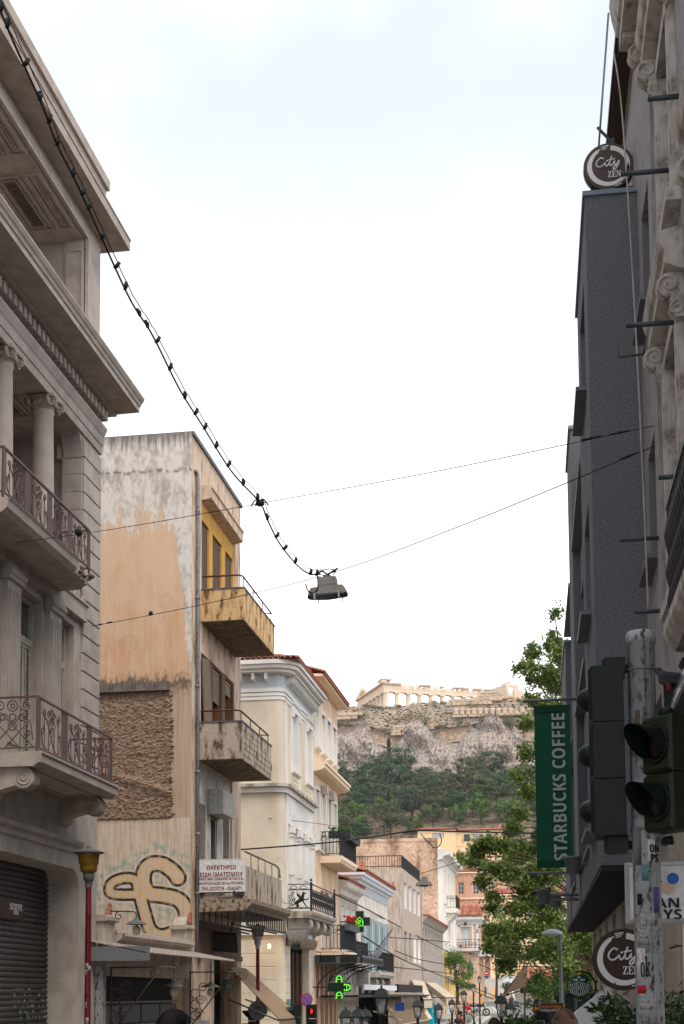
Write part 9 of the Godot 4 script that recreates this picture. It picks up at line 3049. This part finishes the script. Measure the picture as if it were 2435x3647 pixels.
func people():
	var navy := Color(0.025, 0.03, 0.055)
	person("bald man in dark jacket and tan trousers walking beside a long haired woman", V(-5.62, -0.05, -139), 0.0, 1.74, {"shirt": navy, "sleeve": navy, "long_sleeve": true, "legs": Color(0.26, 0.17, 0.09), "bald": true, "pose": "walk"})
	person("long haired woman in dark grey dress coat walking beside a bald man", V(-4.85, -0.05, -138.6), 0.0, 1.68, {"shirt": Color(0.06, 0.065, 0.06), "long_sleeve": true, "legs": Color(0.05, 0.055, 0.055), "hair": Color(0.08, 0.04, 0.025), "long_hair": true, "pose": "walk"})
	person("woman with long black hair, red top and denim shorts seen from behind", V(-4.16, 2.75, -160), PI, 1.66, {"shirt": Color(0.22, 0.02, 0.025), "legs": Color(0.13, 0.18, 0.26), "bare_legs": true, "long_hair": true, "pose": "walk"})
	person("small figure in yellow green top just right of the woman in denim shorts", V(-4.0, 4.2, -190), PI, 1.66, {"shirt": Color(0.40, 0.42, 0.10), "legs": Color(0.12, 0.14, 0.2), "pose": "stand"})
	person("man in pale shirt and beige trousers standing by the far iron fence", V(-6.35, 5.9, -240), PI, 1.72, {"shirt": Color(0.55, 0.53, 0.46), "legs": Color(0.42, 0.34, 0.24), "hair": Color(0.10, 0.08, 0.07)})
	person("person in dark blue clothes sitting near the parked motor scooters", V(-5.0, 5.1, -232), -0.9, 1.7, {"shirt": Color(0.03, 0.05, 0.12), "legs": Color(0.03, 0.045, 0.10), "pose": "sit", "long_sleeve": true})
	person("woman in black shorts standing below the farther beige awning", V(-7.15, -0.4, -100), 0.3, 1.62, {"shirt": Color(0.36, 0.28, 0.22), "legs": Color(0.02, 0.02, 0.025), "bare_legs": true, "hair": Color(0.06, 0.03, 0.02), "long_hair": true})
	person("woman in red top carrying a brown shoulder bag beside the motorbike", V(-6.65, -0.45, -101), 0.5, 1.62, {"shirt": Color(0.42, 0.02, 0.03), "sleeve": Color(0.42, 0.02, 0.03), "legs": Color(0.22, 0.12, 0.06), "hair": Color(0.05, 0.03, 0.02), "bag": Color(0.17, 0.07, 0.025), "pose": "hands_front"})
	person("blond woman in grey-green top raising an arm to her head", V(-5.2, -0.85, -80), 0.5, 1.62, {"shirt": Color(0.16, 0.25, 0.24), "sleeve": Color(0.45, 0.27, 0.19), "legs": Color(0.5, 0.5, 0.52), "hair": Color(0.48, 0.36, 0.22), "pose": "arms_up", "long_hair": true, "bag": Color(0.03, 0.03, 0.035)})
	person("woman in coral dress behind the blond woman", V(-5.75, -0.85, -82.5), 0.2, 1.50, {"shirt": Color(0.46, 0.12, 0.10), "legs": Color(0.46, 0.12, 0.10), "hair": Color(0.05, 0.03, 0.02)})
	person("dark haired woman in black looking down among the walkers", V(-5.45, -0.93, -75), 0.2, 1.60, {"shirt": Color(0.03, 0.025, 0.025), "legs": Color(0.02, 0.02, 0.03), "hair": Color(0.06, 0.028, 0.018), "long_hair": true, "nod": 0.3})
	person("person with dark curly hair at the bottom edge, left of the lantern post", V(-5.65, -1.05, -72), 0.4, 1.52, {"shirt": Color(0.03, 0.03, 0.03), "hair": Color(0.07, 0.035, 0.02)})
	person("person with brown hair at the bottom edge, under the woman looking down", V(-5.15, -1.15, -68), 0.2, 1.50, {"shirt": Color(0.05, 0.04, 0.04), "hair": Color(0.07, 0.035, 0.02)})
	person("person with light brown hair close by at the bottom edge, near the direction sign", V(0.02, 0.0, -12), PI, 1.55, {"shirt": Color(0.08, 0.07, 0.07), "hair": Color(0.13, 0.075, 0.05), "long_hair": true, "head_cell": 0.012})
	person("person with dark brown hair at the bottom edge below the large lantern", V(-1.02, -0.02, -21.5), PI, 1.35, {"shirt": Color(0.05, 0.05, 0.06), "hair": Color(0.07, 0.04, 0.028), "head_cell": 0.012})
	person("person with black hair close by at the lower left edge of the street", V(-2.30, 0.0, -8.2), PI, 1.60, {"shirt": Color(0.04, 0.04, 0.045), "hair": Color(0.02, 0.017, 0.017), "head_cell": 0.012})

func car():
	var c := thing("parked_car", "silver hatchback parked facing us on the rising road", "car", V(-6.84, 2.62, -187), 0.05)
	var st := S(true)
	var secs := [[2.0, 0.62, 0.32, 0.62, 0.62], [1.9, 0.76, 0.22, 0.74, 0.74], [1.4, 0.83, 0.20, 0.84, 0.84], [0.75, 0.85, 0.20, 0.92, 0.96], [0.1, 0.85, 0.20, 0.96, 1.42], [-0.6, 0.85, 0.20, 0.98, 1.50], [-1.4, 0.84, 0.20, 1.0, 1.46], [-1.85, 0.80, 0.25, 0.98, 1.0], [-2.0, 0.70, 0.4, 0.8, 0.8]]
	var rings := []
	for s in secs:
		var z: float = s[0]; var w: float = s[1]
		rings.append([V(-w * 0.92, s[2], z), V(-w, (s[2] + s[3]) / 2, z), V(-w * 0.97, s[3], z), V(-w * 0.74, s[4], z), V(0, s[4] + 0.03, z), V(w * 0.74, s[4], z), V(w * 0.97, s[3], z), V(w, (s[2] + s[3]) / 2, z), V(w * 0.92, s[2], z)])
	for i in rings.size() - 1:
		for j in 8: q(st, rings[i][j], rings[i + 1][j], rings[i + 1][j + 1], rings[i][j + 1])
		q(st, rings[i][8], rings[i + 1][8], rings[i + 1][0], rings[i][0])
	for e in [0, rings.size() - 1]:
		for j in range(1, 8): t3(st, rings[e][0], rings[e][j], rings[e][j + 1])
	part("body", st, M.car_silver, c)
	st = S()
	q(st, V(-0.70, 0.98, 0.72), V(0.70, 0.98, 0.72), V(0.58, 1.40, 0.16), V(-0.58, 1.40, 0.16))
	part("windscreen", st, M.pane_car, c)
	st = S()
	bx(st, -0.55, 0.55, 0.26, 0.40, 1.98, 2.02); bx(st, -0.28, 0.28, 0.50, 0.58, 1.99, 2.02)
	part("grille", st, M.black, c)
	for s in [-1, 1]:
		st = S(true)
		ball(st, V(0.58 * s, 0.64, 1.90), V(0.17, 0.10, 0.10), 10, 6)
		part("headlight", st, M.lantern_glass, c)
		for z in [1.25, -1.3]:
			st = S(true)
			tube(st, [V(0.72 * s, 0.30, z), V(0.86 * s, 0.30, z)], 0.30, 16)
			var wl := part("wheel", st, M.tyre, c)
			st = S(true)
			tube(st, [V(0.80 * s, 0.30, z), V(0.865 * s, 0.30, z)], 0.17, 12)
			part("rim", st, M.steel_pale, wl)
		st = S(true)
		ball(st, V(0.92 * s, 1.0, 0.55), V(0.09, 0.06, 0.05), 8, 5)
		part("wing_mirror", st, M.car_silver, c)
	st = S()
	bx(st, -0.26, 0.26, 0.42, 0.5, 2.0, 2.03)
	part("number_plate", st, M.white, c)

func motorbike(label: String, at: Vector3, turn: float, m) -> void:
	var b := thing("motorbike", label, "motorbike", at, turn)
	for x in [-0.68, 0.68]:
		var st := S(true)
		tube(st, ring3(V(x, 0.31, 0), 0.26, Vector3.RIGHT, Vector3.UP, 20), 0.055, 8)
		var w := part("wheel", st, M.tyre, b)
		st = S(true)
		tube(st, [V(x, 0.31, -0.06), V(x, 0.31, 0.06)], 0.08, 8)
		for k in 6: bar(st, V(x, 0.31, 0), V(x + cos(k * 1.047) * 0.24, 0.31 + sin(k * 1.047) * 0.24, 0), 0.015)
		part("spokes", st, M.steel_grey, w)
	var st := S(true)
	tube(st, smooth([V(0.68, 0.31, 0.1), V(0.52, 0.72, 0.1), V(0.42, 1.0, 0.1)], 3), 0.03, 6); tube(st, smooth([V(0.68, 0.31, -0.1), V(0.52, 0.72, -0.1), V(0.42, 1.0, -0.1)], 3), 0.03, 6)
	tube(st, [V(0.42, 1.0, -0.36), V(0.46, 1.0, 0), V(0.42, 1.0, 0.36)], 0.02, 6)
	tube(st, [V(-0.68, 0.31, 0), V(-0.1, 0.4, 0), V(0.35, 0.8, 0)], 0.05, 6)
	part("frame", st, M.black, b)
	st = S(true)
	ball(st, V(0.05, 0.48, 0), V(0.27, 0.2, 0.19), 10, 7)
	part("engine", st, M.steel_grey, b)
	st = S(true)
	ball(st, V(0.18, 0.82, 0), V(0.28, 0.14, 0.15), 12, 8)
	part("tank", st, m, b)
	st = S(true)
	ball(st, V(-0.32, 0.80, 0), V(0.36, 0.08, 0.14), 12, 6); ball(st, V(-0.66, 0.86, 0), V(0.2, 0.06, 0.1), 8, 5)
	part("seat", st, M.black, b)
	st = S(true)
	ball(st, V(0.60, 0.86, 0), V(0.09, 0.11, 0.10), 10, 7)
	part("headlight", st, M.lantern_glass, b)
	st = S(true)
	for s in [-1, 1]:
		tube(st, [V(0.42, 1.0, 0.28 * s), V(0.38, 1.16, 0.34 * s)], 0.01, 4)
		ball(st, V(0.38, 1.2, 0.36 * s), V(0.02, 0.05, 0.06), 7, 5)
	part("mirror", st, M.steel_pale, b)
	st = S(true)
	tube(st, [V(0.1, 0.3, 0.16), V(-0.3, 0.28, 0.18), V(-0.8, 0.45, 0.2)], 0.05, 7)
	part("exhaust", st, M.steel_grey, b)

func street_things():
	street_lamp("near red lamp post with an amber head beside the tall grey-beige building", V(-9.0, 0.1, -26.0), 4.52, true)
	var l2 = street_lamp("farther red lamp post with a cream head, in front of the tan awning", V(-9.36, -0.55, -43.0), 4.52, false)
	var disc := thing("road_sign", "back of a round grey road sign fixed to the farther red lamp post", "sign", V(-9.34, 1.26, -42.9), 0.0)
	var st := S()
	prism(st, ring_outline(Vector2.ZERO, 0.30, 36), -0.01, 0.0)
	part("plate", st, M.steel_grey, disc)
	st = S()
	bx(st, -0.08, 0.08, 0.05, 0.09, 0.0, 0.07); bx(st, -0.08, 0.08, -0.12, -0.08, 0.0, 0.07)
	part("clamp", st, M.steel_dark, disc)
	for e in [[-1.61, -38.0, 1.72, 1.0, "largest dark lantern, in front of the walking couple"], [-1.81, -50.0, 1.44, 1.0, "dark lantern just right of the largest one, below the couple"], [-2.1, -66.0, 1.37, 0.95, "dark lantern at the right among the leaves, smallest of the three by the couple"], [-4.57, -45.0, 1.57, 0.95, "dark lantern before the brown drop awning, nearest on the left"], [-4.5, -52.0, 1.40, 0.95, "dark lantern between the white and turquoise dresses"], [-4.78, -62.0, 1.52, 0.95, "dark lantern just right of the turquoise dress"], [-4.52, -66.0, 1.92, 0.9, "dark lantern beside the woman in black shorts"], [-5.12, -83.0, 2.38, 0.9, "tall dark lantern by the motorbike, with clear panes"], [-5.48, -95.5, 2.98, 0.8, "slim tall lantern post standing on the kerb island"], [-3.82, -30.0, 1.89, 0.95, "dark lantern with a pale holder under the shop canopy"], [-5.05, -33.0, 1.41, 0.9, "black lantern in the shade under the canopy, left of a pair"], [-4.85, -33.5, 1.41, 0.9, "black lantern in the shade under the canopy, right of a pair"], [-5.01, -36.0, 1.38, 0.9, "black lantern in the shade under the canopy, right of the pair"]]:
		var d: float = -e[1]
		var g := gy(0, d)
		lantern(e[4], V(e[0], g, e[1]), e[2] - g, e[3])
	var rl := thing("street_lamp", "grey street lamp with a flat shell head at the right", "street lamp", V(-0.02, -1.3, -42.0), 0.0)
	st = S(true)
	lathe(st, [Vector2(0.09, 0), Vector2(0.075, 2.6), Vector2(0.095, 2.62), Vector2(0.095, 2.7), Vector2(0.055, 2.75), Vector2(0.05, 4.3), Vector2(0.06, 4.32), Vector2(0.06, 4.36), Vector2(0.05, 4.38), Vector2(0.045, 4.74)], 12)
	part("pole", st, M.steel_grey, rl)
	st = S(true)
	var hp := []
	for k in 12:
		var t := k / 11.0
		hp.append(V(0.08 - 0.62 * t, 4.78 + 0.13 * sin(t * PI) - 0.02 * t, 0))
	for k in 11:
		for s in 8:
			var a := PI * s / 8.0; var c := PI * (s + 1) / 8.0
			var f := func(i: int, an: float):
				var t := i / 11.0
				var w := 0.17 * sqrt(maxf(sin(clampf(t * 0.9 + 0.08, 0, 1) * PI), 0.02))
				return V(0.08 - 0.62 * t, 4.76 + sin(an) * 0.16 * pow(maxf(sin(clampf(t * 0.9 + 0.06, 0, 1) * PI), 0.0), 0.7), cos(an) * w)
			q(st, f.call(k, a), f.call(k + 1, a), f.call(k + 1, c), f.call(k, c))
	part("head", st, M.steel_pale, rl)
	st = S(true)
	ball(st, V(-0.25, 4.75, 0), V(0.26, 0.05, 0.13), 12, 6)
	part("lens", st, M.lantern_glass, rl)
	var ds := thing("direction_sign", "brown direction sign with yellow arrow, Greek and English lettering", "sign", V(-0.82, 1.21, -40.0), 0.0)
	st = S()
	bev(st, 0, 0.20, -0.03, 0.22, -0.02, 0.02, 0.006); bev(st, 0.22, 0.87, 0, 0.25, -0.02, 0.02, 0.006)
	part("plate", st, M.brown_sign, ds)
	st = S()
	wall(st, 0.005, 0.195, -0.025, 0.215, 0.024, 0.004, [[0.015, 0.185, -0.015, 0.205]]); wall(st, 0.225, 0.865, 0.005, 0.245, 0.024, 0.004, [[0.235, 0.855, 0.015, 0.235]])
	part("border", st, M.letter_grey, ds)
	st = S()
	prism(st, [Vector2(0.03, 0.09), Vector2(0.10, 0.17), Vector2(0.10, 0.12), Vector2(0.17, 0.12), Vector2(0.17, 0.06), Vector2(0.10, 0.06), Vector2(0.10, 0.01)], 0.022, 0.026)
	part("arrow", st, M.sign_yellow, ds)
	words("lettering", "Λουτρό των Αέρηδων", 0.075, M.sign_yellow, ds, V(0.54, 0.145, 0.024), "Droid Sans", true, 0.56)
	words("lettering", "Bath-house of the Winds", 0.075, M.white, ds, V(0.545, 0.04, 0.024), "Droid Sans", true, 0.60)
	st = S(true)
	tube(st, [V(0.205, -2.5, -0.06), V(0.205, 0.3, -0.06)], 0.04, 8)
	part("post", st, M.steel_grey, ds)
	var bk := thing("road_sign", "dark back of a round road sign below the brown direction sign", "sign", V(-0.60, 1.0, -39.0), 0.0)
	st = S()
	prism(st, ring_outline(Vector2.ZERO, 0.245, 32), -0.02, 0.0)
	part("plate", st, M.black, bk)
	st = S()
	wall(st, -0.14, 0.12, -0.14, -0.02, 0.006, 0.005, [[-0.12, 0.10, -0.12, -0.04]])
	part("label_frame", st, M.letter_grey, bk)
	var um := thing("cafe_umbrella", "dark half folded café umbrella with bare ribs on the right pavement", "umbrella", V(-1.55, -1.3, -60.0), 0.0)
	st = S(true)
	tube(st, [V(0, 0, 0), V(0, 4.4, 0)], 0.04, 6)
	tube(st, [V(-0.9, 3.0, 0.3), V(0.2, 4.3, 0), V(1.3, 3.1, -0.2)], 0.03, 5); tube(st, [V(-0.95, 2.9, 0.3), V(0.3, 3.3, 0.4), V(1.0, 2.6, 0.3)], 0.03, 5); tube(st, [V(-1.0, 2.95, 0), V(-1.0, 2.0, 0)], 0.035, 5)
	part("frame", st, M.brown_wood, um)
	st = S()
	q(st, V(-0.95, 2.95, 0.3), V(0.1, 3.35, 0.5), V(0.15, 4.2, 0.1), V(0.0, 4.2, 0.0)); q(st, V(-0.95, 2.95, 0.3), V(0.0, 4.2, 0.0), V(0.1, 4.2, -0.4), V(-0.8, 3.0, -0.5)); q(st, V(0.3, 2.8, 0.3), V(1.2, 2.7, 0.2), V(1.25, 3.2, 0), V(0.3, 4.0, 0))
	part("canvas", st, M.umbrella_brown, um)
	var tn := thing("market_umbrella", "white tent corner at the bottom right behind the laurel bush", "umbrella", V(1.0, -1.0, -30.0), 0.0)
	st = S()
	for k in 4:
		var a := PI / 4 + k * PI / 2
		t3(st, V(cos(a) * 1.5, 2.05, sin(a) * 1.5), V(cos(a + PI / 2) * 1.5, 2.05, sin(a + PI / 2) * 1.5), V(0, 2.9, 0))
		q(st, V(cos(a) * 1.5, 1.8, sin(a) * 1.5), V(cos(a + PI / 2) * 1.5, 1.8, sin(a + PI / 2) * 1.5), V(cos(a + PI / 2) * 1.5, 2.05, sin(a + PI / 2) * 1.5), V(cos(a) * 1.5, 2.05, sin(a) * 1.5))
	part("canvas", st, M.tent_white, tn)
	st = S(true)
	tube(st, [V(0, 0, 0), V(0, 2.9, 0)], 0.03, 6)
	part("pole", st, M.steel_grey, tn)
	var ks := thing("kiosk", "small kiosk with a red tile edge and dark lattice fascia under the trees", "kiosk", V(-0.3, -0.6, -66.0), 0.0)
	st = S()
	bx(st, -1.6, 2.5, 2.35, 2.95, -3, 0); bx(st, -1.0, 2.5, 0, 2.35, -2.8, -0.6)
	part("fascia", st, M.black, ks)
	st = S(true)
	for k in 16:
		tube(st, [V(-1.55 + k * 0.25, 2.4, 0.03), V(-1.3 + k * 0.25, 2.9, 0.03)], 0.012, 4); tube(st, [V(-1.55 + k * 0.25, 2.9, 0.03), V(-1.3 + k * 0.25, 2.4, 0.03)], 0.012, 4)
	part("lattice", st, M.iron_grey, ks)
	tile_roof(ks, -1.6, 2.5, 2.97, 0.1, 0.55, 2.0, 0.22, "roof", 2)
	st = S(true)
	for x in [0.35, 0.9]: tube(st, [V(x, -0.6, 0.6), V(x, 5.2, 0.6)], 0.09, 8)
	part("post", st, M.lantern_green, ks)
	for e in [[-9.29, 1.15, -170.0, 1.0, "dark square planter with a clipped green bush on the left of the paved square"], [-6.57, 1.55, -172.0, 1.15, "dark tall planter with a clipped green bush in front of the silver car"]]:
		var p := thing("planter", e[4], "planter", V(e[0], e[1], e[2]), 0.0, "planters on the paved square")
		var s: float = e[3]
		st = S()
		lathe(st, [Vector2(0.30 * s, 0), Vector2(0.42 * s, 0.85 * s), Vector2(0.46 * s, 0.85 * s), Vector2(0.46 * s, 0.92 * s), Vector2(0, 0.90 * s)], 4, Vector3.ZERO, PI / 4)
		part("pot", st, M.planter, p)
		put("plant", tuft_mesh("leaf", 600, 30, 30, V(0.6, 0.42, 0.6) * s, 0.07, Color(0.03, 0.06, 0.012), Color(0.12, 0.17, 0.03)), p, Transform3D(Basis(), V(0, 1.12 * s, 0)))
	var ne := thing("road_sign", "round red no entry sign with a white bar on a thin pole", "sign", V(-7.87, 3.94, -150.0), 0.0)
	st = S()
	prism(st, ring_outline(Vector2.ZERO, 0.24, 28), -0.02, 0.0)
	part("plate", st, M.red_round, ne)
	st = S()
	bx(st, -0.15, 0.15, -0.045, 0.045, 0.001, 0.006)
	part("bar", st, M.white, ne)
	st = S()
	bx(st, -0.22, 0.22, -0.40, -0.27, -0.02, 0.0); bx(st, -0.2, 0.2, -0.56, -0.44, -0.02, 0.0)
	part("sub_plate", st, M.blue_sign, ne)
	st = S(true)
	tube(st, [V(0, -3.6, -0.05), V(0, 0.2, -0.05)], 0.03, 6)
	part("pole", st, M.steel_pale, ne)
	var nr := thing("road_sign", "round blue and red sign half hidden by leaves left of the salmon house", "sign", V(-9.45, 2.4, -135.0), 0.0)
	st = S()
	prism(st, ring_outline(Vector2.ZERO, 0.22, 24), -0.02, 0.0)
	part("plate", st, M.red_round, nr)
	st = S()
	prism(st, ring_outline(Vector2.ZERO, 0.15, 24), 0.001, 0.005)
	part("field", st, M.blue_round, nr)
	var yc := thing("parking_machine", "yellow upright machine by the salmon corner house", "machine", V(-8.75, 0.6, -158.0 + 3.0), 0.0)
	st = S()
	bev(st, -0.16, 0.16, 0, 1.3, -0.15, 0.15, 0.03); bx(st, -0.12, 0.12, 1.3, 1.45, -0.1, 0.1)
	part("case", st, M.sign_yellow, yc)
	st = S()
	bx(st, -0.1, 0.1, 0.85, 1.1, 0.15, 0.155)
	part("panel", st, M.blue_sign, yc)
	car()
	motorbike("black motorbike parked on the kerb island by the lantern posts", V(-6.6, 0.0, -112.0), 0.25, M.black)
	motorbike("dark motorbike parked by the far iron fence, nearer the seated person", V(-4.4, 5.2, -232.0), 0.6, M.steel_pale)
	motorbike("dark motorbike parked by the far iron fence, at its right end", V(-3.2, 5.3, -232.0), 0.4, M.red_round)
	motorbike("red scooter with a black box beside the silver car", V(-5.35, 3.0, -186.0), 1.4, M.red_round)
	var fc := thing("iron_fence", "tall black iron fence on a low wall at the top of the road", "fence", V(-9.0, 6.0, -246.0), 0.0)
	st = S()
	bx(st, 0, 12, -0.5, 0.7, -0.3, 0)
	part("base_wall", st, M.trim_stained, fc)
	st = S()
	for y in [1.0, 2.7]: bx(st, 0, 12, y, y + 0.08, -0.17, -0.13)
	for x in [0.0, 2.4, 4.8, 7.2, 9.6, 12.0]: bx(st, x - 0.08, x + 0.08, 0.7, 3.1, -0.22, -0.08)
	part("rail", st, M.lantern_green, fc)
	st = S()
	bx(st, -0.025, 0.025, 0.7, 2.95, -0.17, -0.13)
	var fb := mesh_of(st, M.lantern_green)
	for k in 50: put("fence_bar", fb, fc, Transform3D(Basis(), V(k * 0.24, 0, 0)))
	for k in 4:
		var bo := thing("bollard_post", "slim dark post along the rising road, %s" % ["first behind the car", "second behind the car", "third behind the car", "last before the fence"][k], "post", V(-6.0 - 0.05 * k, gy(0, 196.0 + k * 12), -196.0 - k * 12), 0.0, "slim posts along the rising road")
		st = S(true)
		tube(st, [V(0, 0, 0), V(0, 3.2, 0)], 0.06, 6)
		part("pole", st, M.lantern_green, bo)
	for e in [[-10.9, 5.6, -128.0, "green bell lamp hanging before the salmon corner house, left and higher"], [-7.4, 5.0, -132.0, "green bell lamp hanging before the salmon corner house, right and lower"]]:
		var hl := thing("hanging_lamp", e[3], "street lamp", V(e[0] + 1.9 if e[0] < -10 else e[0] - 1.0, e[1] - 0.9, e[2]), 0.0, "green bell lamps on wires")
		st = S(true)
		lathe(st, [Vector2(0.42, 0.0), Vector2(0.40, 0.05), Vector2(0.24, 0.18), Vector2(0.20, 0.55), Vector2(0.10, 0.62), Vector2(0.05, 0.9)], 14)
		part("shade", st, M.lamp_green, hl)
		st = S(true)
		ball(st, V(0, 0.0, 0), V(0.22, 0.16, 0.22), 10, 6)
		part("globe", st, M.lantern_glass, hl)
		st = S(true)
		tube(st, [V(0, 0.85, 0), V(0, 1.5, 0)], 0.02, 5); lathe(st, [Vector2(0.25, 1.35), Vector2(0.05, 1.5), Vector2(0, 1.5)], 10)
		part("hanger", st, M.iron_black, hl)

func wire(label: String, pts: Array, r: float, sag := 0.0, m = null, group := "thin wires across the street"):
	var p := []
	if pts.size() == 2:
		for k in 17:
			var t := k / 16.0
			p.append(pts[0].lerp(pts[1], t) - V(0, sag * 4.0 * t * (1 - t), 0))
	else: p = smooth(pts, 6)
	var st := S(true)
	tube(st, p, r, 5)
	single("cable", st, m if m else M.cable, label, "cable", group)
	return p

func hanging_lamp(label: String, at: Vector3, ln: float, turn: float, roll: float):
	var l := thing("hanging_lamp", label, "street lamp", at, turn)
	l.rotation.z = roll
	var s := ln / 0.67
	var st := S()
	var o := [Vector2(-0.31, 0.03), Vector2(0.32, 0.03), Vector2(0.315, 0.08), Vector2(0.28, 0.14), Vector2(0.25, 0.16), Vector2(0.16, 0.165), Vector2(0.155, 0.31), Vector2(-0.13, 0.31), Vector2(-0.135, 0.155), Vector2(-0.26, 0.145), Vector2(-0.30, 0.08)]
	var op := []
	for p in o: op.append(p * s)
	prism(st, op, -0.11 * s, 0.11 * s)
	part("housing", st, M.lamp_alu, l)
	st = S()
	bx(st, -0.135 * s, 0.157 * s, 0.172 * s, 0.18 * s, -0.113 * s, 0.113 * s)
	bx(st, -0.06 * s, 0.07 * s, 0.31 * s, 0.35 * s, -0.05 * s, 0.05 * s)
	part("seam", st, M.zinc, l)
	st = S(true)
	var rim := []
	for k in 20:
		var a := TAU * k / 20.0
		rim.append(Vector2((0.225 * signf(cos(a)) + cos(a) * 0.11) * s, sin(a) * 0.125 * s))
	prism(st, rim, -0.035 * s, 0.0, Transform3D(Basis(V(1, 0, 0), V(0, 0, 1), V(0, -1, 0)), V(0, 0.0, 0)))
	part("rim", st, M.steel_dark, l)
	st = S(true)
	ball(st, V(0, 0.005 * s, 0), V(0.28, 0.05, 0.10) * s, 14, 8)
	part("lens", st, M.glass, l)
	st = S()
	for x in [-0.2, 0.2]:
		bx(st, (x - 0.012) * s, (x + 0.012) * s, -0.055 * s, 0.05 * s, 0.122 * s, 0.135 * s); bx(st, (x + 0.02) * s, (x + 0.036) * s, -0.075 * s, 0.0, -0.13 * s, -0.115 * s)
	part("clip", st, M.steel_pale, l)
	return l

func wires():
	var UL := V(-10.3, 10.22, -24.57); var U := V(1.37, 8.94, -17.81)
	var LL := V(-10.3, 10.02, -29.78); var L := V(1.37, 8.67, -17.77)
	var J := V(-4.58, 9.50, -21.26)
	var tl := V(-3.83, 8.86, -23.12)
	wire("upper thin span wire from the left balcony to the right wall, crossing the thick cable", [UL, UL.lerp(J, 0.5) - V(0, 0.04, 0), J, J.lerp(U, 0.5) - V(0, 0.04, 0), U], 0.006)
	wire("lower thin span wire that carries the hanging street lamp", [LL, LL.lerp(tl, 0.5) - V(0, 0.05, 0), tl, tl.lerp(L, 0.5) - V(0, 0.06, 0), L], 0.0075)
	var st := S(true)
	for e in [[U, J, 0.08], [U, J, 0.14], [L, tl, 0.07], [LL, tl, 0.05], [LL, tl, 0.10]]:
		var c: Vector3 = e[0].lerp(e[1], e[2]); var d: Vector3 = (e[1] - e[0]).normalized()
		tube(st, [c - d * 0.14, c, c + d * 0.14], 0.013, 5)
		ball(st, c, V(0.025, 0.025, 0.025), 6, 4)
	ball(st, UL.lerp(J, 0.34), V(0.07, 0.07, 0.07), 8, 5); ball(st, LL.lerp(tl, 0.31), V(0.05, 0.05, 0.05), 8, 5)
	single("wire_insulators", st, M.cable, "dark strain insulators and turnbuckles on the two span wires", "insulator")
	var path := smooth(CABLE, 8)
	var fc := thing("feeder_cable", "thick black clipped cable running down from the upper left to the hanging lamp", "cable", path[0], 0.0, "", path[0])
	st = S(true)
	tube(st, path, 0.014, 6)
	part("cable", st, M.cable, fc)
	st = S(true)
	var mess := []
	for i in path.size(): mess.append(path[i] + V(0.03, 0.06 + 0.025 * absf(sin(i * 0.9)), 0))
	tube(st, mess, 0.007, 4)
	part("messenger_wire", st, M.cable, fc)
	st = S(true)
	tube(st, [V(0, -0.02, 0), V(0.03, 0.085, 0)], 0.024, 7)
	ball(st, V(0.02, 0.03, 0), V(0.032, 0.04, 0.03), 6, 4)
	var cm := mesh_of(st, M.cable)
	var run := 0.0
	var gap := 0.3
	rng.seed = 23
	for i in path.size() - 1:
		run += path[i].distance_to(path[i + 1])
		if run > gap:
			run = 0.0
			gap = rng.randf_range(0.18, 0.5)
			put("clip", cm, fc, Transform3D(Basis(V(0, 0, 1), rng.randfn() * 0.3), path[i]))
	var jb := S(true)
	ball(jb, J, V(0.07, 0.05, 0.06), 10, 6)
	for k in 5: tube(jb, smooth([J, J + V(0.03 * k - 0.06, 0.06, 0.02), J + V(0.07 * k - 0.14, -0.04, 0)], 3), 0.012, 4)
	single("cable_joint", jb, M.cable, "black knot where the thick cable crosses the upper span wire", "cable joint")
	hanging_lamp("old aluminium street lamp hanging on the wire in the middle of the sky", V(-3.80, 8.47, -23.12), 0.70, 0.0, 0.035)
	st = S(true)
	tube(st, smooth([V(-3.98, 8.90, -23.1), V(-3.95, 8.62, -23.0), V(-4.02, 8.52, -23.0), V(-4.12, 8.56, -23.0), V(-4.16, 8.68, -23.0)], 5), 0.012, 4)
	tube(st, smooth([V(-3.95, 8.90, -23.1), V(-3.8, 8.95, -23.1), V(-3.66, 8.92, -23.1), V(-3.7, 8.84, -23.1)], 5), 0.010, 4)
	tube(st, [V(-4.0, 8.87, -23.12), V(-3.9, 8.93, -23.12), V(-3.8, 8.86, -23.12), V(-3.62, 8.96, -23.12)], 0.02, 5)
	single("loose_cable", st, M.cable, "loose cable end curling beside the hanging street lamp", "cable")
	hanging_lamp("smaller pale street lamp hanging far down the street before the pink wall", V(-5.56, 6.22, -58.0), 0.70, 0.0, 0.0)
	for e in WIRES: wire(e[0], e[1], e[2], e[3])

func _ready():
	setting()
	materials()
	more_materials()
	ground()
	cliff()
	temple()
	hill_trees()
	far_houses()
	mansion()
	low_shop()
	ochre_house()
	cream_house()
	peach_house()
	far_left()
	tower()
	right_mansion()
	street_trees()
	right_signs()
	signals()
	street_things()
	people()
	wires()
